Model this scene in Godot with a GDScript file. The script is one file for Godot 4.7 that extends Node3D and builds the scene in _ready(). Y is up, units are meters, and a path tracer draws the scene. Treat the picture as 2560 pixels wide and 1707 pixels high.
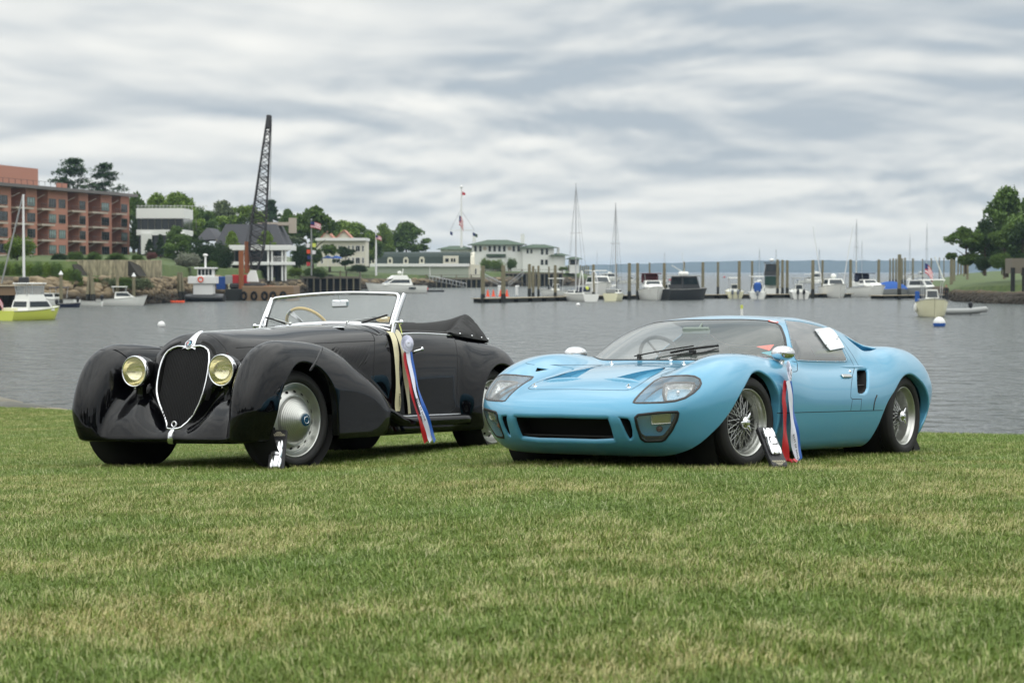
extends Node3D
const CAM_Y:=5.0
const FPX:=4978.0
const TILT:=0.035241
var used:={}
var M:={}
func seeded(s: int) -> RandomNumberGenerator:
	var r:=RandomNumberGenerator.new()
	r.seed=s
	return r
func lin(r: float,g: float,b: float) -> Color:
	return Color(r,g,b).linear_to_srgb()
func numbered(called: String,parent: Node) -> String:
	var key:=str(parent.get_instance_id())+called
	var k: int=used.get(key,0)
	used[key]=k+1
	return called if k==0 else "%s_%03d" % [called,k]
func mat(called: String,col: Color,rough:=0.6,metal:=0.0) -> StandardMaterial3D:
	var m:=StandardMaterial3D.new()
	m.albedo_color=col
	m.roughness=rough
	m.metallic=metal
	m.resource_name=called
	m.cull_mode=BaseMaterial3D.CULL_DISABLED
	M[called]=m
	return m
func ray(u: float,v: float) -> Vector3:
	var x:=(u-1280.0)/FPX
	var y:=-(v-853.5)/FPX
	var c:=cos(TILT)
	var s:=sin(TILT)
	return Vector3(x,y*c-s,-(y*s+c))
func at(u: float,v: float,d: float) -> Vector3:
	var r:=ray(u,v)
	return Vector3(0,CAM_Y,0)+r*(d/-r.z)
func on_water(u: float,v: float,h:=0.0) -> Vector3:
	var r:=ray(u,v)
	return Vector3(0,CAM_Y,0)+r*((h-CAM_Y)/r.y)
func thing(called: String,label: String,category: String,pos:=Vector3.ZERO,turn:=0.0,group:="") -> Node3D:
	var o:=Node3D.new()
	o.name=numbered(called,self)
	add_child(o)
	o.position=pos
	o.rotation.y=turn
	tag(o,label,category,group)
	return o
func tag(o: Node3D,label: String,category: String,group:="") -> void:
	o.set_meta("label",label)
	o.set_meta("category",category)
	if group != "":
		o.set_meta("group",group)
func part(called: String,mesh: Mesh,m: Material,parent: Node3D,pos:=Vector3.ZERO) -> MeshInstance3D:
	var o:=MeshInstance3D.new()
	o.mesh=mesh
	o.material_override=m
	o.name=numbered(called,parent)
	o.cast_shadow=GeometryInstance3D.SHADOW_CASTING_SETTING_ON
	parent.add_child(o)
	o.position=pos
	return o
func struct(called: String,mesh: Mesh,m: Material) -> MeshInstance3D:
	var o:=part(called,mesh,m,self)
	o.set_meta("kind","structure")
	return o
func dup(src: Node3D,pos: Vector3,turn: float,label: String,group:="") -> Node3D:
	var o: Node3D=src.duplicate()
	o.name=numbered(String(src.name),self)
	add_child(o)
	o.position=pos
	o.rotation.y=turn
	o.set_meta("label",label)
	if group != "":
		o.set_meta("group",group)
	return o
class MB:
	var v:=PackedVector3Array()
	var n:=PackedVector3Array()
	var u:=PackedVector2Array()
	var c:=PackedColorArray()
	var i:=PackedInt32Array()
	var col:=Color.WHITE
	var colored:=false
	var xf:=Transform3D.IDENTITY
	func pt(p: Vector3,nn: Vector3,uv:=Vector2.ZERO) -> int:
		v.append(xf*p)
		n.append((xf.basis*nn).normalized())
		u.append(uv)
		if colored:
			c.append(col)
		return v.size()-1
	func tri(a: int,b: int,d: int) -> void:
		var g:=(v[b]-v[a]).cross(v[d]-v[a])
		i.append(a)
		if g.dot(n[a]+n[b]+n[d])>0.0:
			i.append(d)
			i.append(b)
		else:
			i.append(b)
			i.append(d)
	func quad(a: int,b: int,d: int,e: int) -> void:
		tri(a,b,d)
		tri(a,d,e)
	func face(ps: Array) -> void:
		var nn: Vector3=(ps[1]-ps[0]).cross(ps[2]-ps[0]).normalized()
		var s:=v.size()
		for p in ps:
			pt(p,nn)
		for k in range(1,ps.size()-1):
			tri(s,s+k,s+k+1)
	func box(ce: Vector3,sz: Vector3,b:=Basis.IDENTITY) -> void:
		var h:=sz*0.5
		for ax in 3:
			for sg in [-1.0,1.0]:
				var nn:=Vector3.ZERO
				nn[ax]=sg
				var a1:=(ax+1) % 3
				var a2:=(ax+2) % 3
				var s:=v.size()
				for q in [[-1,-1],[1,-1],[1,1],[-1,1]]:
					var p:=Vector3.ZERO
					p[ax]=sg*h[ax]
					p[a1]=q[0]*h[a1]
					p[a2]=q[1]*h[a2]
					pt(ce+b*p,b*nn,Vector2(q[0],q[1])*0.5+Vector2(0.5,0.5))
				quad(s,s+1,s+2,s+3)
	func bbox(ce: Vector3,sz: Vector3,r: float,b:=Basis.IDENTITY) -> void:
		var h:=sz*0.5
		r=minf(r,minf(h.x,minf(h.y,h.z))*0.95)
		for ax in 3:
			for sg in [-1.0,1.0]:
				var nn:=Vector3.ZERO
				nn[ax]=sg
				var a1:=(ax+1) % 3
				var a2:=(ax+2) % 3
				var ps:=[]
				for q in [[-1,-1],[1,-1],[1,1],[-1,1]]:
					var p:=Vector3.ZERO
					p[ax]=sg*h[ax]
					p[a1]=q[0]*(h[a1]-r)
					p[a2]=q[1]*(h[a2]-r)
					ps.append(ce+b*p)
				var s:=v.size()
				for p in ps:
					pt(p,b*nn)
				quad(s,s+1,s+2,s+3)
		for ax in 3:
			var a1:=(ax+1) % 3
			var a2:=(ax+2) % 3
			for q in [[-1,-1],[1,-1],[1,1],[-1,1]]:
				var nn:=Vector3.ZERO
				nn[a1]=q[0]
				nn[a2]=q[1]
				var s:=v.size()
				for e in [[0,-1],[0,1],[1,1],[1,-1]]:
					var p:=Vector3.ZERO
					p[ax]=e[1]*(h[ax]-r)
					p[a1]=q[0]*(h[a1]-(r if e[0]==1 else 0.0))
					p[a2]=q[1]*(h[a2]-(0.0 if e[0]==1 else r))
					pt(ce+b*p,b*nn)
				quad(s,s+1,s+2,s+3)
		for sx in [-1,1]:
			for sy in [-1,1]:
				for sz2 in [-1,1]:
					var s:=v.size()
					for e in 3:
						var p:=Vector3(sx*(h.x-r),sy*(h.y-r),sz2*(h.z-r))
						p[e]=[sx,sy,sz2][e]*h[e]
						pt(ce+b*p,b*Vector3(sx,sy,sz2))
					tri(s,s+1,s+2)
	func rings(rs: Array,wrap:=true,cap0:=false,cap1:=false) -> void:
		var nr:=rs.size()
		var m: int=rs[0].size()
		var s:=v.size()
		for a in nr:
			for k in m:
				var k1:=(k+1) % m if wrap else mini(k+1,m-1)
				var k0:=(k+m-1) % m if wrap else maxi(k-1,0)
				var du: Vector3=rs[a][k1]-rs[a][k0]
				var dv: Vector3=rs[mini(a+1,nr-1)][k]-rs[maxi(a-1,0)][k]
				if du.length_squared()<1e-14:
					var b:=a+1 if a+1<nr else a-1
					du=rs[b][k1]-rs[b][k0]
				pt(rs[a][k],du.cross(dv),Vector2(float(k)/m,float(a)/maxi(nr-1,1)))
		for a in nr-1:
			for k in (m if wrap else m-1):
				var k1:=(k+1) % m
				quad(s+a*m+k,s+a*m+k1,s+(a+1)*m+k1,s+(a+1)*m+k)
		if cap0:
			_cap(rs[0],rs[1 if nr>1 else 0])
		if cap1:
			_cap(rs[nr-1],rs[nr-2 if nr>1 else 0])
	func _cap(r: Array,inner: Array) -> void:
		var ce:=Vector3.ZERO
		for p in r:
			ce+=p
		ce /= r.size()
		var ci:=Vector3.ZERO
		for p in inner:
			ci+=p
		ci /= inner.size()
		var nn:=(ce-ci).normalized()
		var s:=pt(ce,nn)
		for p in r:
			pt(p,nn)
		for k in r.size():
			tri(s,s+1+k,s+1+(k+1) % r.size())
	func tube(ps: Array,r,sides:=8,caps:=true,closed:=false) -> void:
		var rs:=[]
		var up:=Vector3.UP
		var np:=ps.size()
		for k in np:
			var t: Vector3
			if closed:
				t=ps[(k+1) % np]-ps[(k+np-1) % np]
			else:
				t=ps[mini(k+1,np-1)]-ps[maxi(k-1,0)]
			t=t.normalized()
			if absf(t.dot(up))>0.96:
				up=Vector3.RIGHT if absf(t.x)<0.8 else Vector3.BACK
			var s:=t.cross(up).normalized()
			var w:=s.cross(t)
			up=w
			var rr: float=r[k] if r is Array else r
			var ring:=[]
			for q in sides:
				var an:=TAU*q/sides
				ring.append(ps[k]+(s*cos(an)+w*sin(an))*rr)
			rs.append(ring)
		if closed:
			rs.append(rs[0])
		rings(rs,true,caps and not closed,caps and not closed)
	func bar(a: Vector3,b: Vector3,r: float,sides:=6,r2:=-1.0) -> void:
		tube([a,b],[r,r if r2<0.0 else r2],sides)
	func lathe(prof: Array,t: Transform3D,sides:=32,a0:=0.0,a1:=TAU,sharp:=false) -> void:
		var full:=absf(a1-a0-TAU)<1e-4
		var m:=sides if full else sides+1
		if sharp:
			for k in prof.size()-1:
				lathe([prof[k],prof[k+1]],t,sides,a0,a1)
			return
		var rs:=[]
		for p in prof:
			var ring:=[]
			for k in m:
				var an:=a0+(a1-a0)*k/sides
				ring.append(t*Vector3(cos(an)*p.x,p.y,sin(an)*p.x))
			rs.append(ring)
		rings(rs,full)
	func prism(poly: PackedVector2Array,t: Transform3D,depth: float,back:=true) -> void:
		var ti:=Geometry2D.triangulate_polygon(poly)
		for side in ([0,1] if back else [0]):
			var s:=v.size()
			for p in poly:
				pt(t*Vector3(p.x,p.y,-depth*side),t.basis*Vector3(0,0,1-2*side),p)
			for k in range(0,ti.size(),3):
				tri(s+ti[k],s+ti[k+1],s+ti[k+2])
		var m:=poly.size()
		for k in m:
			var a:=poly[k]
			var b:=poly[(k+1) % m]
			var e:=b-a
			var nn:=Vector3(e.y,-e.x,0)
			if Geometry2D.is_polygon_clockwise(poly):
				nn=-nn
			var s:=v.size()
			pt(t*Vector3(a.x,a.y,0),t.basis*nn)
			pt(t*Vector3(b.x,b.y,0),t.basis*nn)
			pt(t*Vector3(b.x,b.y,-depth),t.basis*nn)
			pt(t*Vector3(a.x,a.y,-depth),t.basis*nn)
			quad(s,s+1,s+2,s+3)
	func ball(ce: Vector3,r: Vector3,su:=12,sv:=8) -> void:
		var rs:=[]
		for a in sv+1:
			var th:=PI*a/sv
			var ring:=[]
			for k in su:
				var ph:=TAU*k/su
				ring.append(ce+Vector3(sin(th)*cos(ph)*r.x,cos(th)*r.y,sin(th)*sin(ph)*r.z))
			rs.append(ring)
		rings(rs)
	func mesh() -> ArrayMesh:
		var a:=[]
		a.resize(Mesh.ARRAY_MAX)
		a[Mesh.ARRAY_VERTEX]=v
		a[Mesh.ARRAY_NORMAL]=n
		a[Mesh.ARRAY_TEX_UV]=u
		if colored:
			a[Mesh.ARRAY_COLOR]=c
		a[Mesh.ARRAY_INDEX]=i
		var m:=ArrayMesh.new()
		m.add_surface_from_arrays(Mesh.PRIMITIVE_TRIANGLES,a)
		return m
func frame(o: Vector3,z: Vector3,up:=Vector3.UP) -> Transform3D:
	z=z.normalized()
	var x:=up.cross(z).normalized()
	return Transform3D(Basis(x,z.cross(x),z),o)
func axis(o: Vector3,y: Vector3,hint:=Vector3.RIGHT) -> Transform3D:
	y=y.normalized()
	var x:=(hint-y*hint.dot(y)).normalized()
	return Transform3D(Basis(x,y,x.cross(y)),o)
func catmull(ps: Array,per:=6,closed:=false) -> Array:
	var out:=[]
	var m:=ps.size()
	for k in (m if closed else m-1):
		var a=ps[(k+m-1) % m] if closed else ps[maxi(k-1,0)]
		var b=ps[k]
		var c=ps[(k+1) % m] if closed else ps[k+1]
		var d=ps[(k+2) % m] if closed else ps[mini(k+2,m-1)]
		for j in per:
			var t:=float(j)/per
			out.append(b*2.0*0.5+(c-a)*(0.5*t)+(a*2.0-b*5.0+c*4.0-d)*(0.5*t*t)+(b*3.0-a-c*3.0+d)*(0.5*t*t*t))
	if not closed:
		out.append(ps[m-1])
	return out
class Spl:
	var x0: float
	var inv: float
	var t:=PackedFloat32Array()
	func _init(ps: Array,count:=400) -> void:
		var m:=ps.size()
		x0=ps[0].x
		var x1: float=ps[m-1].x
		inv=count/(x1-x0)
		var sl:=[]
		for k in m:
			if k==0:
				sl.append((ps[1].y-ps[0].y)/(ps[1].x-ps[0].x))
			elif k==m-1:
				sl.append((ps[k].y-ps[k-1].y)/(ps[k].x-ps[k-1].x))
			else:
				var h0: float=ps[k].x-ps[k-1].x
				var h1: float=ps[k+1].x-ps[k].x
				var d0: float=(ps[k].y-ps[k-1].y)/h0
				var d1: float=(ps[k+1].y-ps[k].y)/h1
				sl.append((d0*h1+d1*h0)/(h0+h1))
		t.resize(count+2)
		var q:=0
		for j in count+2:
			var x:=x0+minf(j,count)/inv
			while q<m-2 and x>ps[q+1].x:
				q+=1
			var h: float=ps[q+1].x-ps[q].x
			var w: float=(x-ps[q].x)/h
			var w2:=w*w
			var w3:=w2*w
			t[j]=(2*w3-3*w2+1)*ps[q].y+(w3-2*w2+w)*h*sl[q]+(3*w2-2*w3)*ps[q+1].y+(w3-w2)*h*sl[q+1]
	func at(x: float) -> float:
		var w:=clampf((x-x0)*inv,0.0,t.size()-2.001)
		var k:=int(w)
		return t[k]+(t[k+1]-t[k])*(w-k)
class Hull:
	var v:=PackedVector3Array()
	var n:=PackedVector3Array()
	var i:=PackedInt32Array()
	func split(d: PackedFloat32Array) -> Array:
		var a:=Hull.new()
		var b:=Hull.new()
		var nv:=v.duplicate()
		var nn:=n.duplicate()
		var cut:={}
		var ia:=PackedInt32Array()
		var ib:=PackedInt32Array()
		var m:=i.size()
		var k:=0
		while k<m:
			var p:=i[k]
			var q:=i[k+1]
			var r:=i[k+2]
			k+=3
			var np:=d[p]<0.0
			var nq:=d[q]<0.0
			var nr:=d[r]<0.0
			if np==nq and nq==nr:
				if np:
					ia.append(p)
					ia.append(q)
					ia.append(r)
				else:
					ib.append(p)
					ib.append(q)
					ib.append(r)
				continue
			if np==nr:
				var t:=p
				p=q
				q=r
				r=t
				np=nq
			elif np==nq:
				var t:=r
				r=q
				q=p
				p=t
				np=nr
			var e1:=_cut(cut,nv,nn,d,p,q)
			var e2:=_cut(cut,nv,nn,d,p,r)
			if np:
				ia.append_array(PackedInt32Array([p,e1,e2]))
				ib.append_array(PackedInt32Array([e1,q,r,e1,r,e2]))
			else:
				ib.append_array(PackedInt32Array([p,e1,e2]))
				ia.append_array(PackedInt32Array([e1,q,r,e1,r,e2]))
		a.v=nv
		a.n=nn
		a.i=ia
		b.v=nv
		b.n=nn
		b.i=ib
		return [a,b]
	func _cut(cut: Dictionary,nv: PackedVector3Array,nn: PackedVector3Array,d: PackedFloat32Array,p: int,q: int) -> int:
		var key:=mini(p,q)*1000003+maxi(p,q)
		if not cut.has(key):
			var w:=d[p]/(d[p]-d[q])
			cut[key]=nv.size()
			nv.append(v[p].lerp(v[q],w))
			nn.append(n[p].lerp(n[q],w).normalized())
		return cut[key]
	func tidy() -> Hull:
		var o:=Hull.new()
		var map:=PackedInt32Array()
		map.resize(v.size())
		map.fill(-1)
		o.i.resize(i.size())
		for k in i.size():
			var p:=i[k]
			if map[p]<0:
				map[p]=o.v.size()
				o.v.append(v[p])
				o.n.append(n[p])
			o.i[k]=map[p]
		return o
	func mesh(off:=0.0) -> ArrayMesh:
		var o:=tidy()
		if off != 0.0:
			for k in o.v.size():
				o.v[k]+=o.n[k]*off
		var a:=[]
		a.resize(Mesh.ARRAY_MAX)
		a[Mesh.ARRAY_VERTEX]=o.v
		a[Mesh.ARRAY_NORMAL]=o.n
		a[Mesh.ARRAY_INDEX]=o.i
		var m:=ArrayMesh.new()
		m.add_surface_from_arrays(Mesh.PRIMITIVE_TRIANGLES,a)
		return m
class Field:
	var eps:=0.007
	static func smax(a: float,b: float,k: float) -> float:
		var h:=maxf(k-absf(a-b),0.0)/k
		return maxf(a,b)+h*h*k*0.25
	static func smin(a: float,b: float,k: float) -> float:
		var h:=maxf(k-absf(a-b),0.0)/k
		return minf(a,b)-h*h*k*0.25
	static func sstep(a: float,b: float,x: float) -> float:
		var t:=clampf((x-a)/(b-a),0.0,1.0)
		return t*t*(3.0-2.0*t)
	func f(_p: Vector3) -> float:
		return 1.0
	func grad(p: Vector3) -> Vector3:
		var e:=eps
		return Vector3(f(Vector3(p.x+e,p.y,p.z))-f(Vector3(p.x-e,p.y,p.z)),f(Vector3(p.x,p.y+e,p.z))-f(Vector3(p.x,p.y-e,p.z)),f(Vector3(p.x,p.y,p.z+e))-f(Vector3(p.x,p.y,p.z-e)))/(2.0*e)
	func snap(p: Vector3,it:=3) -> Vector3:
		for k in it:
			var g:=grad(p)
			p-=g*(f(p)/maxf(g.length_squared(),0.05))
		return p
	func normal(p: Vector3) -> Vector3:
		return grad(p).normalized()
	func hit(a: Vector3,dir: Vector3,far:=3.0) -> Vector3:
		var t:=0.0
		var last:=f(a)
		while t<far:
			var st:=clampf(absf(last)*0.55,0.003,0.12)
			var q:=f(a+dir*(t+st))
			if (q<0.0) != (last<0.0):
				var lo:=t
				var hi:=t+st
				for k in 14:
					var mid:=(lo+hi)*0.5
					if (f(a+dir*mid)<0.0)==(last<0.0):
						lo=mid
					else:
						hi=mid
				return a+dir*hi
			last=q
			t+=st
		return a+dir*far
static func smax(a: float,b: float,k: float) -> float:
	var h:=maxf(k-absf(a-b),0.0)/k
	return maxf(a,b)+h*h*k*0.25
static func smin(a: float,b: float,k: float) -> float:
	var h:=maxf(k-absf(a-b),0.0)/k
	return minf(a,b)-h*h*k*0.25
static func sstep(a: float,b: float,x: float) -> float:
	var t:=clampf((x-a)/(b-a),0.0,1.0)
	return t*t*(3.0-2.0*t)
func net(fd: Field,lo: Vector3,hi: Vector3,h: float) -> Hull:
	var nx:=int(ceil((hi.x-lo.x)/h/4.0))*4
	var ny:=int(ceil((hi.y-lo.y)/h/4.0))*4
	var nz:=int(ceil((hi.z+h*0.5)/h/4.0))*4
	var z0:=-h*0.5
	var sx:=(ny+1)*(nz+1)
	var sy:=nz+1
	var val:=PackedFloat32Array()
	val.resize((nx+1)*sx)
	val.fill(1e9)
	var cell:=PackedInt32Array()
	cell.resize(nx*ny*nz)
	cell.fill(-1)
	var cells:=PackedInt32Array()
	var hh:=h*4.0
	for bx in nx/4:
		for by in ny/4:
			for bz in nz/4:
				var ce:=Vector3(lo.x+(bx+0.5)*hh,lo.y+(by+0.5)*hh,z0+(bz+0.5)*hh)
				if absf(fd.f(ce))>hh*1.55:
					continue
				for x in range(bx*4,bx*4+5):
					for y in range(by*4,by*4+5):
						var b:=x*sx+y*sy
						for z in range(bz*4,bz*4+5):
							if val[b+z]>1e8:
								val[b+z]=fd.f(Vector3(lo.x+x*h,lo.y+y*h,z0+z*h))
				for x in range(bx*4,bx*4+4):
					for y in range(by*4,by*4+4):
						for z in range(bz*4,bz*4+4):
							cells.append((x*ny+y)*nz+z)
	var out:=Hull.new()
	var corner:=[0,1,sy,sy+1,sx,sx+1,sx+sy,sx+sy+1]
	var offs:=[Vector3(0,0,0),Vector3(0,0,1),Vector3(0,1,0),Vector3(0,1,1),Vector3(1,0,0),Vector3(1,0,1),Vector3(1,1,0),Vector3(1,1,1)]
	var edges:=PackedInt32Array([0,1,2,3,4,5,6,7,0,2,1,3,4,6,5,7,0,4,1,5,2,6,3,7])
	var have:=PackedInt32Array()
	for id in cells:
		var z:=id % nz
		var y:=(id/nz) % ny
		var x:=id/(nz*ny)
		var b:=x*sx+y*sy+z
		var neg:=0
		for k in 8:
			if val[b+corner[k]]<0.0:
				neg+=1
		if neg==0 or neg==8:
			continue
		var sum:=Vector3.ZERO
		var cnt:=0
		for e in range(0,24,2):
			var p:=edges[e]
			var q:=edges[e+1]
			var vp:=val[b+corner[p]]
			var vq:=val[b+corner[q]]
			if (vp<0.0) != (vq<0.0):
				sum+=offs[p].lerp(offs[q],vp/(vp-vq))
				cnt+=1
		var c:=sum/cnt
		var w:=Vector3(lo.x+(x+c.x)*h,lo.y+(y+c.y)*h,z0+(z+c.z)*h)
		var keep:=w
		var f0:=fd.f(w)
		var g:=Vector3(fd.f(w+Vector3(0.006,0,0))-f0,fd.f(w+Vector3(0,0.006,0))-f0,fd.f(w+Vector3(0,0,0.006))-f0)/0.006
		var il:=1.0/maxf(g.length_squared(),0.1)
		w-=g*(f0*il)
		w-=g*(fd.f(w)*il)
		if keep.distance_squared_to(w)>h*h*2.0:
			w=keep
		if z==0:
			w.z=0.0
		cell[id]=out.v.size()
		have.append(id)
		out.v.append(w)
		var nn:=fd.normal(w)
		if z==0:
			nn.z=0.0
		out.n.append(nn)
	for id in have:
		var z:=id % nz
		var y:=(id/nz) % ny
		var x:=id/(nz*ny)
		var b:=x*sx+y*sy+z
		var v0:=val[b]<0.0
		if y>0 and z>0 and v0 != (val[b+sx]<0.0):
			_q(out,cell[id],cell[id-nz],cell[id-nz-1],cell[id-1],v0)
		if x>0 and z>0 and v0 != (val[b+sy]<0.0):
			_q(out,cell[id],cell[id-1],cell[id-ny*nz-1],cell[id-ny*nz],v0)
		if x>0 and y>0 and v0 != (val[b+1]<0.0):
			_q(out,cell[id],cell[id-ny*nz],cell[id-ny*nz-nz],cell[id-nz],v0)
	var m:=out.v.size()
	var map:=PackedInt32Array()
	map.resize(m)
	for k in m:
		if out.v[k].z==0.0:
			map[k]=k
		else:
			map[k]=out.v.size()
			out.v.append(Vector3(out.v[k].x,out.v[k].y,-out.v[k].z))
			out.n.append(Vector3(out.n[k].x,out.n[k].y,-out.n[k].z))
	for k in range(0,out.i.size(),3):
		var a:=map[out.i[k]]
		var bb:=map[out.i[k+2]]
		var cc:=map[out.i[k+1]]
		out.i.append(a)
		out.i.append(bb)
		out.i.append(cc)
	return out
func _q(o: Hull,a: int,b: int,c: int,d: int,flip: bool) -> void:
	if a<0 or b<0 or c<0 or d<0:
		return
	for t in ([[a,b,c],[a,c,d]]):
		var g:=(o.v[t[1]]-o.v[t[0]]).cross(o.v[t[2]]-o.v[t[0]])
		o.i.append(t[0])
		if g.dot(o.n[t[0]]+o.n[t[1]]+o.n[t[2]])>0.0:
			o.i.append(t[2])
			o.i.append(t[1])
		else:
			o.i.append(t[1])
			o.i.append(t[2])
func inside(s: Hull,poly: PackedVector2Array,ax: int,ay: int,side:=0,lim:=2,limit:=-1e9) -> PackedFloat32Array:
	var lo:=Vector2(1e9,1e9)
	var hi:=-lo
	for p in poly:
		lo=lo.min(p)
		hi=hi.max(p)
	lo-=Vector2(0.08,0.08)
	hi+=Vector2(0.08,0.08)
	var out:=PackedFloat32Array()
	out.resize(s.v.size())
	out.fill(1.0)
	var m:=poly.size()
	for k in s.v.size():
		var w:=s.v[k]
		var p:=Vector2(w[ax],w[ay])
		if side==2:
			p=Vector2(absf(w[ax]),w[ay]) if ax==2 else Vector2(w[ax],absf(w[ay]) if ay==2 else w[ay])
		elif side != 0 and w.z*side<0.0:
			continue
		if limit>-1e8 and (absf(w.z) if lim==2 else w[lim])<limit:
			continue
		if p.x<lo.x or p.y<lo.y or p.x>hi.x or p.y>hi.y:
			continue
		var best:=1e9
		var ins:=false
		var a:=poly[m-1]
		for q in m:
			var b:=poly[q]
			var e:=b-a
			var g:=p-a
			var t:=clampf(g.dot(e)/e.length_squared(),0.0,1.0)
			best=minf(best,(g-e*t).length_squared())
			if (a.y>p.y) != (b.y>p.y) and p.x<a.x+e.x*(p.y-a.y)/e.y:
				ins=not ins
			a=b
		out[k]=-sqrt(best) if ins else sqrt(best)
	return out
func setup() -> void:
	var cam:=Camera3D.new()
	cam.name="camera"
	add_child(cam)
	cam.position=Vector3(0,CAM_Y,0)
	cam.rotation.x=-TILT
	cam.fov=rad_to_deg(2.0*atan(853.5/FPX))
	cam.near=0.05
	cam.far=30000.0
	cam.current=true
	var at2:=CameraAttributesPhysical.new()
	at2.frustum_focal_length=70.0
	at2.frustum_focus_distance=13.2
	at2.frustum_near=0.05
	at2.frustum_far=30000.0
	at2.exposure_aperture=6.3
	cam.attributes=at2
	cam.fov=rad_to_deg(2.0*atan(853.5/FPX))
	var we:=WorldEnvironment.new()
	we.name="environment"
	add_child(we)
	var env:=Environment.new()
	env.background_mode=Environment.BG_SKY
	env.tonemap_mode=Environment.TONE_MAPPER_LINEAR
	env.tonemap_exposure=1.2
	env.sdfgi_enabled=true
	env.ssao_enabled=true
	env.ssil_enabled=true
	env.fog_enabled=true
	env.fog_light_color=lin(0.38,0.50,0.64)
	env.fog_density=0.000085
	var sky:=Sky.new()
	var pm:=PanoramaSkyMaterial.new()
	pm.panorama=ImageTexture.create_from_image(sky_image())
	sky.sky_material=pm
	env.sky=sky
	we.environment=env
	var sun:=DirectionalLight3D.new()
	sun.name="sun"
	add_child(sun)
	sun.light_energy=0.15
	sun.light_color=Color(1.0,0.96,0.9)
	sun.light_angular_distance=150.0
	sun.shadow_enabled=true
	sun.look_at_from_position(Vector3(-6,14,3),Vector3.ZERO)
var cl1: FastNoiseLite
var cl2: FastNoiseLite
var cl3: FastNoiseLite
func noise(s: int,freq: float,oct:=4,gain:=0.5) -> FastNoiseLite:
	var f:=FastNoiseLite.new()
	f.seed=s
	f.noise_type=FastNoiseLite.TYPE_SIMPLEX_SMOOTH
	f.frequency=freq
	f.fractal_type=FastNoiseLite.FRACTAL_FBM if oct>1 else FastNoiseLite.FRACTAL_NONE
	f.fractal_octaves=oct
	f.fractal_gain=gain
	return f
func cloud(x: float,z: float) -> float:
	var w:=cl3.get_noise_2d(x*0.5,z*0.4)*0.9
	var a:=cl1.get_noise_2d(x*0.75+w,z*0.42+x*0.10-w)*0.5+0.5
	var b:=cl2.get_noise_2d(x*1.25+w*1.5,z*0.70+w)*0.5+0.5
	var big:=cl3.get_noise_2d(x*0.28+90.0,z*0.22-30.0)*0.5+0.5
	return a*0.58+b*0.26+big*0.22
func sky_at(az: float,el: float) -> Color:
	var s:=sin(el)
	var q:=1.0/(s+0.055)
	var x:=sin(az)*q*cos(el)
	var z:=cos(az)*q*cos(el)
	var c:=cloud(x,z)
	var up:=cloud(x*0.975,z*0.945)
	var b:=cl2.get_noise_2d(x*1.3+40.0,z*0.9)*0.5+0.5
	var low:=exp(-maxf(s,0.0)/0.034)
	var dark:=Vector3(0.36,0.42,0.475)
	var pale:=Vector3(0.715,0.73,0.715)
	var k:=sstep2(0.26,0.64,c)*(0.70+0.34*b)+clampf((c-up)*2.2,-0.2,0.30)
	var over:=sstep2(0.16,0.55,s)
	var col:=(dark*(1.0-0.45*over)).lerp(pale,clampf(k,0.0,1.28))
	var hz:=Vector3(0.63,0.65,0.625)
	col=col.lerp(hz,low*0.70)
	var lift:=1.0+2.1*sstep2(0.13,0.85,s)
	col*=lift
	return Color(col.x,col.y,col.z)
func sky_image() -> Image:
	cl1=noise(11,0.55,5,0.5)
	cl2=noise(23,1.5,4,0.55)
	cl3=noise(37,0.5,2)
	var lo:=Image.create(1024,512,false,Image.FORMAT_RGBF)
	lo.fill(Color(0.25,0.27,0.26))
	for y in 258:
		var el:=(0.5-(y+0.5)/512.0)*PI
		for x in 1024:
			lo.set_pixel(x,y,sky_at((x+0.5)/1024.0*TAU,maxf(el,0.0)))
	lo.resize(4096,2048,Image.INTERPOLATE_BILINEAR)
	for y in range(780,1026):
		var el:=(0.5-(y+0.5)/2048.0)*PI
		for xx in range(-330,330):
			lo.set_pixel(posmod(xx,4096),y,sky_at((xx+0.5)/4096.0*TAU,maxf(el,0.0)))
	return lo
func noise_tex(s: int,freq: float,oct: int,lo: Color,hi: Color,size:=512,normal:=false,bump:=4.0) -> NoiseTexture2D:
	var t:=NoiseTexture2D.new()
	t.width=size
	t.height=size
	t.seamless=true
	t.noise=noise(s,freq,oct)
	if normal:
		t.as_normal_map=true
		t.bump_strength=bump
	else:
		var g:=Gradient.new()
		g.set_color(0,lo)
		g.set_color(1,hi)
		t.color_ramp=g
	return t
func lawn_y(x: float,z: float) -> float:
	var g:=4.4141+0.05102*z-0.00446*(x-0.78)
	var a:=4.3363+0.05204*z+0.01096*(x+2.116)
	var y:=lerpf(a,g,sstep2(-1.3,0.5,x))
	if z>-11.4:
		var t:=z+11.4
		y-=0.052*t-0.052*t/(1.0+t*0.32)*1.0
	if z<-17.0:
		var t:=-17.0-z
		y+=0.0011*t*t*sstep2(2.0,-5.0,x)
	return y
func edge_t(x: float,z: float) -> float:
	return (x-z)*0.70711-16.2+0.12*sin(x*0.9)+0.07*sin(x*2.3+1.0)
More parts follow.
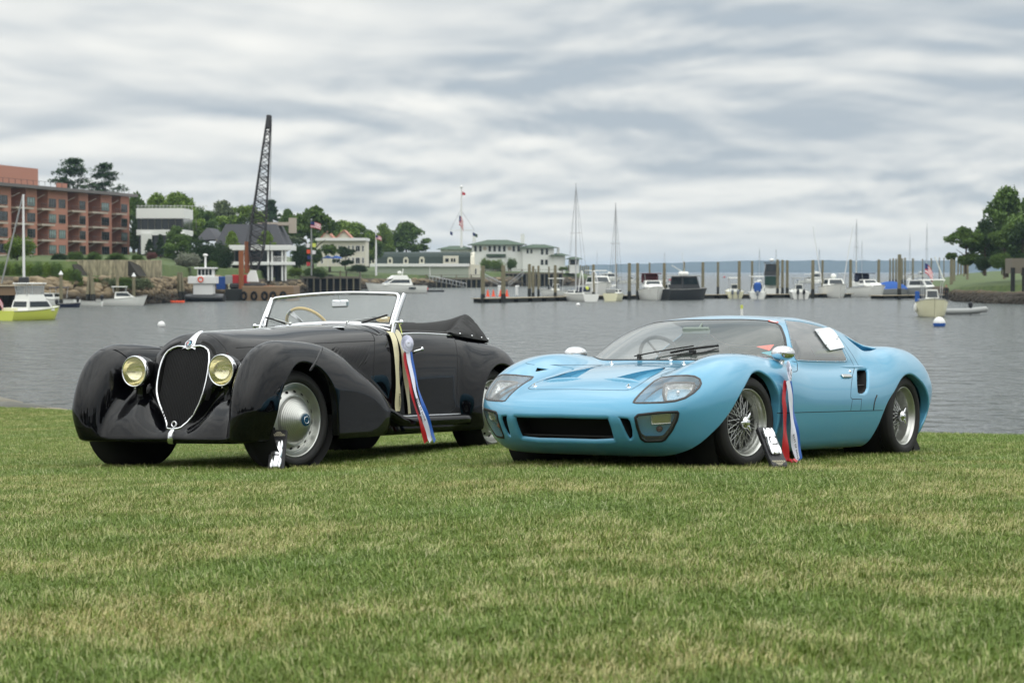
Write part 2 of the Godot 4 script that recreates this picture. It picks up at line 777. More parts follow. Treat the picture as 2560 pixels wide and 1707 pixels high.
func build_ground() -> void:
	var soil:=mat("soil",Color.WHITE,0.95)
	soil.albedo_texture=noise_tex(81,0.03,4,Color8(66,82,34),Color8(104,116,56),512)
	soil.uv1_triplanar=true
	soil.uv1_world_triplanar=true
	soil.uv1_scale=Vector3(0.45,0.45,0.45)
	var rows:=[]
	var ts:=[]
	var t:=0.0
	while t>-110.0:
		ts.append(t)
		t-=0.3 if t>-14.0 else (1.0 if t>-30.0 else 8.0)
	var ss:=[]
	var s:=-90.0
	while s<90.0:
		ss.append(s)
		s+=0.5 if s>-36.0 and s<2.0 else 6.0
	for tt in ts:
		var row:=[]
		for q in ss:
			var x: float=(q+tt+16.2)*0.70711
			var z: float=(q-tt-16.2)*0.70711
			var off:=0.12*sin(x*0.9)+0.07*sin(x*2.3+1.0)
			x-=off*0.70711
			z+=off*0.70711
			row.append(Vector3(x,lawn_y(x,z),z))
		rows.append(row)
	var low:=[]
	for p in rows[0]:
		low.append(p+Vector3(0.02,-0.5,-0.02))
	rows.push_front(low)
	var m:=MB.new()
	m.rings(rows,false)
	struct("lawn",m.mesh(),soil)
	var wall:=thing("seawall","low seawall of grey and reddish stones along the lawn's far edge","seawall")
	var st:=[]
	for k in 5:
		st.append(mat("stone_%d" % k,[Color8(112,108,96),Color8(132,112,92),Color8(140,128,108),Color8(122,98,80),Color8(98,98,92)][k],0.9))
	var r:=seeded(5)
	var shapes:=[]
	for k in 6:
		var b:=MB.new()
		var rs:=[]
		for j in 5:
			var ring:=[]
			for e in 9:
				var an:=TAU*e/9.0
				var w: float=[0.5,1.0,1.0,0.86,0.45][j]*r.randf_range(0.85,1.1)
				ring.append(Vector3(cos(an)*w*0.5,[-0.5,-0.35,0.2,0.42,0.5][j]+r.randf_range(-0.05,0.05),sin(an)*w*0.5))
			rs.append(ring)
		b.rings(rs,true,true,true)
		shapes.append(b.mesh())
	var q:=-33.0
	while q<3.0:
		var w:=r.randf_range(0.5,1.1)
		var x: float=(q+16.2+0.32)*0.70711
		var z: float=(q-16.2-0.32)*0.70711
		var up:=lerpf(-0.34,-0.05,sstep2(-6.0,-9.0,x))
		for lay in 2:
			var o:=part("stone",shapes[r.randi() % 6],st[r.randi() % 5],wall)
			o.position=Vector3(x+lay*0.3,lawn_y(x,z)+up-lay*0.42+r.randf_range(-0.05,0.06),z-lay*0.3)
			o.rotation=Vector3(r.randf_range(-0.1,0.1),r.randf()*6.0,r.randf_range(-0.1,0.1))
			o.scale=Vector3(w*1.25,0.42,0.8)
		q+=w*0.86
	var face:=MB.new()
	var a0:=[]
	var a1:=[]
	for k in 40:
		var qq:=-90.0+k*4.6
		var x: float=(qq+16.2)*0.70711
		var z: float=(qq-16.2)*0.70711
		a0.append(Vector3(x+0.1,lawn_y(x,z)-0.45,z-0.1))
		a1.append(Vector3(x+0.9,-1.5,z-0.9))
	face.rings([a0,a1],false)
	part("wall_face",face.mesh(),st[4],wall)
	var wt:=mat("water",lin(0.045,0.055,0.05),0.2)
	wt.metallic_specular=0.55
	wt.normal_enabled=true
	wt.normal_texture=noise_tex(91,0.022,4,Color.BLACK,Color.WHITE,1024,true,30.0)
	wt.normal_scale=1.0
	var w:=MB.new()
	var zs:=[-2.0,-30.0,-60.0,-120.0,-260.0,-600.0,-1500.0,-4000.0,-11000.0]
	var wr:=[]
	for z in zs:
		var row:=[]
		for k in 9:
			row.append(Vector3((k-4)*(400.0+absf(z)*0.35),0.0,z))
		wr.append(row)
	w.rings(wr,false)
	for k in w.v.size():
		w.u[k]=Vector2(w.v[k].x*0.02,w.v[k].z*0.017)
		w.n[k]=Vector3.UP
	struct("water",w.mesh(),wt)
func blade(m: MB,r: RandomNumberGenerator,at0: Vector3,len: float,wd: float,lean: float,col: Color) -> void:
	var an:=r.randf()*TAU
	var side:=Vector3(cos(an),0,sin(an))
	var fw:=Vector3(-sin(an),0,cos(an))
	var la:=r.randf()*TAU
	var ld:=Vector3(cos(la),0,sin(la))*lean
	var p1:=at0+Vector3.UP*len*0.55+ld*len*0.28
	var p2:=at0+Vector3.UP*len*(1.0-lean*0.35)+ld*len
	var nn:=(fw+Vector3.UP*0.9).normalized()
	m.col=col
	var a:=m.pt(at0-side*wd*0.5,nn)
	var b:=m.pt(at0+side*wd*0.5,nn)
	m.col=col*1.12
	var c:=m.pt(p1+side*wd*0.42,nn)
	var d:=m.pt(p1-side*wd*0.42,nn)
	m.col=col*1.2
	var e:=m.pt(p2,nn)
	m.quad(a,b,c,d)
	m.tri(d,c,e)
func build_grass() -> void:
	var gm:=mat("grass_blade",Color.WHITE,0.55)
	gm.vertex_color_use_as_albedo=true
	gm.metallic_specular=0.35
	gm.backlight_enabled=true
	gm.backlight=Color(0.55,0.55,0.55)
	var r:=seeded(77)
	var kinds:=[]
	for k in 6:
		var m:=MB.new()
		m.colored=true
		var dry: float=[0.06,0.12,0.22,0.42,0.62,0.05][k]
		for j in 20:
			var p:=Vector3(r.randf_range(-0.045,0.045),-0.004,r.randf_range(-0.045,0.045))
			var c: Color
			if r.randf()<dry:
				c=Color(0.38,0.385,0.155).lerp(Color(0.52,0.49,0.27),r.randf())
			else:
				c=Color(0.10,0.165,0.022).lerp(Color(0.235,0.305,0.075),r.randf())
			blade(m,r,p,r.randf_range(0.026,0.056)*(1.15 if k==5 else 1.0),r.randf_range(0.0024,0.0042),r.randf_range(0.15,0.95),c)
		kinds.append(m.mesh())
	var n1:=noise(101,0.55,3)
	var n2:=noise(102,2.4,3)
	var n3:=noise(103,6.5,2)
	var where:=[[],[],[],[],[],[]]
	var tint:=[[],[],[],[],[],[]]
	var d:=4.3
	while d<36.0:
		var dens:=900.0 if d<15.0 else lerpf(900.0,450.0,clampf((d-15.0)/12.0,0.0,1.0))
		var dd:=0.08
		var half:=d*0.2572*1.02+1.0
		var cnt:=int(dens*dd*half*2.0)
		for j in cnt:
			var x:=r.randf_range(-half,half)
			var z:=-(d+r.randf()*dd)
			if edge_t(x,z)>-0.03:
				continue
			var big:=n1.get_noise_2d(x*0.8,z*1.5)
			var mid:=n2.get_noise_2d(x,z*1.4)
			var fine:=n3.get_noise_2d(x,z)
			var dry:=0.56+0.55*big+0.45*mid+0.25*fine
			dry-=0.55*sstep2(-12.0,-14.5,z)*sstep2(-3.5,1.0,x)
			dry-=0.16*sstep2(-11.6,-13.0,z)
			if mid+fine*0.6<-0.52 and z>-11.5:
				if r.randf()<0.4:
					continue
				dry=-0.3
			var k:=clampi(int(floor((dry+r.randf_range(-0.22,0.22))*5.0)),0,4)
			if dry<-0.05:
				k=5 if r.randf()<0.5 else 0
			var s:=r.randf_range(0.8,1.15)*(1.0+0.25*fine)
			var b:=Basis(Vector3.UP,r.randf()*TAU).scaled(Vector3(1.0,s,1.0))
			where[k].append(Transform3D(b,Vector3(x,lawn_y(x,z),z)))
			var v:=1.0+0.20*mid+0.12*fine+r.randf_range(-0.06,0.06)
			tint[k].append(Color(v*(1.0+0.10*big),v,v*(1.0-0.1*big)))
		d+=dd
	var names:=["lush dark green turf scattered over the lawn","green turf with few dry blades over the lawn","mid green turf over the lawn in front","pale half dry turf in patches on the lawn","straw coloured dry turf in patches on the lawn","taller deep green grass tufts on the lawn"]
	for k in 6:
		var mm:=MultiMesh.new()
		mm.transform_format=MultiMesh.TRANSFORM_3D
		mm.use_colors=true
		mm.mesh=kinds[k]
		mm.instance_count=where[k].size()
		for j in where[k].size():
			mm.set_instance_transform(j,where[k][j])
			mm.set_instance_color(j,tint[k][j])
		var o:=MultiMeshInstance3D.new()
		o.multimesh=mm
		o.material_override=gm
		o.name=numbered("grass",self)
		add_child(o)
		tag(o,names[k],"grass")
		o.set_meta("kind","stuff")
class CoupeField extends Field:
	var yc:=Spl.new([Vector2(-3.1,0.64),Vector2(-1.9,0.66),Vector2(-1.0,0.66),Vector2(-0.236,0.652),Vector2(0.0,0.633),Vector2(0.2,0.608),Vector2(0.4,0.572),Vector2(0.6,0.525),Vector2(0.704,0.487),Vector2(0.8,0.44),Vector2(0.88,0.392),Vector2(0.95,0.34)])
	var yf:=Spl.new([Vector2(-3.1,0.60),Vector2(-3.0,0.64),Vector2(-2.85,0.69),Vector2(-2.7,0.752),Vector2(-2.5,0.778),Vector2(-2.36,0.782),Vector2(-2.2,0.768),Vector2(-2.0,0.725),Vector2(-1.8,0.69),Vector2(-1.6,0.675),Vector2(-1.2,0.668),Vector2(-0.8,0.675),Vector2(-0.6,0.684),Vector2(-0.4,0.695),Vector2(-0.2,0.706),Vector2(-0.05,0.707),Vector2(0.1,0.696),Vector2(0.3,0.655),Vector2(0.47,0.595),Vector2(0.6,0.53),Vector2(0.75,0.44),Vector2(0.95,0.30)])
	var wy:=Spl.new([Vector2(0.0,0.74),Vector2(0.1,0.80),Vector2(0.2,0.845),Vector2(0.34,0.874),Vector2(0.45,0.880),Vector2(0.58,0.868),Vector2(0.7,0.845),Vector2(0.9,0.80)])
	var fx:=Spl.new([Vector2(-0.05,0.46),Vector2(0.05,0.60),Vector2(0.10,0.72),Vector2(0.16,0.815),Vector2(0.25,0.885),Vector2(0.34,0.93),Vector2(0.42,0.94),Vector2(0.9,0.95)])
	var yr:=Spl.new([Vector2(-3.1,0.63),Vector2(-2.9,0.672),Vector2(-2.7,0.708),Vector2(-2.5,0.748),Vector2(-2.3,0.800),Vector2(-2.1,0.860),Vector2(-1.9,0.915),Vector2(-1.7,0.955),Vector2(-1.5,0.974),Vector2(-1.3,0.981),Vector2(-1.1,0.975),Vector2(-1.0,0.966),Vector2(-0.9,0.952),Vector2(0.0,0.80)])
	var yw:=Spl.new([Vector2(-1.5,1.10),Vector2(-1.06,0.968),Vector2(-0.9,0.923),Vector2(-0.7,0.856),Vector2(-0.5,0.776),Vector2(-0.236,0.652),Vector2(0.1,0.47)])
	var wr:=Spl.new([Vector2(-3.1,0.30),Vector2(-2.6,0.40),Vector2(-2.3,0.48),Vector2(-2.1,0.55),Vector2(-1.9,0.60),Vector2(-1.6,0.625),Vector2(-1.2,0.638),Vector2(-0.5,0.64)])
	func lower(x: float,y: float,a: float) -> float:
		var s: float=sstep(0.34,0.62,a)
		var c:=yc.at(x)-0.10*a*a
		var top:=c+(yf.at(x)-c)*s
		if a>0.62:
			top-=(a-0.62)*(a-0.62)*1.1
		var w:=wy.at(y)
		var side: float
		if x>0.0:
			side=(pow(pow(x/fx.at(y),2.6)+pow(a/w,2.6),0.38462)-1.0)*0.87
		elif x<-2.0:
			var tail:=1.02-0.16*sstep(0.5,0.1,y)+0.02*sstep(0.55,0.68,y)
			side=(pow(pow((-2.0-x)/tail,6.0)+pow(a/w,6.0),0.166667)-1.0)*0.87
		else:
			side=a-w
		var k: float=0.15+0.05*sstep(-0.4,-0.8,x)-0.03*sstep(-1.9,-2.2,x)-0.05*sstep(0.5,0.85,x)
		var d: float=smax((y-top)*0.93,side,k)
		return smax(d,(0.085+0.05*sstep(-2.3,-2.9,x)-y),0.07)
	var wv:=Spl.new([Vector2(0.40,0.60),Vector2(0.50,0.70),Vector2(0.60,0.765),Vector2(0.667,0.762),Vector2(0.72,0.735),Vector2(0.769,0.698),Vector2(0.842,0.625),Vector2(0.897,0.565),Vector2(0.924,0.532),Vector2(0.96,0.48),Vector2(1.05,0.33)])
	func upper(x: float,y: float,a: float) -> float:
		var top:=yr.at(x)-0.10*a*a*sstep(-1.5,-1.2,x)-0.06*a*a
		var side:=(a-wv.at(y)-(wr.at(x)-0.638))*0.74
		var d: float=smax((y-top)*0.95,side,0.075)
		var q:=1.4*a*a*a*a
		return smax(d,(y-yw.at(x+q))*0.90,0.03)
	func f(p: Vector3) -> float:
		var a:=absf(p.z)
		var lo:=lower(p.x,p.y,a)
		if p.x>0.05 or p.x<-3.05 or p.y<0.45:
			return lo
		return smin(lo,upper(p.x,p.y,a),0.022+0.07*sstep(-1.62,-2.0,p.x))
var coupe: CoupeField
func poly2(ps: Array,per:=5) -> PackedVector2Array:
	return PackedVector2Array(catmull(ps,per,true))
func round_poly(ps: Array,r: float,seg:=5) -> PackedVector2Array:
	var out:=PackedVector2Array()
	var m:=ps.size()
	for k in m:
		var b: Vector2=ps[k]
		var a: Vector2=ps[(k+m-1) % m]
		var c: Vector2=ps[(k+1) % m]
		var rr:=minf(r,minf(a.distance_to(b),c.distance_to(b))*0.48)
		var p:=b+(a-b).normalized()*rr
		var q:=b+(c-b).normalized()*rr
		for j in seg+1:
			var t:=float(j)/seg
			out.append(p*(1-t)*(1-t)+b*2.0*t*(1-t)+q*t*t)
	return out
func on_side(fd: Field,x: float,y: float,sg:=1.0) -> Vector3:
	return fd.hit(Vector3(x,y,1.25*sg),Vector3(0,0,-sg))
func on_top(fd: Field,x: float,z: float) -> Vector3:
	return fd.hit(Vector3(x,1.6,z),Vector3(0,-1,0))
func on_front(fd: Field,y: float,z: float,from:=1.6) -> Vector3:
	return fd.hit(Vector3(from,y,z),Vector3(-1,0,0))
func dense(ps: Array,step: float,closed:=true) -> Array:
	var out:=[]
	var m:=ps.size()
	for k in (m if closed else m-1):
		var a=ps[k]
		var b=ps[(k+1) % m]
		var c:=maxi(1,int(a.distance_to(b)/step))
		for j in c:
			out.append(a.lerp(b,float(j)/c))
	if not closed:
		out.append(ps[m-1])
	return out
func strip_on(mb: MB,fd: Field,ps: Array,w: float,h: float,closed:=true,sink:=0.002,taper:=false) -> void:
	var rs:=[]
	var w0:=w
	var h0:=h
	var m:=ps.size()
	for k in m:
		var t: Vector3
		if closed:
			t=ps[(k+1) % m]-ps[(k+m-1) % m]
		else:
			t=ps[mini(k+1,m-1)]-ps[maxi(k-1,0)]
		var nn:=fd.normal(ps[k])
		var s:=t.cross(nn).normalized()
		if taper:
			var e:=minf(1.0,minf(k,m-1-k)/(m*0.3))
			w=w0*(0.25+0.75*e)
			h=h0*e-0.001
		rs.append([ps[k]-s*w*0.5-nn*sink,ps[k]-s*w*0.42+nn*h*0.75,ps[k]+nn*h,ps[k]+s*w*0.42+nn*h*0.75,ps[k]+s*w*0.5-nn*sink])
	if closed:
		rs.append(rs[0])
	mb.rings(rs,false)
func flange(mb: MB,ps: Array,to: Array,closed:=true) -> void:
	var a:=ps.duplicate()
	var b:=to.duplicate()
	if closed:
		a.append(a[0])
		b.append(b[0])
	mb.rings([a,b],false)
const ZOOM:={3: [1180.0,760.0,3.564],4: [1700.0,760.0,3.5636],5: [1900.0,780.0,5.6],6: [1440.0,780.0,4.3556],7: [1780.0,920.0,6.03],8: [2130.0,900.0,6.273]}
var car_fd: Field
var car_xf: Transform3D
func sight(k: int,x: float,y: float) -> Vector3:
	var z: Array=ZOOM[k] if car_fd==coupe else ZOOM_R[k]
	var r:=ray(z[0]+x/z[2],z[1]+y/z[2]).normalized()
	var inv:=car_xf.affine_inverse()
	return car_fd.hit(inv*Vector3(0,CAM_Y,0)+(inv.basis*r)*9.5,inv.basis*r,8.0)
func sight_at(k: int,x: float,y: float,ax: int,val: float) -> Vector3:
	var z: Array=ZOOM[k]
	var inv:=car_xf.affine_inverse()
	var r:=inv.basis*ray(z[0]+x/z[2],z[1]+y/z[2])
	var o:=inv*Vector3(0,CAM_Y,0)
	return o+r*((val-o[ax])/r[ax])
func loop(k: int,ps: Array,step:=14.0,closed:=true) -> Array:
	var v:=[]
	for p in ps:
		v.append(Vector2(p[0],p[1]))
	var out:=[]
	for p in dense(v,step,closed):
		out.append(sight(k,p.x,p.y))
	return out
func mirror(ps: Array) -> Array:
	var out:=[]
	for p in ps:
		out.append(Vector3(p.x,p.y,-p.z))
	return out
func flat(ps: Array,ax: int,ay: int,ab:=false) -> PackedVector2Array:
	var out:=PackedVector2Array()
	for p in ps:
		var q:=Vector2(p[ax],p[ay])
		if ab:
			if ax==2:
				q.x=absf(q.x)
			if ay==2:
				q.y=absf(q.y)
		out.append(q)
	return out
func rolled(mb: MB,fd: Field,ps: Array,mid: Vector3,r: float,deep: Vector3,closed:=true,tunnel: MB=null) -> Array:
	var rows:=[[],[],[],[],[],[]]
	var m:=ps.size()
	for k in m:
		var t: Vector3
		if closed:
			t=ps[(k+1) % m]-ps[(k+m-1) % m]
		else:
			t=ps[mini(k+1,m-1)]-ps[maxi(k-1,0)]
		var nn:=fd.normal(ps[k])
		var s:=t.cross(nn).normalized()
		if s.dot(mid-ps[k])<0.0:
			s=-s
		for j in 5:
			var an:=PI*0.5*j/4.0
			rows[j].append(ps[k]+s*r*sin(an)-nn*r*(1.0-cos(an)))
		rows[5].append(ps[k]+s*r-nn*r+deep)
	var inner: Array=rows[5] if tunnel==null else rows[4]
	if closed:
		for j in 6:
			rows[j].append(rows[j][0])
	if tunnel==null:
		mb.rings(rows,false)
	else:
		mb.rings(rows.slice(0,5),false)
		tunnel.rings([rows[4],rows[5]],false)
	return rows[5]
func centre(ps: Array) -> Vector3:
	var c:=Vector3.ZERO
	for p in ps:
		c+=p
	return c/ps.size()
func fan(mb: MB,ps: Array) -> void:
	var c:=centre(ps)
	var nn: Vector3=(ps[0]-c).cross(ps[ps.size()/3]-c).normalized()
	var s:=mb.pt(c,nn)
	for p in ps:
		mb.pt(p,nn)
	for k in ps.size():
		mb.tri(s,s+1+k,s+1+(k+1) % ps.size())
func both(called: String,meshes: Array,m: Material,o: Node3D) -> Array:
	var out:=[]
	for x in meshes:
		out.append(part(called,x,m,o))
	return out
func glass(called: String,tint: Color,a: float) -> StandardMaterial3D:
	var m:=mat(called,Color(tint.r,tint.g,tint.b,a),0.02)
	m.transparency=BaseMaterial3D.TRANSPARENCY_ALPHA
	return m
func car_materials() -> void:
	var p:=mat("blue_paint",Color8(84,152,184),0.34,0.12)
	p.clearcoat_enabled=true
	p.clearcoat=1.0
	p.clearcoat_roughness=0.03
	p.metallic_specular=0.3
	var k:=mat("black_paint",Color8(6,6,9),0.3)
	k.metallic_specular=0.06
	k.clearcoat_enabled=true
	k.clearcoat=0.75
	k.clearcoat_roughness=0.02
	mat("chrome",Color8(225,226,228),0.06,1.0)
	mat("dull_chrome",Color8(190,192,190),0.22,1.0)
	mat("alloy",Color8(196,197,192),0.32,0.9)
	var tx:=noise_tex(5,0.02,3,Color8(24,24,24),Color8(38,37,36))
	mat("rubber",Color8(30,30,30),0.75)
	M.rubber.albedo_color=Color.WHITE
	M.rubber.albedo_texture=tx
	mat("black",Color8(9,9,9),0.9)
	mat("gap",Color8(8,10,12),0.8)
	mat("seal",Color8(24,24,25),0.5)
	mat("cabin_grey",Color8(58,59,58),0.8)
	mat("cabin_black",Color8(26,26,26),0.7)
	glass("window_glass",Color8(200,212,205),0.10)
	glass("plastic_sky_tint",Color8(205,208,208),0.20)  # pale tint stands for bright sky reflected in the side windows
	glass("lamp_glass",Color8(225,230,230),0.08)
	mat("white_plastic",Color8(214,218,222),0.18)
	mat("amber_lens",Color8(140,62,20),0.15)
	mat("red_lens",Color8(70,14,12),0.12)
func wire_wheel(o: Node3D,t: Transform3D,deep: float,rt: float) -> void:
	var rim:=MB.new()
	var id:=Transform3D.IDENTITY
	rim.lathe([Vector2(0.197,-0.006),Vector2(0.2,0.001),Vector2(0.2055,0.003),Vector2(0.2095,-0.001),Vector2(0.2095,-0.012)],id,56)
	rim.lathe([Vector2(0.197,-0.006),Vector2(0.191,-0.016),Vector2(0.189,-0.028),Vector2(0.183,-0.034),Vector2(0.180,-0.045),Vector2(0.178,-deep+0.012),Vector2(0.171,-deep),Vector2(0.168,-deep-0.012),Vector2(0.172,-deep-0.03),Vector2(0.19,-deep-0.06),Vector2(0.2,-0.19)],id,56)
	var w:=part("wheel",rim.mesh(),M.alloy,o)
	w.transform=t
	var ty:=MB.new()
	ty.lathe([Vector2(0.206,-0.008),Vector2(0.212,0.008),Vector2(0.222,0.015),Vector2(0.226,0.0155),Vector2(0.228,0.0185),Vector2(0.25,0.019),Vector2(rt-0.022,0.012),Vector2(rt-0.009,0.002),Vector2(rt-0.003,-0.012),Vector2(rt,-0.035)],id,72)
	for k in 4:
		var y:=-0.035-k*0.032
		ty.lathe([Vector2(rt,y),Vector2(rt,y-0.024),Vector2(rt-0.006,y-0.025),Vector2(rt-0.006,y-0.031),Vector2(rt,y-0.032)],id,72,0,TAU,true)
	ty.lathe([Vector2(rt,-0.163),Vector2(rt-0.006,-0.19),Vector2(rt-0.03,-0.205),Vector2(0.21,-0.2)],id,72)
	part("tyre",ty.mesh(),M.rubber,w)
	var hub:=MB.new()
	hub.lathe([Vector2(0.0,-0.02),Vector2(0.036,-0.02),Vector2(0.04,-0.026),Vector2(0.043,-0.05),Vector2(0.043,-0.09),Vector2(0.075,-0.098),Vector2(0.078,-0.115),Vector2(0.05,-0.12),Vector2(0.045,-0.16)],id,28)
	hub.lathe([Vector2(0.0,-deep-0.075),Vector2(0.155,-deep-0.075),Vector2(0.16,-deep-0.1)],id,28)
	part("hub",hub.mesh(),M.cabin_grey,w)
	var sp:=MB.new()
	sp.lathe([Vector2(0.0,0.012),Vector2(0.017,0.012),Vector2(0.02,0.009),Vector2(0.021,0.004),Vector2(0.026,0.003),Vector2(0.036,-0.003),Vector2(0.038,-0.012),Vector2(0.038,-0.03)],id,28)
	for k in 3:
		var an:=TAU*k/3.0+0.5
		var rs:=[]
		for q: Array in [[0.024,0.016,0.008],[0.038,0.014,0.008],[0.052,0.010,0.006],[0.061,0.007,0.005],[0.065,0.003,0.002]]:
			var ring:=[]
			for e in 8:
				var b:=TAU*e/8.0
				var l: float=cos(b)*q[1]
				ring.append(Vector3(cos(an)*q[0]-sin(an)*l,sin(b)*q[2]-0.004+q[0]*0.1,sin(an)*q[0]+cos(an)*l))
			rs.append(ring)
		sp.rings(rs,true,true,true)
	part("spinner",sp.mesh(),M.chrome,w)
	var a:=MB.new()
	a.bar(Vector3(0.0415,-0.03,0),Vector3(0.176*cos(0.5),-deep+0.004,0.176*sin(0.5)),0.0022,5)
	var b2:=MB.new()
	b2.bar(Vector3(0.044,-0.085,0),Vector3(0.172*cos(0.42),-deep-0.012,0.172*sin(0.42)),0.0022,5)
	var c2:=MB.new()
	c2.bar(Vector3(0.0415,-0.03,0),Vector3(0.176*cos(-0.5),-deep+0.004,0.176*sin(-0.5)),0.0022,5)
	var d2:=MB.new()
	d2.bar(Vector3(0.044,-0.085,0),Vector3(0.172*cos(-0.42),-deep-0.012,0.172*sin(-0.42)),0.0022,5)
	var ms:=[a.mesh(),b2.mesh(),c2.mesh(),d2.mesh()]
	for k in 60:
		var s:=part("spoke",ms[k % 4],M.dull_chrome,w)
		s.rotation.y=TAU*(k/2)/30.0
func build_coupe() -> void:
	coupe=CoupeField.new()
	car_fd=coupe
	car_xf=Transform3D(Basis(Vector3(-0.56216148,0.04464081,0.82582181),Vector3(0.00445285,0.99869106,-0.05095429),Vector3(-0.8270155,-0.02496728,-0.56162344)),Vector3(0.78248295,3.7733532,-12.57062474))
	var o:=thing("racing_coupe","low pale blue racing coupe with wire wheels on the lawn","car")
	o.transform=car_xf
	var sk:=net(coupe,Vector3(-3.15,0.0,0),Vector3(1.05,1.06,0.97),NET)
	var paint: Material=M.blue_paint
	var P:=MB.new()
	var fa:=[]
	for q in [[-0.288,0.05],[-0.288,0.334],[-0.281,0.424],[-0.244,0.494],[-0.189,0.562],[-0.09,0.605],[0.0,0.602],[0.08,0.574],[0.19,0.505],[0.26,0.445],[0.32,0.378],[0.40,0.29],[0.48,0.20],[0.58,0.05]]:
		fa.append(Vector2(q[0],q[1]))
	var ra:=[]
	for q in [[-1.73,0.03],[-1.75,0.12],[-1.80,0.22],[-1.867,0.334],[-1.93,0.405],[-2.03,0.47],[-2.161,0.551],[-2.272,0.589],[-2.39,0.592],[-2.50,0.553],[-2.60,0.50],[-2.69,0.41],[-2.725,0.317],[-2.70,0.257],[-2.66,0.2],[-2.62,0.03]]:
		ra.append(Vector2(q[0],q[1]))
	for arch in [fa,ra]:
		var line: Array=catmull(arch,5)
		sk=sk.split(inside(sk,PackedVector2Array(line),0,1,0,2,0.42))[1]
		for sg in [-1.0,1.0]:
			var ps:=[]
			for q in line:
				if q.y>0.13:
					ps.append(on_side(coupe,q.x,q.y,sg))
			rolled(P,coupe,ps,Vector3(0.02 if arch==fa else -2.36,0.28,0.8*sg),0.012,Vector3(0,0,-0.05*sg),false)
	var mouth:=loop(3,[[335,966],[350,958],[520,966],[700,974],[960,984],[1205,990],[1226,1000],[1244,1060],[1264,1120],[1290,1222],[1282,1238],[1100,1246],[850,1238],[640,1226],[430,1208],[414,1194],[390,1130],[365,1060]],16.0)
	var half:=[]
	for p in mouth:
		if p.z<0.0:
			half.append(p)
	half.sort_custom(func(p,q): return atan2(p.y-0.25,-p.z)>atan2(q.y-0.25,-q.z))
	mouth=half.duplicate()
	half.reverse()
	for p in half:
		mouth.append(Vector3(p.x,p.y,-p.z))
	sk=sk.split(inside(sk,flat(mouth,2,1),2,1,0,0,0.5))[1]
	var dark:=MB.new()
	var inner:=rolled(P,coupe,mouth,Vector3(0.85,0.24,0),0.02,Vector3(-0.12,0,0),true,dark)
	fan(dark,inner)
	part("grille_opening",dark.mesh(),M.black,o)
	var gb:=MB.new()
	gb.tube([Vector3(0.78,0.205,-0.33),Vector3(0.8,0.205,0),Vector3(0.78,0.205,0.33)],0.006,6)
	part("grille_bar",gb.mesh(),M.cabin_black,o)
	var slot:=loop(3,[[1290,1004],[1305,995],[1395,1006],[1424,1045],[1446,1130],[1447,1192],[1428,1220],[1396,1222],[1364,1172],[1322,1082]],16.0)
	sk=sk.split(inside(sk,flat(slot,2,1,true),2,1,2,0,0.4))[1]
	dark=MB.new()
	for ps in [slot,mirror(slot)]:
		fan(dark,rolled(P,coupe,ps,centre(ps),0.012,Vector3(-0.10,0,0),true,dark))
	part("brake_duct",dark.mesh(),M.black,o)
	var fog:=loop(3,[[1456,1012],[1482,988],[1660,968],[1832,961],[1840,972],[1828,1030],[1780,1128],[1720,1206],[1690,1222],[1545,1226],[1508,1198],[1474,1100]],14.0)
	var sp:=sk.split(inside(sk,flat(fog,2,1,true),2,1,2,0,0.3))
	sk=sp[1]
	var fl:=sk_halves(sp[0])
	both("fog_lamp_cover",[fl[0].mesh(),fl[1].mesh()],M.lamp_glass,o)
	both("fog_lamp_panel",[fl[0].mesh(-0.05),fl[1].mesh(-0.05)],paint,o)
	for sg in [1.0,-1.0]:
		var ps: Array=fog if sg>0 else mirror(fog)
		var fr:=MB.new()
		strip_on(fr,coupe,ps,0.017,0.003)
		part("fog_lamp_frame",fr.mesh(),M.seal,o)
		rolled(P,coupe,ps,centre(ps),0.002,-coupe.normal(ps[0])*0.05)
		var a:=loop(3,[[1600,992],[1690,986],[1782,984],[1782,1030],[1780,1074],[1690,1082],[1604,1086],[1602,1040]],400.0)
		var b:=[]
		for p in a:
			b.append((p-coupe.normal(p)*0.024)*Vector3(1,1,sg))
		var lm:=MB.new()
		fan(lm,b)
		part("fog_lamp",lm.mesh(),M.fog_lens,o)
		var fb:=MB.new()
		fb.tube(b,0.006,6,false,true)
		var back:=[]
		for p in a:
			back.append((p-coupe.normal(p)*0.055)*Vector3(1,1,sg))
		flange(fb,b,back)
		part("fog_lamp_bezel",fb.mesh(),M.dull_chrome,o)
		var ip:=sight(3,1681,1147)
		var inn:=coupe.normal(ip)
		ip-=inn*0.046
		ip.z*=sg
		inn.z*=sg
		var ind:=MB.new()
		ind.lathe([Vector2(0.0,0.012),Vector2(0.012,0.01),Vector2(0.019,0.003),Vector2(0.0205,-0.006)],axis(ip,inn,Vector3.UP),20)
		part("indicator",ind.mesh(),M.red_lens if sg>0 else M.amber_lens,o)
	var hl:=loop(3,[[1440,877],[1456,847],[1500,798],[1545,755],[1590,715],[1632,682],[1690,653],[1800,639],[1920,635],[1985,643],[2030,667],[2042,705],[2026,742],[1975,790],[1900,836],[1810,864],[1700,876],[1560,881],[1470,882]],14.0)
	sp=sk.split(inside(sk,flat(hl,0,2,true),0,2,2,1,0.375))
	sk=sp[1]
	fl=sk_halves(sp[0])
	both("headlight_cover",[fl[0].mesh(),fl[1].mesh()],M.lamp_glass,o)
	both("headlight_bowl",[fl[0].mesh(-0.06),fl[1].mesh(-0.06)],paint,o)
	var lens:=[]
	for p in loop(3,[[1702,700],[1716,680],[1780,672],[1900,672],[1985,682],[1995,706],[1974,764],[1900,832],[1830,848],[1742,852],[1718,836],[1700,780]],25.0):
		lens.append(p)
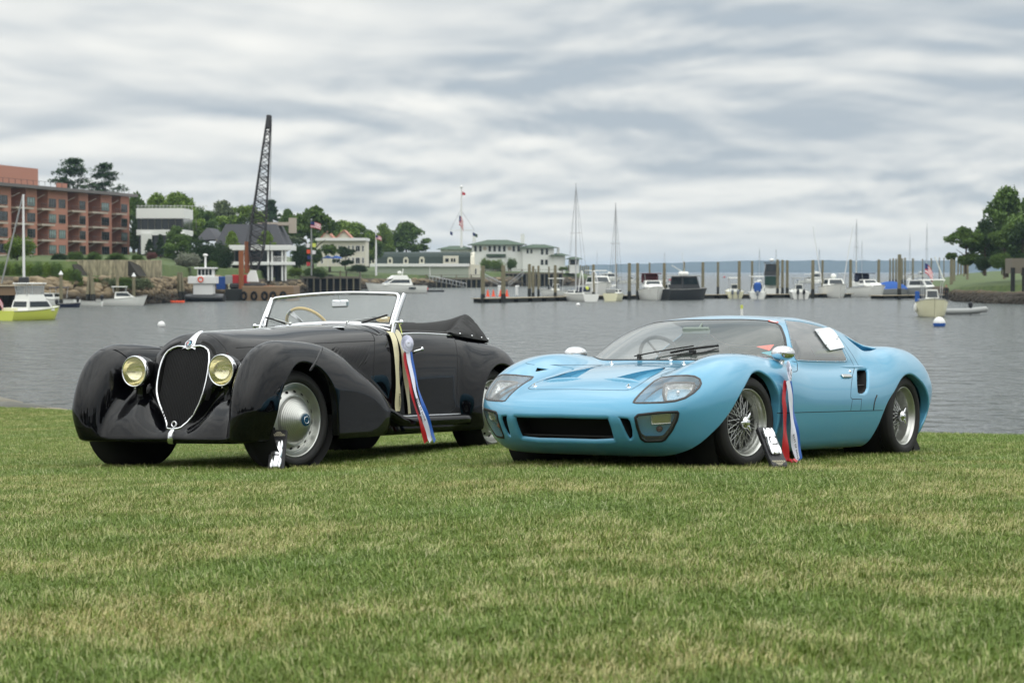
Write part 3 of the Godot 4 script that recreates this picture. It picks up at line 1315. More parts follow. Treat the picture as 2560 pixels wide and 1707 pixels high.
	for sg in [1.0,-1.0]:
		var ps: Array=hl if sg>0 else mirror(hl)
		var fr:=MB.new()
		strip_on(fr,coupe,ps,0.015,0.0025)
		part("headlight_seal",fr.mesh(),M.lamp_seal,o)
		rolled(P,coupe,ps,centre(ps),0.002,-coupe.normal(centre(ps))*0.06)
		var front:=[]
		var back:=[]
		for p in lens:
			var nn:=coupe.normal(p)
			front.append((p-nn*0.022)*Vector3(1,1,sg))
			back.append((p-nn*0.066)*Vector3(1,1,sg))
		var c:=centre(lens)
		var cn:=coupe.normal(coupe.snap(c))
		c=coupe.snap(c)*Vector3(1,1,sg)
		cn.z*=sg
		var rf:=MB.new()
		var rows:=[]
		for j in 6:
			var ring:=[]
			var t:=j/5.0
			for p in front:
				var q: Vector3=p.lerp(c-cn*0.022,1.0-cos(t*PI*0.5))-cn*(0.055*sin(t*PI*0.5)+0.003)
				ring.append(q)
			rows.append(ring)
		rf.rings(rows)
		var lamp:=part("headlight",rf.mesh(),M.dull_chrome,o)
		var bz:=MB.new()
		bz.tube(front,0.008,6,false,true)
		flange(bz,front,back)
		part("headlight_bezel",bz.mesh(),M.cabin_grey,lamp)
		var gl:=MB.new()
		var rows2:=[]
		for j in 5:
			var ring:=[]
			for p in front:
				ring.append(p.lerp(c-cn*0.012,j/4.0))
			rows2.append(ring)
		gl.rings(rows2)
		part("headlight_lens",gl.mesh(),M.fluted_glass,lamp)
		var bu:=MB.new()
		bu.ball(c-cn*0.045,Vector3(0.012,0.012,0.012),10,6)
		part("bulb",bu.mesh(),M.chrome,lamp)
	var out:=loop(3,[[1268,657],[1340,640],[1420,619],[1500,601],[1600,584],[1700,567],[1730,562],[1722,575],[1690,596],[1640,628],[1575,668],[1512,693]],14.0)
	var sc:=loop(3,[[558,604],[577,563],[640,571],[696,582],[640,589],[600,598]],14.0)
	sk=sk.split(inside(sk,flat(out,0,2,true),0,2,2,1,0.4))[1]
	sk=sk.split(inside(sk,flat(sc,0,2,true),0,2,2,1,0.4))[1]
	for sg in [1.0,-1.0]:
		var ps: Array=out if sg>0 else mirror(out)
		var fw:=ps[0] as Vector3
		var q:=MB.new()
		var low:=[]
		for p in ps:
			var t:=clampf((p.x-0.20)/0.42,0.0,1.0)
			low.append(p+Vector3(-0.01,-0.012-0.065*t,0))
		flange(q,ps,low)
		fan(q,low)
		part("hood_outlet",q.mesh(),paint,o)
		var lip:=MB.new()
		var la:=sight(3,1166,664)
		var lb:=sight(3,1345,678)
		var lc:=sight(3,1516,697)
		var lp:=[]
		for p in dense([la,lb,lc],0.02,false):
			p=coupe.snap(p)
			lp.append(Vector3(p.x,p.y,p.z*sg))
		strip_on(lip,coupe,lp,0.05,0.013,false,0.002,true)
		part("outlet_lip",lip.mesh(),paint,o)
		ps=sc if sg<0 else mirror(sc)
		var dk:=MB.new()
		fan(dk,rolled(P,coupe,ps,centre(ps),0.004,Vector3(-0.03,-0.05,0),true,dk))
		part("fender_scoop",dk.mesh(),M.black,o)
	var air:=loop(5,[[1350,806],[1362,780],[1400,770],[1488,772],[1518,792],[1538,850],[1543,960],[1538,1078],[1514,1138],[1470,1170],[1402,1166],[1372,1128],[1360,1000]],20.0)
	sk=sk.split(inside(sk,flat(air,0,1),0,1,0,2,0.5))[1]
	for sg in [1.0,-1.0]:
		var ps: Array=air if sg>0 else mirror(air)
		var dk:=MB.new()
		fan(dk,rolled(P,coupe,ps,centre(ps),0.016,Vector3(-0.02,0,0.09*sg),true,dk))
		part("side_intake",dk.mesh(),M.black,o)
		var bar:=MB.new()
		bar.bar(Vector3(-1.47,0.508,-0.80*sg),Vector3(-1.66,0.508,-0.82*sg),0.004)
		part("intake_bar",bar.mesh(),M.cabin_grey,o)
	var sail:=loop(5,[[1158,306],[1200,342],[1250,390],[1300,434],[1350,473],[1430,536],[1480,550],[1560,544],[1632,520],[1640,503],[1590,500],[1520,484],[1450,468],[1380,434],[1300,390],[1220,346]],16.0)
	var ok:=true
	for p in sail:
		if p.z>-0.2 or p.y>1.2 or p.y<0.5:
			ok=false
	if ok:
		sk=sk.split(inside(sk,flat(sail,0,1),0,1,0,2,0.3))[1]
		for sg in [1.0,-1.0]:
			var ps: Array=sail if sg>0 else mirror(sail)
			var q:=MB.new()
			var end:=rolled(q,coupe,ps,centre(ps),0.008,Vector3(-0.05,-0.045,0.05*sg))
			fan(q,end)
			part("sail_scoop",q.mesh(),paint,o)
	var ws:=[]
	for q in [[-0.985,0.0],[-0.99,0.15],[-1.0,0.3],[-1.012,0.42],[-1.01,0.465],[-0.985,0.505],[-0.966,0.53],[-0.884,0.592],[-0.83,0.632],[-0.778,0.664],[-0.735,0.69],[-0.70,0.704],[-0.655,0.703],[-0.57,0.672],[-0.45,0.595],[-0.36,0.505],[-0.305,0.40],[-0.28,0.30],[-0.268,0.15],[-0.264,0.0]]:
		ws.append(Vector2(q[0],q[1]))
	var wl: Array=catmull(ws,5)
	var wp:=PackedVector2Array(wl)
	for k in range(wl.size()-2,0,-1):
		wp.append(Vector2(wl[k].x,-wl[k].y))
	sp=sk.split(inside(sk,wp,0,2,0,1,0.6))
	sk=sp[1]
	part("windscreen",sp[0].mesh(),M.window_glass,o)
	var we:=[]
	for p in wp:
		we.append(coupe.snap(on_top(coupe,p.x,p.y)))
	var seal:=MB.new()
	strip_on(seal,coupe,we,0.02,0.003)
	part("windscreen_seal",seal.mesh(),M.seal,o)
	var sw:=loop(5,[[350,116],[376,113],[560,131],[740,168],[880,208],[955,240],[1035,315],[1125,445],[1195,592],[1224,658],[1218,688],[1180,699],[960,698],[700,690],[512,680],[486,640],[446,480],[405,300],[365,155]],24.0)
	sp=sk.split(inside(sk,flat(sw,0,1),0,1,0,2,0.35))
	sk=sp[1]
	fl=sk_halves(sp[0])
	both("side_window",[fl[0].mesh(),fl[1].mesh()],M.plastic_sky_tint,o)
	for sg in [1.0,-1.0]:
		var ps: Array=sw if sg>0 else mirror(sw)
		seal=MB.new()
		strip_on(seal,coupe,ps,0.012,0.002)
		part("window_frame",seal.mesh(),paint,o)
		var gp:=MB.new()
		strip_on(gp,coupe,ps,0.003,0.003)
		part("window_gap",gp.mesh(),M.gap,o)
	var rivet:=MB.new()
	rivet.ball(Vector3.ZERO,Vector3(0.0035,0.0035,0.0035),6,4)
	var rm:=rivet.mesh()
	for k in range(0,sw.size(),5):
		part("rivet",rm,M.dull_chrome,o,sw[k]+coupe.normal(sw[k])*0.003)
	var fp:=loop(5,[[757,260],[860,246],[958,237],[1018,274],[1060,325],[1095,384],[1135,450],[1166,513],[1066,532],[968,550],[908,478],[850,392],[792,310]],40.0)
	var fm:=MB.new()
	var hi:=[]
	var lo2:=[]
	for p in fp:
		var nn:=coupe.normal(p)
		hi.append(p+nn*0.014)
		lo2.append(p+nn*0.009)
	fan(fm,hi)
	flange(fm,hi,lo2)
	part("window_flap",fm.mesh(),M.white_plastic,o)
	for q in [[795,305],[908,478],[1070,372],[1060,395]]:
		var p:=sight(5,q[0],q[1])
		part("flap_screw",rm,M.chrome,o,p+coupe.normal(p)*0.017).scale=Vector3(1.8,1.8,1.8)
	var dr:=loop(5,[[945,208],[1040,302],[1160,462],[1250,612],[1318,748]],30.0,false)
	var dl:=loop(4,[[1560,560],[1540,640],[1528,740],[1524,830],[1540,848],[1524,950]],30.0,false)
	var dp:=PackedVector2Array([Vector2(-0.66,0.336),Vector2(-0.66,0.665)])
	for k in range(sw.size()-1,-1,-1):
		pass
	dp.append(Vector2(-0.86,0.77))
	dp.append(Vector2(-1.10,0.95))
	for p in dr:
		dp.append(Vector2(p.x,p.y))
	for p in dl:
		dp.append(Vector2(p.x,p.y))
	sp=sk.split(inside(sk,dp,0,1,0,2,0.45))
	sk=sp[1]
	fl=sk_halves(sp[0])
	both("door",[fl[0].mesh(),fl[1].mesh()],paint,o)
	var hd:=loop(3,[[930,760],[1200,766],[1362,768],[1400,764],[1432,756],[1500,715],[1590,652],[1700,597],[1850,557],[1985,528]],16.0,false)
	hd[0].z=0.0
	var hp:=PackedVector2Array()
	for p in hd:
		hp.append(Vector2(p.x,absf(p.z)))
	hp.append(Vector2(-0.235,0.42))
	hp.append(Vector2(-0.235,0.0))
	var full:=hp.duplicate()
	for k in range(hp.size()-2,0,-1):
		full.append(Vector2(hp[k].x,-hp[k].y))
	sp=sk.split(inside(sk,full,0,2,0,1,0.4))
	sk=sp[1]
	part("front_hood",sp[0].mesh(),paint,o)
	part("body",sk.mesh(),paint,o)
	part("body_edge",P.mesh(),paint,o)
	var gaps:=MB.new()
	var lines:=[hd,mirror(hd),dr,mirror(dr),dl,mirror(dl)]
	for ln in [[5,[[950,203],[1060,290],[1200,455],[1300,600],[1385,748]]],[4,[[865,972],[1100,965],[1400,957],[1600,951],[1812,946]]],[4,[[1622,846],[1614,948]]],[4,[[1538,846],[1622,846]]],[5,[[445,690],[520,700],[528,730],[528,815],[515,832],[468,836]]]]:
		var ps:=loop(ln[0],ln[1],30.0,false)
		lines.append(ps)
		lines.append(mirror(ps))
	for ps in lines:
		strip_on(gaps,coupe,ps,0.0045,0.0008,false,0.001)
	part("shut_line",gaps.mesh(),M.gap,o)
	var crease:=MB.new()
	for sg in [1.0,-1.0]:
		var ps:=loop(5,[[1105,764],[1220,767],[1330,768],[1400,764],[1490,764]],30.0,false)
		strip_on(crease,coupe,ps if sg>0 else mirror(ps),0.02,0.007,false,0.002,true)
	part("intake_lip",crease.mesh(),paint,o)
	for sg in [1.0,-1.0]:
		var hm:=MB.new()
		var ha:=sight(5,1142,899)
		var hb:=sight(5,1268,906)
		var hn:=coupe.normal(ha)
		hm.bbox((ha+hb)*0.5*Vector3(1,1,sg)+hn*Vector3(1,1,sg)*0.006,Vector3(ha.distance_to(hb),0.028,0.014),0.004,frame(Vector3.ZERO,hn*Vector3(1,1,sg)).basis)
		part("door_handle",hm.mesh(),M.dull_chrome,o)
		var lk:=MB.new()
		var lp:=sight(5,1264,832)
		lk.lathe([Vector2(0,0.008),Vector2(0.008,0.008),Vector2(0.011,0.0)],axis(lp*Vector3(1,1,sg),coupe.normal(lp)*Vector3(1,1,sg),Vector3.UP),14)
		part("door_lock",lk.mesh(),M.chrome,o)
		var st:=MB.new()
		var sl:=loop(8,[[398,552],[372,610],[352,700],[344,782]],20.0,false)
		strip_on(st,coupe,sl if sg>0 else mirror(sl),0.012,0.004,false)
		part("strap",st.mesh(),M.seal,o)
	var pin:=MB.new()
	pin.lathe([Vector2(0,0.022),Vector2(0.004,0.022),Vector2(0.004,0.004),Vector2(0.012,0.003),Vector2(0.013,0.0)],Transform3D.IDENTITY,12)
	pin.tube([Vector3(-0.02,0.014,0.0),Vector3(0,0.016,0.004),Vector3(0.02,0.012,0.008)],0.0016,5)
	var pm:=pin.mesh()
	for q in [[3,1398,742],[3,1890,538],[3,1775,500]]:
		var p:=sight(q[0],q[1],q[2])
		for sg in [1.0,-1.0]:
			if q[1]==1775 and sg<0:
				continue
			part("hood_pin",pm,M.chrome,o).transform=axis(p*Vector3(1,1,sg),coupe.normal(p)*Vector3(1,1,sg))
	for sg in [-1.0,1.0]:
		var c:=Vector3(-0.51,0.712,0.778*sg)
		var mm:=MB.new()
		var rs:=[]
		for q in [[0.075,0.0],[0.073,0.025],[0.062,0.045],[0.038,0.056],[0.0,0.060],[-0.032,0.0585],[-0.052,0.054]]:
			var ring:=[]
			for e in 20:
				var an:=TAU*e/20.0
				ring.append(c+Vector3(q[0],sin(an)*q[1]*0.82,cos(an)*q[1]*1.12))
			rs.append(ring)
		mm.rings(rs,true,false,false)
		var mi:=part("door_mirror",mm.mesh(),M.chrome,o)
		var mg:=MB.new()
		fan(mg,rs[6])
		part("mirror_glass",mg.mesh(),M.chrome,mi)
		var ms:=MB.new()
		ms.tube([c+Vector3(0.0,-0.03,0.0),c+Vector3(0.01,-0.06,-0.005*sg),c+Vector3(0.015,-0.085,-0.01*sg)],[0.018,0.014,0.022],10)
		part("mirror_stem",ms.mesh(),M.chrome,mi)
	var wi:=MB.new()
	var arm:=loop(6,[[645,514],[760,490],[1000,446],[1290,402]],40.0,false)
	var bl:=loop(6,[[1035,474],[1200,440],[1400,414],[1560,396]],40.0,false)
	var bl2:=loop(6,[[1040,486],[1250,470],[1400,448],[1555,408]],40.0,false)
	for pack in [[arm,0.022,0.005],[bl,0.020,0.009],[bl2,0.008,0.004]]:
		var ps:=[]
		for p in pack[0]:
			ps.append(p+coupe.normal(p)*pack[1])
		wi.tube(ps,pack[2],6)
	var wb:=sight(6,690,507)
	wi.lathe([Vector2(0,0.03),Vector2(0.013,0.03),Vector2(0.016,0.0)],axis(wb,Vector3.UP),12)
	wi.bbox(sight(6,1280,455)+Vector3(0.01,0.015,0),Vector3(0.02,0.02,0.05),0.004)
	part("wiper",wi.mesh(),M.cabin_black,o)
	var din:=MB.new()
	var dash:=PackedVector2Array()
	for q in wl:
		dash.append(Vector2(q.x-0.03,q.y*0.97))
	din.face([Vector3(-0.30,0.652,-0.45),Vector3(-0.30,0.652,0.45),Vector3(-0.52,0.668,0.62),Vector3(-0.78,0.67,0.67),Vector3(-0.78,0.67,-0.67),Vector3(-0.52,0.668,-0.62)])
	din.bbox(Vector3(-0.78,0.60,0),Vector3(0.06,0.15,1.3),0.02)
	part("dashboard",din.mesh(),M.cabin_black,o)
	var tub:=MB.new()
	for f in [[Vector3(-1.1,0.14,0),Vector3(1.5,0.02,1.4)],[Vector3(-1.1,0.35,0.74),Vector3(1.5,0.45,0.02)],[Vector3(-1.1,0.35,-0.74),Vector3(1.5,0.45,0.02)],[Vector3(-1.74,0.42,0),Vector3(0.02,0.56,1.2)],[Vector3(-1.1,0.4,0),Vector3(1.2,0.3,0.2)]]:
		tub.box(f[0],f[1])
	part("cabin_light_block",tub.mesh(),M.cabin_black,o)  # dark floor and sides added under the glass to block light
	for sg in [-1.0,1.0]:
		var se:=MB.new()
		se.tube([Vector3(-1.05,0.22,0.34*sg),Vector3(-1.38,0.2,0.34*sg),Vector3(-1.56,0.5,0.33*sg),Vector3(-1.62,0.72,0.32*sg),Vector3(-1.64,0.80,0.32*sg)],[0.17,0.19,0.18,0.14,0.09],12)
		part("seat",se.mesh(),M.cabin_grey,o)
	var stw:=MB.new()
	var sc2:=sight_at(6,940,505,2,0.33)
	var ring:=[]
	var sxf:=axis(sc2,Vector3(-0.85,0.5,0))
	for e in 32:
		ring.append(sxf*Vector3(cos(TAU*e/32.0)*0.165,0,sin(TAU*e/32.0)*0.165))
	stw.tube(ring,0.013,8,false,true)
	for e in 3:
		stw.bar(sc2,sxf*Vector3(cos(TAU*e/3.0+0.5)*0.165,0,sin(TAU*e/3.0+0.5)*0.165),0.008)
	part("steering_wheel",stw.mesh(),M.cabin_black,o)
	var rv:=MB.new()
	var rc:=sight_at(6,1310,207,2,-0.02)
	rv.bbox(rc,Vector3(0.025,0.055,0.2),0.012,Basis(Vector3.UP,0.1))
	rv.bar(rc+Vector3(-0.02,0,0),rc+Vector3(-0.08,0.05,0),0.008)
	part("rear_view_mirror",rv.mesh(),M.cabin_green,o)
	var cab:=MB.new()
	var c1:=sight_at(6,1470,250,2,-0.12)
	cab.tube(catmull([c1,sight_at(6,1560,320,2,-0.2),sight_at(6,1680,360,2,-0.3),sight_at(6,1960,376,2,-0.5)],5),0.004,5)
	part("cable",cab.mesh(),M.cabin_black,o)
	for tr in [["M",[[1966,375],[2160,353],[2110,418]]],["T",[[2012,440],[2150,422],[2150,480]]]]:
		var q:=MB.new()
		var ps:=[]
		for p in tr[1]:
			var w:=sight(6,p[0],p[1])
			var dirv:=(w-car_xf.affine_inverse()*Vector3(0,CAM_Y,0)).normalized()
			ps.append(w+dirv*0.07)
		q.face(ps)
		var back:=[]
		var n0: Vector3=(ps[1]-ps[0]).cross(ps[2]-ps[0]).normalized()
		for p in ps:
			back.append(p+n0*0.002)
		q.face(back)
		flange(q,ps,back)
		part("card",q.mesh(),M.orange_card if tr[0]=="M" else M.teal_card,o)
	var stk:=MB.new()
	var sa:=sight(6,2152,108)
	var sn:=coupe.normal(sa)
	var sxf2:=axis(sa+sn*0.004,sn,Vector3.BACK)
	for q in [[0.038,M.orange_card,0.0],[0.026,M.white_plastic,0.0008]]:
		var mb:=MB.new()
		var r2:=[]
		for e in 24:
			r2.append(sxf2*Vector3(cos(TAU*e/24.0)*q[0],q[2],sin(TAU*e/24.0)*q[0]*0.62))
		fan(mb,r2)
		part("round_sticker",mb.mesh(),q[1],o)
	var ub:=MB.new()
	ub.box(Vector3(0.12,0.19,0),Vector3(0.9,0.12,0.8))
	ub.box(Vector3(-1.0,0.16,0),Vector3(1.4,0.1,1.56))
	ub.box(Vector3(-2.3,0.2,0),Vector3(1.0,0.12,0.9))
	part("underbody",ub.mesh(),M.black,o)
	for q in [[0.02,1.0],[0.02,-1.0],[-2.36,1.0],[-2.36,-1.0]]:
		var wm:=MB.new()
		wm.lathe([Vector2(0.0,-0.36),Vector2(0.345,-0.36),Vector2(0.35,-0.20),Vector2(0.345,-0.075)],axis(Vector3(q[0],0.26,0.83*q[1]),Vector3(0,0,q[1]),Vector3.RIGHT),32,PI if q[1]<0 else 0.0,TAU if q[1]<0 else PI)
		part("wheel_well_shade",wm.mesh(),M.black,o)  # black liner darkens the arch, shade put into its colour
	for q in [[0.0,-0.79,0.065,0.286],[0.0,0.79,0.065,0.286],[-2.374,-0.80,0.105,0.29],[-2.374,0.80,0.105,0.29]]:
		var sg:=signf(q[1])
		var dirw:=Vector3(0,0,sg)
		if q[0]==0.0:
			dirw=dirw.rotated(Vector3.UP,-0.14)
		wire_wheel(o,axis(Vector3(q[0],q[3]-0.002,q[1]),dirw,Vector3.UP),q[2],q[3])
	var chock:=MB.new()
	chock.prism(PackedVector2Array([Vector2(0,0),Vector2(0.14,0),Vector2(0.12,0.05),Vector2(0.03,0.14)]),Transform3D(Basis(Vector3(-1,0,0),Vector3.UP,Vector3(0,0,-1)),Vector3(-2.60,0,-0.78)),0.12)
	var cm:=part("chock",chock.mesh(),M.rubber,o)
	o.remove_child(cm)
	cm.name="wheel_chock"
	add_child(cm)
	cm.transform=car_xf
	tag(cm,"black rubber chock wedged behind the blue coupe's rear wheel","wheel chock")
func sk_halves(s: Hull) -> Array:
	var d:=PackedFloat32Array()
	d.resize(s.v.size())
	for k in s.v.size():
		d[k]=s.v[k].z+1e-5
	return s.split(d)
func more_materials() -> void:
	mat("fog_lens",Color8(150,150,96),0.15,0.5)
	mat("lamp_seal",Color8(62,60,60),0.5)
	mat("cabin_green",Color8(120,132,124),0.4)
	mat("orange_card",Color8(226,78,52),0.6)
	mat("teal_card",Color8(40,150,165),0.6)
	var fg:=glass("fluted_glass",Color8(225,230,230),0.12)
	fg.roughness=0.12
	mat("grille_black",Color8(20,20,21),0.35,0.3)
	mat("badge_blue",Color8(22,30,66),0.3)
	mat("badge_white",Color8(225,225,222),0.3)
	mat("badge_teal",Color8(110,170,190),0.3)
	mat("badge_red",Color8(170,24,30),0.3)
	mat("badge_green",Color8(30,110,70),0.3)
	mat("warm_reflector",Color8(226,220,186),0.12,1.0)
	var yl:=glass("yellow_lens",Color8(232,226,170),0.16)
	yl.roughness=0.04
	mat("wheel_silver",Color8(188,189,184),0.30,0.85)
	mat("hub_blue",Color8(14,62,88),0.35)
	mat("dark_leather",Color8(34,32,30),0.6)
	mat("cream",Color8(205,176,104),0.35)
	var cv:=mat("canvas",Color8(46,46,46),0.9)
	cv.normal_enabled=true
	cv.normal_texture=noise_tex(71,0.25,2,Color.BLACK,Color.WHITE,256,true,3.0)
	cv.normal_scale=0.5
	cv.uv1_triplanar=true
	cv.uv1_scale=Vector3(6,6,6)
	mat("skin",Color8(190,140,115),0.6)
	var cu:=glass("curtain",Color8(190,196,196),0.35)
	cu.roughness=0.15
	mat("concrete_stained",Color.WHITE,0.9)
	M.concrete_stained.albedo_texture=noise_tex(161,0.03,4,Color8(110,104,84),Color8(186,176,146),256)
	M.concrete_stained.uv1_triplanar=true
	M.concrete_stained.uv1_scale=Vector3(0.25,0.06,0.25)
	mat("riprap",Color8(128,116,96),0.95)
	M.riprap.vertex_color_use_as_albedo=true
class RoadsterField extends Field:
	var yh:=Spl.new([Vector2(-3.8,0.52),Vector2(-3.6,0.62),Vector2(-3.3,0.79),Vector2(-3.0,0.90),Vector2(-2.7,0.98),Vector2(-2.4,1.03),Vector2(-2.0,1.05),Vector2(-1.6,1.05),Vector2(-1.43,1.042),Vector2(-0.81,1.014),Vector2(-0.33,0.983),Vector2(0.0,0.968),Vector2(0.15,0.955),Vector2(0.22,0.935),Vector2(0.3,0.90),Vector2(0.5,0.80)])
	var wb:=Spl.new([Vector2(-3.8,0.22),Vector2(-3.6,0.34),Vector2(-3.3,0.52),Vector2(-3.0,0.64),Vector2(-2.7,0.71),Vector2(-2.3,0.745),Vector2(-2.0,0.75),Vector2(-1.5,0.745),Vector2(-1.2,0.73),Vector2(-1.0,0.70),Vector2(-0.6,0.62),Vector2(-0.3,0.56),Vector2(-0.085,0.51),Vector2(0.0,0.485),Vector2(0.1,0.445),Vector2(0.2,0.39),Vector2(0.3,0.33),Vector2(0.45,0.26)])
	var xg:=Spl.new([Vector2(0.1,0.462),Vector2(0.286,0.425),Vector2(0.45,0.385),Vector2(0.656,0.325),Vector2(0.75,0.298),Vector2(0.83,0.27),Vector2(0.90,0.235),Vector2(1.0,0.17)])
	var r1:=Spl.new([Vector2(-60,0.50),Vector2(-30,0.585),Vector2(-15,0.628),Vector2(0,0.632),Vector2(20,0.627),Vector2(45,0.615),Vector2(62,0.568),Vector2(78,0.523),Vector2(94,0.510),Vector2(108,0.528),Vector2(122,0.573),Vector2(143,0.688),Vector2(157,0.806),Vector2(167.6,0.966),Vector2(174,1.075),Vector2(180,1.15),Vector2(186,1.13),Vector2(196,0.95),Vector2(215,0.7),Vector2(300,0.56)])
	var r2:=Spl.new([Vector2(-60,0.5),Vector2(-20,0.60),Vector2(0,0.608),Vector2(15,0.605),Vector2(45,0.565),Vector2(70,0.522),Vector2(90,0.510),Vector2(110,0.516),Vector2(132,0.540),Vector2(150,0.62),Vector2(165,0.74),Vector2(180,0.82),Vector2(195,0.7),Vector2(300,0.5)])
	var ha:=Spl.new([Vector2(0.0,-0.02),Vector2(0.05,0.085),Vector2(0.1,0.15),Vector2(0.2,0.24),Vector2(0.3,0.295),Vector2(0.5,0.34),Vector2(0.8,0.36)])
	func pontoon(dx: float,dy: float,a: float,r: Spl,ac: float,hw: float,hh: float) -> float:
		var rr:=sqrt(dx*dx+dy*dy)
		var th:=rad_to_deg(atan2(dy,dx))
		if th<-60.0:
			th+=360.0
		var e:=maxf((rr-(r.at(th)-hh))/hh,0.0)
		var v:=absf(a-ac)/hw
		return (pow(pow(e,2.1)+pow(v,2.1),0.47619)-1.0)*minf(hh,hw)
	func f(p: Vector3) -> float:
		var x:=p.x
		var y:=p.y
		var a:=absf(p.z)
		var n: float=2.7+1.3*sstep(-0.4,-1.4,x)-1.0*sstep(-2.4,-3.2,x)
		var w:=wb.at(x)
		var fr: float=sstep(-0.15,0.25,x)
		w*=1.0-0.72*fr*sstep(0.66,0.24,y)
		var h:=yh.at(x)-0.5
		var up:=maxf(y-0.5,0.0)/h
		var d:=(pow(pow(a/w,n)+pow(up,n),1.0/n)-1.0)*minf(w,h+0.1)
		if x>-0.2:
			d=smax(d,(x-xg.at(y))*0.95,0.09)
		if x<-3.0:
			d=smax(d,-3.72-x,0.3)
		if x>-1.45:
			var t: float=sstep(-0.3,-1.1,x)
			var ac:=0.685+0.02*t
			var low: float=sstep(0.44,0.16,y)*sstep(0.1,0.4,x)
			ac-=0.035*low
			var hw: float=0.178-0.04*t-0.035*low
			d=smin(d,pontoon(x,y-0.38,a,r1,ac,hw,0.40-0.18*t),0.05)
			if x>-0.6:
				var xf: float=0.462+0.06*sstep(0.0,0.42,a)
				var ya: float=0.268+ha.at(maxf(xf-x,0.0))*sstep(0.03,0.36,a)
				var q: float=smax(smax((y-ya)*0.72,x-xf,0.07),a-0.62,0.05)
				d=smin(d,q,0.07)
		elif x<-1.9:
			var t: float=sstep(-2.9,-3.5,x)
			d=smin(d,pontoon(x+2.734,y-0.38,a,r2,0.65-0.08*t,0.195,0.34),0.075)
		return smax(d,0.205-y,0.03)
var roadster: RoadsterField
const ZOOM_R:={1: [100.0,680.0,3.0156],2: [600.0,680.0,3.0157],3: [640.0,900.0,5.6],4: [370.0,820.0,5.2259],5: [160.0,840.0,4.6115],6: [600.0,700.0,5.6],7: [960.0,760.0,4.3567],8: [920.0,780.0,8.711]}
func disc_wheel(o: Node3D,t: Transform3D,rt: float) -> void:
	var id:=Transform3D.IDENTITY
	var rim:=MB.new()
	rim.lathe([Vector2(0.258,-0.01),Vector2(0.2585,-0.002),Vector2(0.255,0.003),Vector2(0.249,0.002),Vector2(0.2455,-0.004),Vector2(0.242,-0.016),Vector2(0.234,-0.036),Vector2(0.226,-0.046)],id,72)
	rim.lathe([Vector2(0.226,-0.046),Vector2(0.219,-0.044),Vector2(0.212,-0.036),Vector2(0.198,-0.027),Vector2(0.180,-0.017),Vector2(0.172,-0.013)],id,72)
	var prof:=[Vector2(0.172,-0.013),Vector2(0.168,-0.015),Vector2(0.165,-0.012)]
	var steps:=11
	for k in steps:
		var a:=float(k)/steps
		var b:=float(k+1)/steps
		var ra:=lerpf(0.165,0.054,a)
		var rb:=lerpf(0.165,0.054,b)
		var ya:=-0.012+0.104*pow(a,0.82)
		var yb:=-0.012+0.104*pow(b,0.82)
		prof.append(Vector2(lerpf(ra,rb,0.10),ya+0.0012))
		prof.append(Vector2(lerpf(ra,rb,0.78),lerpf(ya,yb,0.80)))
		prof.append(Vector2(lerpf(ra,rb,0.90),lerpf(ya,yb,0.80)-0.0022))
		prof.append(Vector2(rb,yb-0.0008))
	prof.append(Vector2(0.046,0.094))
	prof.append(Vector2(0.0,0.094))
	rim.lathe(prof,id,72)
	rim.lathe([Vector2(0.226,-0.046),Vector2(0.23,-0.10),Vector2(0.255,-0.15)],id,40)
	var w:=part("wheel",rim.mesh(),M.wheel_silver,o)
	w.transform=t
	var ty:=MB.new()
	ty.lathe([Vector2(0.256,-0.006),Vector2(0.263,0.010),Vector2(0.275,0.019),Vector2(0.280,0.0195),Vector2(0.282,0.022),Vector2(0.300,0.022),Vector2(0.302,0.0195),Vector2(rt-0.028,0.012),Vector2(rt-0.014,0.0),Vector2(rt-0.004,-0.018),Vector2(rt,-0.04)],id,72)
	for k in 3:
		var y:=-0.04-k*0.024
		ty.lathe([Vector2(rt,y),Vector2(rt+0.001,y-0.017),Vector2(rt-0.006,y-0.018),Vector2(rt-0.006,y-0.023),Vector2(rt,y-0.024)],id,72,0,TAU,true)
	ty.lathe([Vector2(rt,-0.112),Vector2(rt-0.012,-0.145),Vector2(rt-0.04,-0.165),Vector2(0.26,-0.15)],id,72)
	part("tyre",ty.mesh(),M.rubber,w)
	var hole:=MB.new()
	var ps:=[]
	for e in 16:
		ps.append(Vector3(cos(TAU*e/16.0)*0.0105,0.0012,sin(TAU*e/16.0)*0.0145))
	fan(hole,ps)
	var hm:=hole.mesh()
	for k in 16:
		var an:=TAU*k/16.0+0.1
		var h:=part("vent_hole",hm,M.gap,w)
		h.transform=Transform3D(Basis(Vector3.UP,-an)*Basis(Vector3(0,0,1),-0.62),Vector3(cos(an)*0.197,-0.0262,sin(an)*0.197))
	var cap:=MB.new()
	cap.lathe([Vector2(0.041,0.09),Vector2(0.041,0.098),Vector2(0.038,0.101),Vector2(0.0,0.102)],id,32)
	var cp:=part("hub_cap",cap.mesh(),M.hub_blue,w)
	var hx:=MB.new()
	var hex:=[]
	for e in 6:
		hex.append(Vector3(cos(TAU*e/6.0+0.3)*0.026,0.1035,sin(TAU*e/6.0+0.3)*0.026))
	hx.tube(dense(hex,0.013),0.0026,6,false,true)
	part("hexagon",hx.mesh(),M.chrome,w)
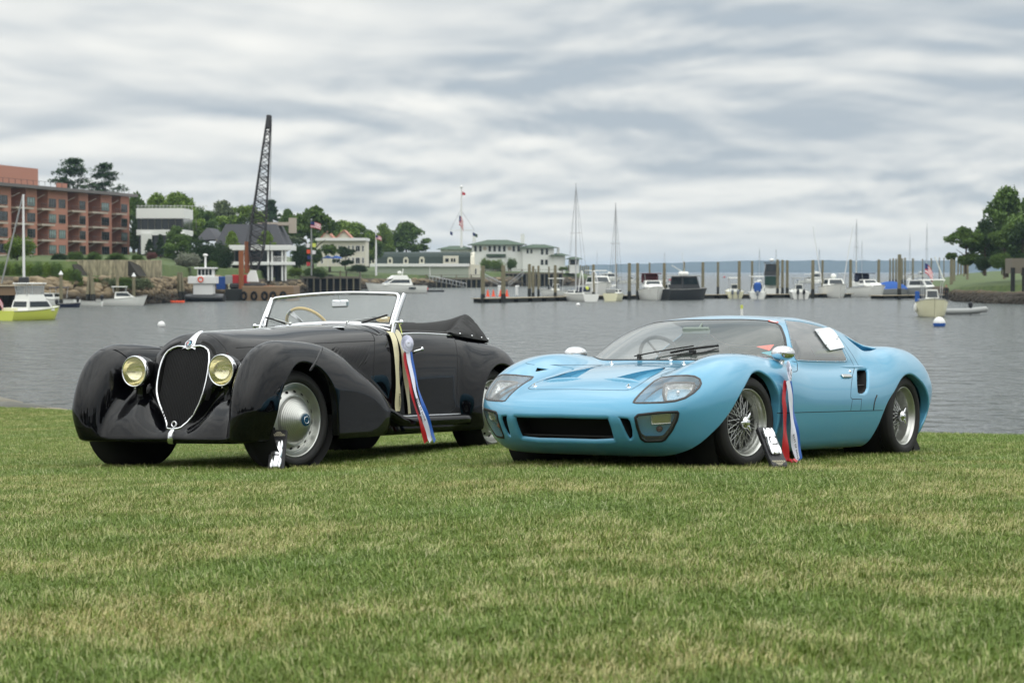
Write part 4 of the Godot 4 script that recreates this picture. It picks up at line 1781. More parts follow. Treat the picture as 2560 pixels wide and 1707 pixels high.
func build_roadster() -> void:
	roadster=RoadsterField.new()
	car_fd=roadster
	car_xf=Transform3D(Basis(Vector3(-0.48899527,0.03998161,0.87136967),Vector3(-0.01094917,0.99858897,-0.05196336),Vector3(-0.87221771,-0.03495061,-0.48786752)),Vector3(-2.1161558,3.60744378,-14.00890161))
	var o:=thing("vintage_roadster","black open-top vintage roadster with swept fenders and silver disc wheels","car")
	o.transform=car_xf
	var sk:=net(roadster,Vector3(-3.78,0.16,0),Vector3(0.70,1.12,0.94),NET)
	var paint: Material=M.black_paint
	var P:=MB.new()
	var fa:=[]
	for q in [[-0.33,0.15],[-0.327,0.226],[-0.322,0.40],[-0.295,0.52],[-0.24,0.615],[-0.15,0.70],[-0.04,0.742],[0.06,0.752],[0.16,0.728],[0.25,0.66],[0.325,0.565],[0.37,0.47],[0.388,0.386],[0.395,0.28],[0.39,0.15]]:
		fa.append(Vector2(q[0],q[1]))
	var ra:=[]
	for e in 19:
		var an:=PI*(1.12-1.24*e/18.0)
		ra.append(Vector2(-2.725+cos(an)*0.362,0.375+sin(an)*0.362))
	ra.push_front(Vector2(ra[0].x-0.01,0.14))
	ra.append(Vector2(ra[-1].x+0.01,0.14))
	for arch in [fa,ra]:
		var line: Array=catmull(arch,4)
		sk=sk.split(inside(sk,PackedVector2Array(line),0,1,0,2,0.62))[1]
		for sg in [-1.0,1.0]:
			var ps:=[]
			for q in line:
				if q.y>0.225:
					ps.append(on_side(roadster,q.x,q.y,sg))
			rolled(P,roadster,ps,Vector3(0.03 if arch==fa else -2.72,0.37,0.85*sg),0.012,Vector3(0,0,-0.04*sg),false)
	var gh:=loop(4,[[490,277],[525,274],[560,256],[610,239],[680,234],[735,250],[780,288],[795,340],[796,420],[782,550],[757,690],[716,850],[664,990],[594,1128],[510,1228],[430,1295],[365,1322]],22.0,false)
	gh[0].z=0.0
	gh[-1].z=0.0
	gh[-1]=roadster.snap(gh[-1])
	var go:=gh.duplicate()
	for k in range(gh.size()-2,0,-1):
		go.append(gh[k]*Vector3(1,1,-1))
	var sp:=sk.split(inside(sk,flat(go,2,1),2,1,0,0,0.0))
	sk=sp[1]
	var bk:=MB.new()
	var back:=[]
	for p in go:
		back.append(p+Vector3(-0.05,0,0))
	fan(bk,back)
	flange(bk,go,back)
	part("grille_opening",bk.mesh(),M.black,o)
	var gpoly:=flat(go,2,1)
	for k in range(-13,14):
		var z:=k*0.0142
		var ys:=[]
		for j in 120:
			var y:=0.27+j*0.005
			if Geometry2D.is_point_in_polygon(Vector2(z,y),gpoly):
				ys.append(y)
		if ys.size()<5:
			continue
		var pts:=[]
		for j in 7:
			var y: float=lerpf(ys[0]-0.004,ys[-1]+0.004,j/6.0)
			pts.append(Vector3(roadster.xg.at(y)-0.016-absf(z)*0.05,y,z))
		var bm:=MB.new()
		bm.tube(pts,0.0036,6)
		part("grille_bar",bm.mesh(),M.grille_black,o)
	var sr:=MB.new()
	strip_on(sr,roadster,go,0.014,0.008)
	part("grille_surround",sr.mesh(),M.chrome,o)
	var bc:=sight(4,517,215)
	bc.z=0.0
	bc=roadster.snap(bc)
	var bn:=Vector3(0.80,0.6,0).normalized()
	var bt:=axis(bc+bn*0.006,bn,Vector3(0,0,1))
	var bd:=MB.new()
	bd.lathe([Vector2(0.034,-0.02),Vector2(0.034,0.006),Vector2(0.031,0.01),Vector2(0.028,0.008)],bt,32)
	var badge:=part("badge",bd.mesh(),M.chrome,o)
	var pl:=MB.new()
	pl.lathe([Vector2(0.028,0.0075),Vector2(0.0,0.0078)],bt,32)
	part("badge_ring",pl.mesh(),M.badge_blue,badge)
	for sd in [[1.0,"badge_white"],[-1.0,"badge_teal"]]:
		var q:=MB.new()
		var ps:=[]
		for e in 13:
			var an:=-PI*0.5+PI*e/12.0
			ps.append(bt*Vector3(cos(an)*0.018*sd[0],0.0088,sin(an)*0.018))
		fan(q,ps)
		part("badge_half",q.mesh(),M[sd[1]],badge)
	var cr:=MB.new()
	cr.box(bt*Vector3(0.0085,0.0093,0),Vector3(0.004,0.0012,0.028),bt.basis)
	cr.box(bt*Vector3(0.0085,0.0096,0),Vector3(0.016,0.0012,0.005),bt.basis)
	part("badge_cross",cr.mesh(),M.badge_red,badge)
	var sn:=MB.new()
	sn.tube([bt*Vector3(-0.004,0.009,-0.012),bt*Vector3(-0.011,0.0095,-0.006),bt*Vector3(-0.004,0.0095,0.0),bt*Vector3(-0.011,0.0095,0.006),bt*Vector3(-0.005,0.009,0.012)],0.0016,5)
	part("badge_serpent",sn.mesh(),M.badge_green,badge)
	var rd:=MB.new()
	var rows:=[]
	for j in 14:
		var t:=j/13.0
		var x:=lerpf(0.262,0.10,t)
		var w:=0.05*pow(1.0-t,1.6)+0.011
		var c:=on_top(roadster,x,0.0)
		var row:=[]
		for q in [-1.0,-0.6,0.0,0.6,1.0]:
			var s:=on_top(roadster,x,q*w)
			row.append(s+Vector3(0.3,1,0).normalized()*(0.012*(1.0-q*q)+(0.001 if absf(q)<0.9 else -0.004)))
		rows.append(row)
	rd.rings(rows,false)
	part("nose_ridge",rd.mesh(),M.chrome,o)
	var hi:=MB.new()
	var hp:=[]
	for j in 30:
		hp.append(on_top(roadster,lerpf(0.11,-1.36,j/29.0),0.0))
	strip_on(hi,roadster,hp,0.012,0.005,false)
	part("hood_hinge",hi.mesh(),M.dull_chrome,o)
	for sg in [1.0,-1.0]:
		var v1:=MB.new()
		var l1:=loop(4,[[700,180],[760,200],[810,235],[848,285],[868,345]],18.0,false)
		strip_on(v1,roadster,l1 if sg>0 else mirror(l1),0.026,0.0015,false)
		part("shell_slot",v1.mesh(),M.black,o)
		var v2:=MB.new()
		var l2:=loop(4,[[802,800],[792,850],[778,900],[760,945]],18.0,false)
		strip_on(v2,roadster,l2 if sg>0 else mirror(l2),0.03,0.0015,false)
		part("shell_slot",v2.mesh(),M.black,o)
	var ch:=MB.new()
	var cc:=Vector3(roadster.xg.at(0.325)+0.002,0.325,0)
	ch.lathe([Vector2(0.014,-0.02),Vector2(0.013,0.004),Vector2(0.018,0.010),Vector2(0.024,0.006),Vector2(0.025,-0.01)],axis(cc,Vector3(0.96,0.2,0),Vector3.UP),28)
	part("crank_hole",ch.mesh(),M.chrome,o)
	var bb:=MB.new()
	rows=[]
	for q in [[0.425,0.292,0.016],[0.452,0.285,0.02],[0.468,0.265,0.022],[0.474,0.235,0.022],[0.472,0.205,0.021],[0.462,0.19,0.019]]:
		rows.append([Vector3(q[0]-0.01,q[1],-q[2]),Vector3(q[0]+0.006,q[1]+0.002,-q[2]*0.7),Vector3(q[0]+0.009,q[1]+0.002,0),Vector3(q[0]+0.006,q[1]+0.002,q[2]*0.7),Vector3(q[0]-0.01,q[1],q[2])])
	bb.rings(rows,false)
	part("bumper_blade",bb.mesh(),M.chrome,o)
	for sg in [-1.0,1.0]:
		var t:=axis(Vector3(0.385,0.692,0.380*sg),Vector3(1,0.0,0),Vector3.UP)
		var hb:=MB.new()
		hb.lathe([Vector2(0.1075,-0.012),Vector2(0.110,-0.03),Vector2(0.108,-0.07),Vector2(0.098,-0.115),Vector2(0.078,-0.16),Vector2(0.05,-0.195),Vector2(0.02,-0.215),Vector2(0.0,-0.218)],t,36)
		hb.tube([Vector3(0.31,0.61,0.38*sg),Vector3(0.305,0.56,0.385*sg),Vector3(0.30,0.48,0.39*sg)],[0.05,0.034,0.05],14)
		hb.tube([Vector3(0.25,0.70,0.30*sg),Vector3(0.17,0.70,0.24*sg)],0.018,10)
		var lamp:=part("headlight",hb.mesh(),paint,o)
		var rg:=MB.new()
		rg.lathe([Vector2(0.1,0.002),Vector2(0.104,0.006),Vector2(0.1085,0.003),Vector2(0.1115,-0.008),Vector2(0.1115,-0.026),Vector2(0.109,-0.034)],t,40)
		part("headlight_rim",rg.mesh(),M.chrome,lamp)
		var rf:=MB.new()
		rf.lathe([Vector2(0.1,0.0),Vector2(0.088,-0.035),Vector2(0.06,-0.065),Vector2(0.025,-0.08),Vector2(0.0,-0.083)],t,36)
		part("reflector",rf.mesh(),M.warm_reflector,lamp)
		var ln:=MB.new()
		var nu:=40
		var s0:=0
		var rows2:=[]
		for a in 9:
			var rr:=0.1*a/8.0
			var ring:=[]
			for e in 48:
				var an:=TAU*e/48.0
				var px:=cos(an)*rr
				var pz:=sin(an)*rr
				var rib:=0.0022*sin(pz*420.0)*sstep2(0.025,0.04,absf(rr))
				var eye:=0.004*cos(rr*330.0)*(1.0-sstep2(0.025,0.04,rr))
				ring.append(t*Vector3(px,0.014*(1.0-rr*rr/0.01)+rib+eye,pz))
			rows2.append(ring)
		ln.rings(rows2)
		part("headlight_lens",ln.mesh(),M.yellow_lens,lamp)
		var scw:=MB.new()
		scw.ball(Vector3(0.372,0.575,0.380*sg),Vector3(0.008,0.010,0.008),8,6)
		part("rim_screw",scw.mesh(),M.dull_chrome,lamp)
		var mk:=MB.new()
		mk.ball(Vector3(0.32,0.805,0.385*sg),Vector3(0.012,0.005,0.006),8,5)
		part("marker",mk.mesh(),M.red_lens,lamp)
	var ck:=PackedVector2Array()
	var ckl:=[]
	for q in [[-1.455,0.0],[-1.45,0.3],[-1.45,0.5],[-1.475,0.575],[-1.56,0.605],[-1.9,0.615],[-2.3,0.605],[-2.55,0.55],[-2.66,0.42],[-2.70,0.2],[-2.705,0.0]]:
		ckl.append(Vector2(q[0],q[1]))
	ckl=catmull(ckl,4)
	for q in ckl:
		ck.append(q)
	for k in range(ckl.size()-2,0,-1):
		ck.append(Vector2(ckl[k].x,-ckl[k].y))
	sk=sk.split(inside(sk,ck,0,2,0,1,0.8))[1]
	var edge:=[]
	for q in ck:
		edge.append(on_top(roadster,q.x,q.y))
	var low:=[]
	for p in edge:
		low.append(p*Vector3(1,0,1)+Vector3(0,0.45,0))
	var tub:=MB.new()
	flange(tub,edge,low)
	tub.box(Vector3(-2.1,0.44,0),Vector3(1.3,0.02,1.24))
	part("cockpit",tub.mesh(),M.dark_leather,o)
	var roll:=MB.new()
	roll.tube(edge,0.014,8,false,true)
	part("cockpit_rim",roll.mesh(),M.dark_leather,o)
	for sg in [-1.0,1.0]:
		var tr:=MB.new()
		var ps:=[]
		for j in 16:
			var x:=lerpf(-1.5,-2.24,j/15.0)
			ps.append(on_top(roadster,x,0.628*sg))
		strip_on(tr,roadster,ps,0.016,0.007,false)
		part("door_top_trim",tr.mesh(),M.chrome,o)
	for sg in [-1.0,1.0]:
		var se:=MB.new()
		se.bbox(Vector3(-2.45,0.72,0.29*sg),Vector3(0.16,0.42,0.46),0.06,Basis(Vector3(0,0,1),0.2))
		se.bbox(Vector3(-2.15,0.55,0.29*sg),Vector3(0.5,0.14,0.46),0.05)
		part("seat",se.mesh(),M.dark_leather,o)
	var db:=MB.new()
	db.bbox(Vector3(-1.52,0.92,0),Vector3(0.05,0.16,1.14),0.02)
	part("dashboard",db.mesh(),M.black_paint,o)
	var dr:=loop(2,[[1598,478],[1626,535],[1637,610],[1639,700],[1637,850],[1632,980],[1618,1030],[1580,1056]],12.0,false)
	var dp:=PackedVector2Array()
	for p in dr:
		dp.append(Vector2(p.x,p.y))
	dp.append(Vector2(-1.34,0.352))
	dp.append(Vector2(-1.36,0.6))
	dp.append(Vector2(-1.43,0.98))
	dp.append(Vector2(-1.5,1.0))
	dp.append(Vector2(-2.2,1.0))
	sp=sk.split(inside(sk,dp,0,1,0,2,0.5))
	sk=sp[1]
	var hv:=sk_halves(sp[0])
	both("door",[hv[0].mesh(),hv[1].mesh()],paint,o)
	part("body",sk.mesh(),paint,o)
	part("body_edge",P.mesh(),paint,o)
	var gaps:=MB.new()
	var df:=[]
	for q in [[-1.43,0.96],[-1.375,0.75],[-1.36,0.6],[-1.34,0.36]]:
		df.append(on_side(roadster,q[0],q[1],-1.0))
	df=dense(df,0.03,false)
	var dbm:=[]
	for j in 12:
		dbm.append(on_side(roadster,lerpf(-1.34,-2.03,j/11.0),0.352,-1.0))
	var lines:=[dr,df,dbm]
	for ln in [[2,[[985,447],[1003,475],[1013,520],[1010,640],[1004,800]]],[6,[[1525,628],[1620,650],[1700,672],[1780,705],[1840,750],[1878,805],[1886,850]]]]:
		lines.append(loop(ln[0],ln[1],18.0,false))
	var ringl:=loop(4,[[770,88],[830,100],[900,150],[965,215],[1005,262],[1022,310]],18.0,false)
	lines.append(ringl)
	for ps in lines:
		strip_on(gaps,roadster,ps,0.005,0.0008,false,0.001)
		strip_on(gaps,roadster,mirror(ps),0.005,0.0008,false,0.001)
	var sl:=loop(6,[[-60,950],[150,938],[300,927]],25.0,false)
	var sl2:=loop(6,[[1000,889],[1200,880],[1500,866],[1700,857],[1884,850]],25.0,false)
	var side:=[]
	for p in sl:
		side.append(p)
	for p in sl2:
		side.append(p)
	for ps in [side,mirror(side)]:
		strip_on(gaps,roadster,ps,0.009,0.001,false,0.001)
	part("shut_line",gaps.mesh(),M.gap,o)
	var tops:=[]
	for k in 12:
		tops.append([1140.0+k*61.0,938.0-k*2.6,0.0])
	tops.append([1805.0,1035.0,1.0])
	for k in 0:
		tops.append([30.0+k*54.0,1003.0-k*4.0,2.0])
	for q in tops:
		var len:=210.0
		var x: float=q[0]
		var y: float=q[1]
		if q[2]==1.0:
			len=150.0
		elif q[2]==2.0:
			len=170.0
		else:
			len=330.0
		var row:=[]
		for j in 13:
			var t:=j/12.0
			var p:=sight(6,x-len*0.52*t,y+len*t)
			if row.size()>0 and absf(p.z-row[-1].z)>0.035:
				break
			row.append(p)
		if row.size()<3:
			continue
		for sg in [1.0,-1.0]:
			var pts:=[]
			for j in 7:
				pts.append((row[0] as Vector3).lerp(row[-1],j/6.0)*Vector3(1,1,sg))
				pts[j]=roadster.snap(pts[j],2)
			var lv:=MB.new()
			var rs:=[]
			for j in 7:
				var e:=0.35 if j==0 or j==6 else 1.0
				var p: Vector3=pts[j]
				var nn:=roadster.normal(p)
				rs.append([p+Vector3(0.013,0.002,0)*e-nn*0.002,p+Vector3(0.008,0.001,0)*e+nn*0.009*e,p+Vector3(0.0,0,0)+nn*0.011*e,p+Vector3(-0.009,-0.001,0)*e+nn*0.010*e,p+Vector3(-0.010,-0.001,0)*e-nn*0.002])
			lv.rings(rs,false)
			part("louvre",lv.mesh(),paint,o)
			var dk:=MB.new()
			rs=[]
			for j in 7:
				var p: Vector3=pts[j]
				var nn:=roadster.normal(p)
				rs.append([p+Vector3(-0.010,-0.001,0)+nn*0.001,p+Vector3(-0.021,-0.003,0)+nn*0.001])
			dk.rings(rs,false)
			part("louvre_gap",dk.mesh(),M.gap,o)
	for sg in [-1.0,1.0]:
		var rb:=MB.new()
		var rs:=[]
		for j in 22:
			var t:=j/21.0
			var x:=lerpf(-1.04,-2.27,t)
			var yt:=lerpf(0.372,0.338,sstep2(0.0,0.25,t))+0.05*(1.0-sstep2(0.0,0.14,t))
			var zo:=0.845-0.03*(1.0-sstep2(0.0,0.12,t))
			if j==21:
				zo=0.79
				yt-=0.02
			elif j==20:
				zo=0.83
				yt-=0.006
			var row:=[]
			for q in [[-0.2,-0.004],[-0.05,0.0],[-0.02,-0.004],[-0.005,-0.015],[0.0,-0.035],[-0.004,-0.06],[-0.02,-0.075],[-0.2,-0.075]]:
				row.append(Vector3(x,yt+q[1],(zo+q[0])*sg))
			rs.append(row)
		rb.rings(rs,false)
		rb._cap(rs[21],rs[20])
		part("running_board",rb.mesh(),paint,o)
		var tr:=MB.new()
		var tp:=[]
		for j in 20:
			tp.append(Vector3(rs[j+1][1].x,rs[j+1][1].y+0.002,rs[j+1][1].z-0.03*sg))
		tr.tube(tp,0.005,6)
		part("board_trim",tr.mesh(),M.chrome,o)
	var ub:=MB.new()
	ub.box(Vector3(-1.7,0.26,0),Vector3(1.3,0.12,1.34))
	ub.box(Vector3(-0.5,0.30,0),Vector3(1.5,0.16,0.7))
	ub.box(Vector3(-2.9,0.30,0),Vector3(1.0,0.16,0.8))
	ub.bar(Vector3(0.0,0.26,-0.6),Vector3(0.0,0.26,0.6),0.045,10)
	ub.bar(Vector3(-2.734,0.30,-0.6),Vector3(-2.734,0.30,0.6),0.06,10)
	ub.box(Vector3(0.2,0.215,0.0),Vector3(0.3,0.05,0.9))  # black box stands for the shadow around the front axle
	part("underbody",ub.mesh(),M.black,o)
	for q in [[0.03,1.0],[0.03,-1.0],[-2.72,1.0],[-2.72,-1.0]]:
		var wm:=MB.new()
		wm.lathe([Vector2(0.0,-0.30),Vector2(0.36,-0.30),Vector2(0.40,-0.18),Vector2(0.375,-0.015)],axis(Vector3(q[0],0.375,0.83*q[1]),Vector3(0,0,q[1]),Vector3.RIGHT),32,PI if q[1]<0 else 0.0,TAU if q[1]<0 else PI)
		part("wheel_well_shade",wm.mesh(),M.black,o)  # liner coloured black to hold the shade inside the arch
	var fr:=[]
	for q in [[-1.425,1.018,0.0,0.588],[-1.455,1.09,0,0.592],[-1.50,1.17,0,0.594],[-1.535,1.235,0,0.592],[-1.545,1.258,0,0.575],[-1.55,1.266,0,0.54],[-1.553,1.277,0,0.36],[-1.555,1.285,0,0.18],[-1.556,1.288,0,0.0]]:
		fr.append(Vector3(q[0],q[1],q[3]))
	var arc:=catmull(fr,4)
	var full:=[]
	for p in arc:
		full.append(p)
	for k in range(arc.size()-2,-1,-1):
		full.append(arc[k]*Vector3(1,1,-1))
	var bot:=[]
	for q in [[-1.425,1.018,-0.588],[-1.425,1.032,-0.45],[-1.428,1.05,-0.25],[-1.43,1.056,0.0],[-1.428,1.05,0.25],[-1.425,1.032,0.45]]:
		bot.append(Vector3(q[0],q[1],q[2]))
	var whole:=full.duplicate()
	for k in range(1,bot.size()):
		whole.append(bot[k])
	var wf:=MB.new()
	wf.tube(whole,0.0125,10,false,true)
	var scr:=part("windscreen",wf.mesh(),M.chrome,o)
	var wl:=MB.new()
	var ins:=[]
	for p in whole:
		ins.append(Vector3(p.x-0.004,lerpf(p.y,1.15,0.10),p.z*0.97))
	wl.tube(ins,0.005,6,false,true)
	part("windscreen_rubber",wl.mesh(),M.seal,scr)
	var gm:=MB.new()
	fan(gm,whole)
	part("windscreen_pane",gm.mesh(),M.window_glass,scr)
	var bs:=MB.new()
	var bq:=[]
	for q in [[-1.40,0.985,-0.60],[-1.395,1.02,-0.45],[-1.395,1.040,-0.25],[-1.396,1.046,0.0],[-1.395,1.040,0.25],[-1.395,1.02,0.45],[-1.40,0.985,0.60]]:
		bq.append(Vector3(q[0],q[1],q[2]))
	bs.tube(catmull(bq,5),0.012,8)
	part("cowl_trim",bs.mesh(),M.chrome,o)
	for sg in [-1.0,1.0]:
		var po:=MB.new()
		var rs:=[]
		for q in [[-1.405,0.96],[-1.43,1.03],[-1.49,1.13],[-1.548,1.215],[-1.583,1.264]]:
			var ring:=[]
			for e in 10:
				var an:=TAU*e/10.0
				ring.append(Vector3(q[0]+cos(an)*0.026,q[1]+cos(an)*0.008,(0.622-0.012*(q[1]-0.96))*sg+sin(an)*0.012))
			rs.append(ring)
		po.rings(rs,true,true,true)
		part("windscreen_post",po.mesh(),M.chrome,scr)
		var kn:=MB.new()
		kn.bar(Vector3(-1.43,1.045,0.60*sg),Vector3(-1.43,1.045,0.665*sg),0.009,8)
		kn.ball(Vector3(-1.43,1.045,0.682*sg),Vector3(0.017,0.02,0.016),14,10)
		part("windscreen_knob",kn.mesh(),M.chrome,scr)
	var mr:=MB.new()
	var mc:=sight_rx(6,1397,332,-1.585)
	mr.bbox(mc,Vector3(0.03,0.062,0.15),0.014,Basis(Vector3.UP,0.12))
	mr.tube([mc+Vector3(0.0,0.03,0.0),mc+Vector3(0.01,0.05,0.005),mc+Vector3(0.02,0.085,0)],0.005,6)
	part("rear_view_mirror",mr.mesh(),M.chrome,o)
	for q in [[[358,524],[480,555],[625,608]],[[1700,598],[1860,550],[2062,488]]]:
		var ps:=[]
		for w in q:
			ps.append(sight_rx(6,w[0],w[1],-1.415-0.4*maxf(0.0,(600.0-w[1])/5.6/330.0)))
		var wi:=MB.new()
		wi.tube(ps,0.0075,6)
		part("wiper_blade",wi.mesh(),M.cabin_black,o)
	for q in [[[700,612],[590,577],[480,545]],[[1500,595],[1530,570],[1690,546],[1860,530]]]:
		var ps:=[]
		for w in q:
			ps.append(sight_rx(6,w[0],w[1],-1.395))
		var wi:=MB.new()
		wi.tube(ps,0.0035,6)
		wi.ball(ps[0],Vector3(0.014,0.016,0.014),8,6)
		part("wiper_arm",wi.mesh(),M.dull_chrome,o)
	var swc:=sight_rz(6,955,665,0.33)
	var st:=axis(swc,Vector3(-0.78,0.62,0),Vector3(0,0,1))
	var sr2:=MB.new()
	var ring:=[]
	for e in 48:
		ring.append(st*Vector3(cos(TAU*e/48.0)*0.19,0,sin(TAU*e/48.0)*0.19))
	sr2.tube(ring,0.0125,10,false,true)
	var swm:=part("steering_wheel",sr2.mesh(),M.cream,o)
	var spk:=MB.new()
	for e in 3:
		var an:=TAU*e/3.0+1.12
		for off in [-0.02,0.0,0.02]:
			spk.bar(swc,st*(Vector3(cos(an),0,sin(an))*0.185+Vector3(-sin(an),0,cos(an))*off),0.005)
	spk.ball(swc,Vector3(0.03,0.03,0.03),10,8)
	part("spokes",spk.mesh(),M.chrome,swm)
	var grip:=MB.new()
	for e in 3:
		var an:=TAU*e/3.0+1.12
		var ps:=[]
		for j in 5:
			var a2:=an-0.16+0.32*j/4.0
			ps.append(st*Vector3(cos(a2)*0.19,0,sin(a2)*0.19))
		grip.tube(ps,0.0145,8)
	part("wheel_clamp",grip.mesh(),M.chrome,swm)
	var cv:=MB.new()
	var cvc:=sight(6,1368,664)
	var cn:=roadster.normal(cvc)
	cv.ball(cvc,Vector3(0.035,0.008,0.062),16,8)
	part("cowl_vent",cv.mesh(),M.chrome,o)
	soft_top(o)
	var dh:=MB.new()
	var h0:=sight(8,985,870)
	var hn:=roadster.normal(h0)
	dh.tube([h0,h0+hn*0.03,h0+hn*0.045+Vector3(-0.03,0.004,0),h0+hn*0.04+Vector3(-0.06,0.01,0)],[0.009,0.008,0.007,0.006],8)
	dh.ball(h0+hn*0.04+Vector3(-0.065,0.011,0),Vector3(0.012,0.018,0.012),10,8)
	part("door_handle",dh.mesh(),M.chrome,o)
	for q in [[0.0,-0.72],[0.0,0.72],[-2.734,-0.72],[-2.734,0.72]]:
		var sg:=signf(q[1])
		var dirw:=Vector3(0,0,sg)
		if q[0]==0.0:
			dirw=dirw.rotated(Vector3.UP,-0.13)
		disc_wheel(o,axis(Vector3(q[0],0.345,q[1]),dirw,Vector3.UP),0.345)
func sstep2(a: float,b: float,x: float) -> float:
	var t:=clampf((x-a)/(b-a),0.0,1.0)
	return t*t*(3.0-2.0*t)
func on_side2(fd: Field,x: float,y: float,sg: float,inner: float) -> Vector3:
	return fd.hit(Vector3(x,y,inner*sg*0.55),Vector3(0,0,sg),0.6)
func sight_rx(k: int,x: float,y: float,val: float) -> Vector3:
	var z: Array=ZOOM_R[k]
	var inv:=car_xf.affine_inverse()
	var r:=inv.basis*ray(z[0]+x/z[2],z[1]+y/z[2])
	var o:=inv*Vector3(0,CAM_Y,0)
	return o+r*((val-o.x)/r.x)
func sight_rz(k: int,x: float,y: float,val: float) -> Vector3:
	var z: Array=ZOOM_R[k]
	var inv:=car_xf.affine_inverse()
	var r:=inv.basis*ray(z[0]+x/z[2],z[1]+y/z[2])
	var o:=inv*Vector3(0,CAM_Y,0)
	return o+r*((val-o.z)/r.z)
func soft_top(o: Node3D) -> void:
	var key:=[
		[Vector3(-2.20,0.962,0.635),Vector3(-2.21,0.978,0.612),Vector3(-2.20,0.955,0.575)],
		[Vector3(-2.36,0.945,0.655),Vector3(-2.38,1.015,0.585),Vector3(-2.36,0.96,0.52)],
		[Vector3(-2.56,0.928,0.66),Vector3(-2.58,1.085,0.53),Vector3(-2.54,0.97,0.44)],
		[Vector3(-2.78,0.915,0.645),Vector3(-2.76,1.140,0.465),Vector3(-2.66,1.0,0.37)],
		[Vector3(-2.90,0.905,0.56),Vector3(-2.80,1.135,0.40),Vector3(-2.67,1.0,0.31)],
		[Vector3(-2.98,0.90,0.33),Vector3(-2.83,1.10,0.24),Vector3(-2.68,0.98,0.18)],
		[Vector3(-3.0,0.90,0.0),Vector3(-2.84,1.085,0.0),Vector3(-2.68,0.97,0.0)]]
	var all:=[]
	for q in key:
		all.append([q[0]*Vector3(1,1,-1),q[1]*Vector3(1,1,-1),q[2]*Vector3(1,1,-1)])
	for k in range(key.size()-2,-1,-1):
		all.append(key[k])
	var cols:=[]
	for c in 3:
		var ps:=[]
		for q in all:
			ps.append(q[c])
		cols.append(catmull(ps,9))
	var nz:=noise(61,3.0,3)
	var rows:=[]
	for k in cols[0].size():
		var b: Vector3=cols[0][k]
		var t: Vector3=cols[1][k]
		var i: Vector3=cols[2][k]
		var row:=[]
		for j in 15:
			var w:=j/14.0
			var p: Vector3
			if w<0.55:
				var q:=w/0.55
				p=b.lerp(t,q)+(b-i).normalized()*0.03*sin(q*PI)
			else:
				var q:=(w-0.55)/0.45
				p=t.lerp(i,q)+Vector3(0,0.02*sin(q*PI),0)
			var out:=(b-i).normalized()
			var wr:=nz.get_noise_2d(k*0.09+j*0.03,j*0.035+k*0.012)
			var fold:=sin(k*0.55+j*0.25+wr*5.0)*0.007
			p+=(out+Vector3(0,0.5,0))*(fold+wr*0.02)*sin(minf(w*1.15,1.0)*PI)
			row.append(p)
		rows.append(row)
	var m:=MB.new()
	m.rings(rows,false)
	var st:=part("soft_top",m.mesh(),M.canvas,o)
	var hem:=MB.new()
	var hp:=[]
	for p in cols[0]:
		hp.append(p+Vector3(0,0.004,0))
	hem.tube(hp,0.006,6)
	part("hem",hem.mesh(),M.canvas,st)
	var bt:=MB.new()
	bt.ball(Vector3.ZERO,Vector3(0.008,0.008,0.008),8,6)
	var bm:=bt.mesh()
	for sg in [-1.0,1.0]:
		for q in [[-2.33,0.963,0.655],[-2.50,0.948,0.665],[-2.66,0.935,0.66],[-2.80,0.925,0.64]]:
			part("snap_button",bm,M.chrome,st,Vector3(q[0],q[1]+0.006,(q[2]+0.004)*sg))
const ZB:={0: [0.0,0.0,1.0],1: [0.0,380.0,3.484],2: [400.0,280.0,3.136],3: [850.0,440.0,3.92],4: [1350.0,430.0,4.356],5: [1800.0,540.0,3.0947]}
func pu(k: int,x: float) -> float:
	return ZB[k][0]+x/ZB[k][2]
func pv(k: int,y: float) -> float:
	return ZB[k][1]+y/ZB[k][2]
func P(k: int,x: float,y: float,d: float) -> Vector3:
	return at(pu(k,x),pv(k,y),d)
func W(k: int,x: float,y: float,h:=0.0) -> Vector3:
	return on_water(pu(k,x),pv(k,y),h)
func shore(called: String,cols: Array,m: Material,rock: Material) -> void:
	var rows:=[]
	var face:=[]
	for c in cols:
		var row:=[]
		var fr:=[]
		for q in [[0.0,-1.0],[0.8,c[2]*0.3],[2.6,c[2]*0.75],[4.0,c[2]+0.02]]:
			var d: float=c[1]+q[0]
			fr.append(Vector3((c[0]-1280.0)/FPX*d,q[1],-d))
		for q in [[4.0,c[2]],[9.0,c[2]+0.2],[10.0,c[3]],[60.0,c[3]+0.8],[160.0,lerpf(c[3],c[4],0.5)],[420.0,c[4]]]:
			var d: float=c[1]+q[0]
			row.append(Vector3((c[0]-1280.0)/FPX*d,q[1],-d))
		rows.append(row)
		face.append(fr)
	var a:=MB.new()
	a.rings(rows,false)
	struct(called,a.mesh(),m)
	var b:=MB.new()
	b.rings(face,false)
	struct(called+"_rocks",b.mesh(),rock)
var crowns:={}
var leaf_mats:={}
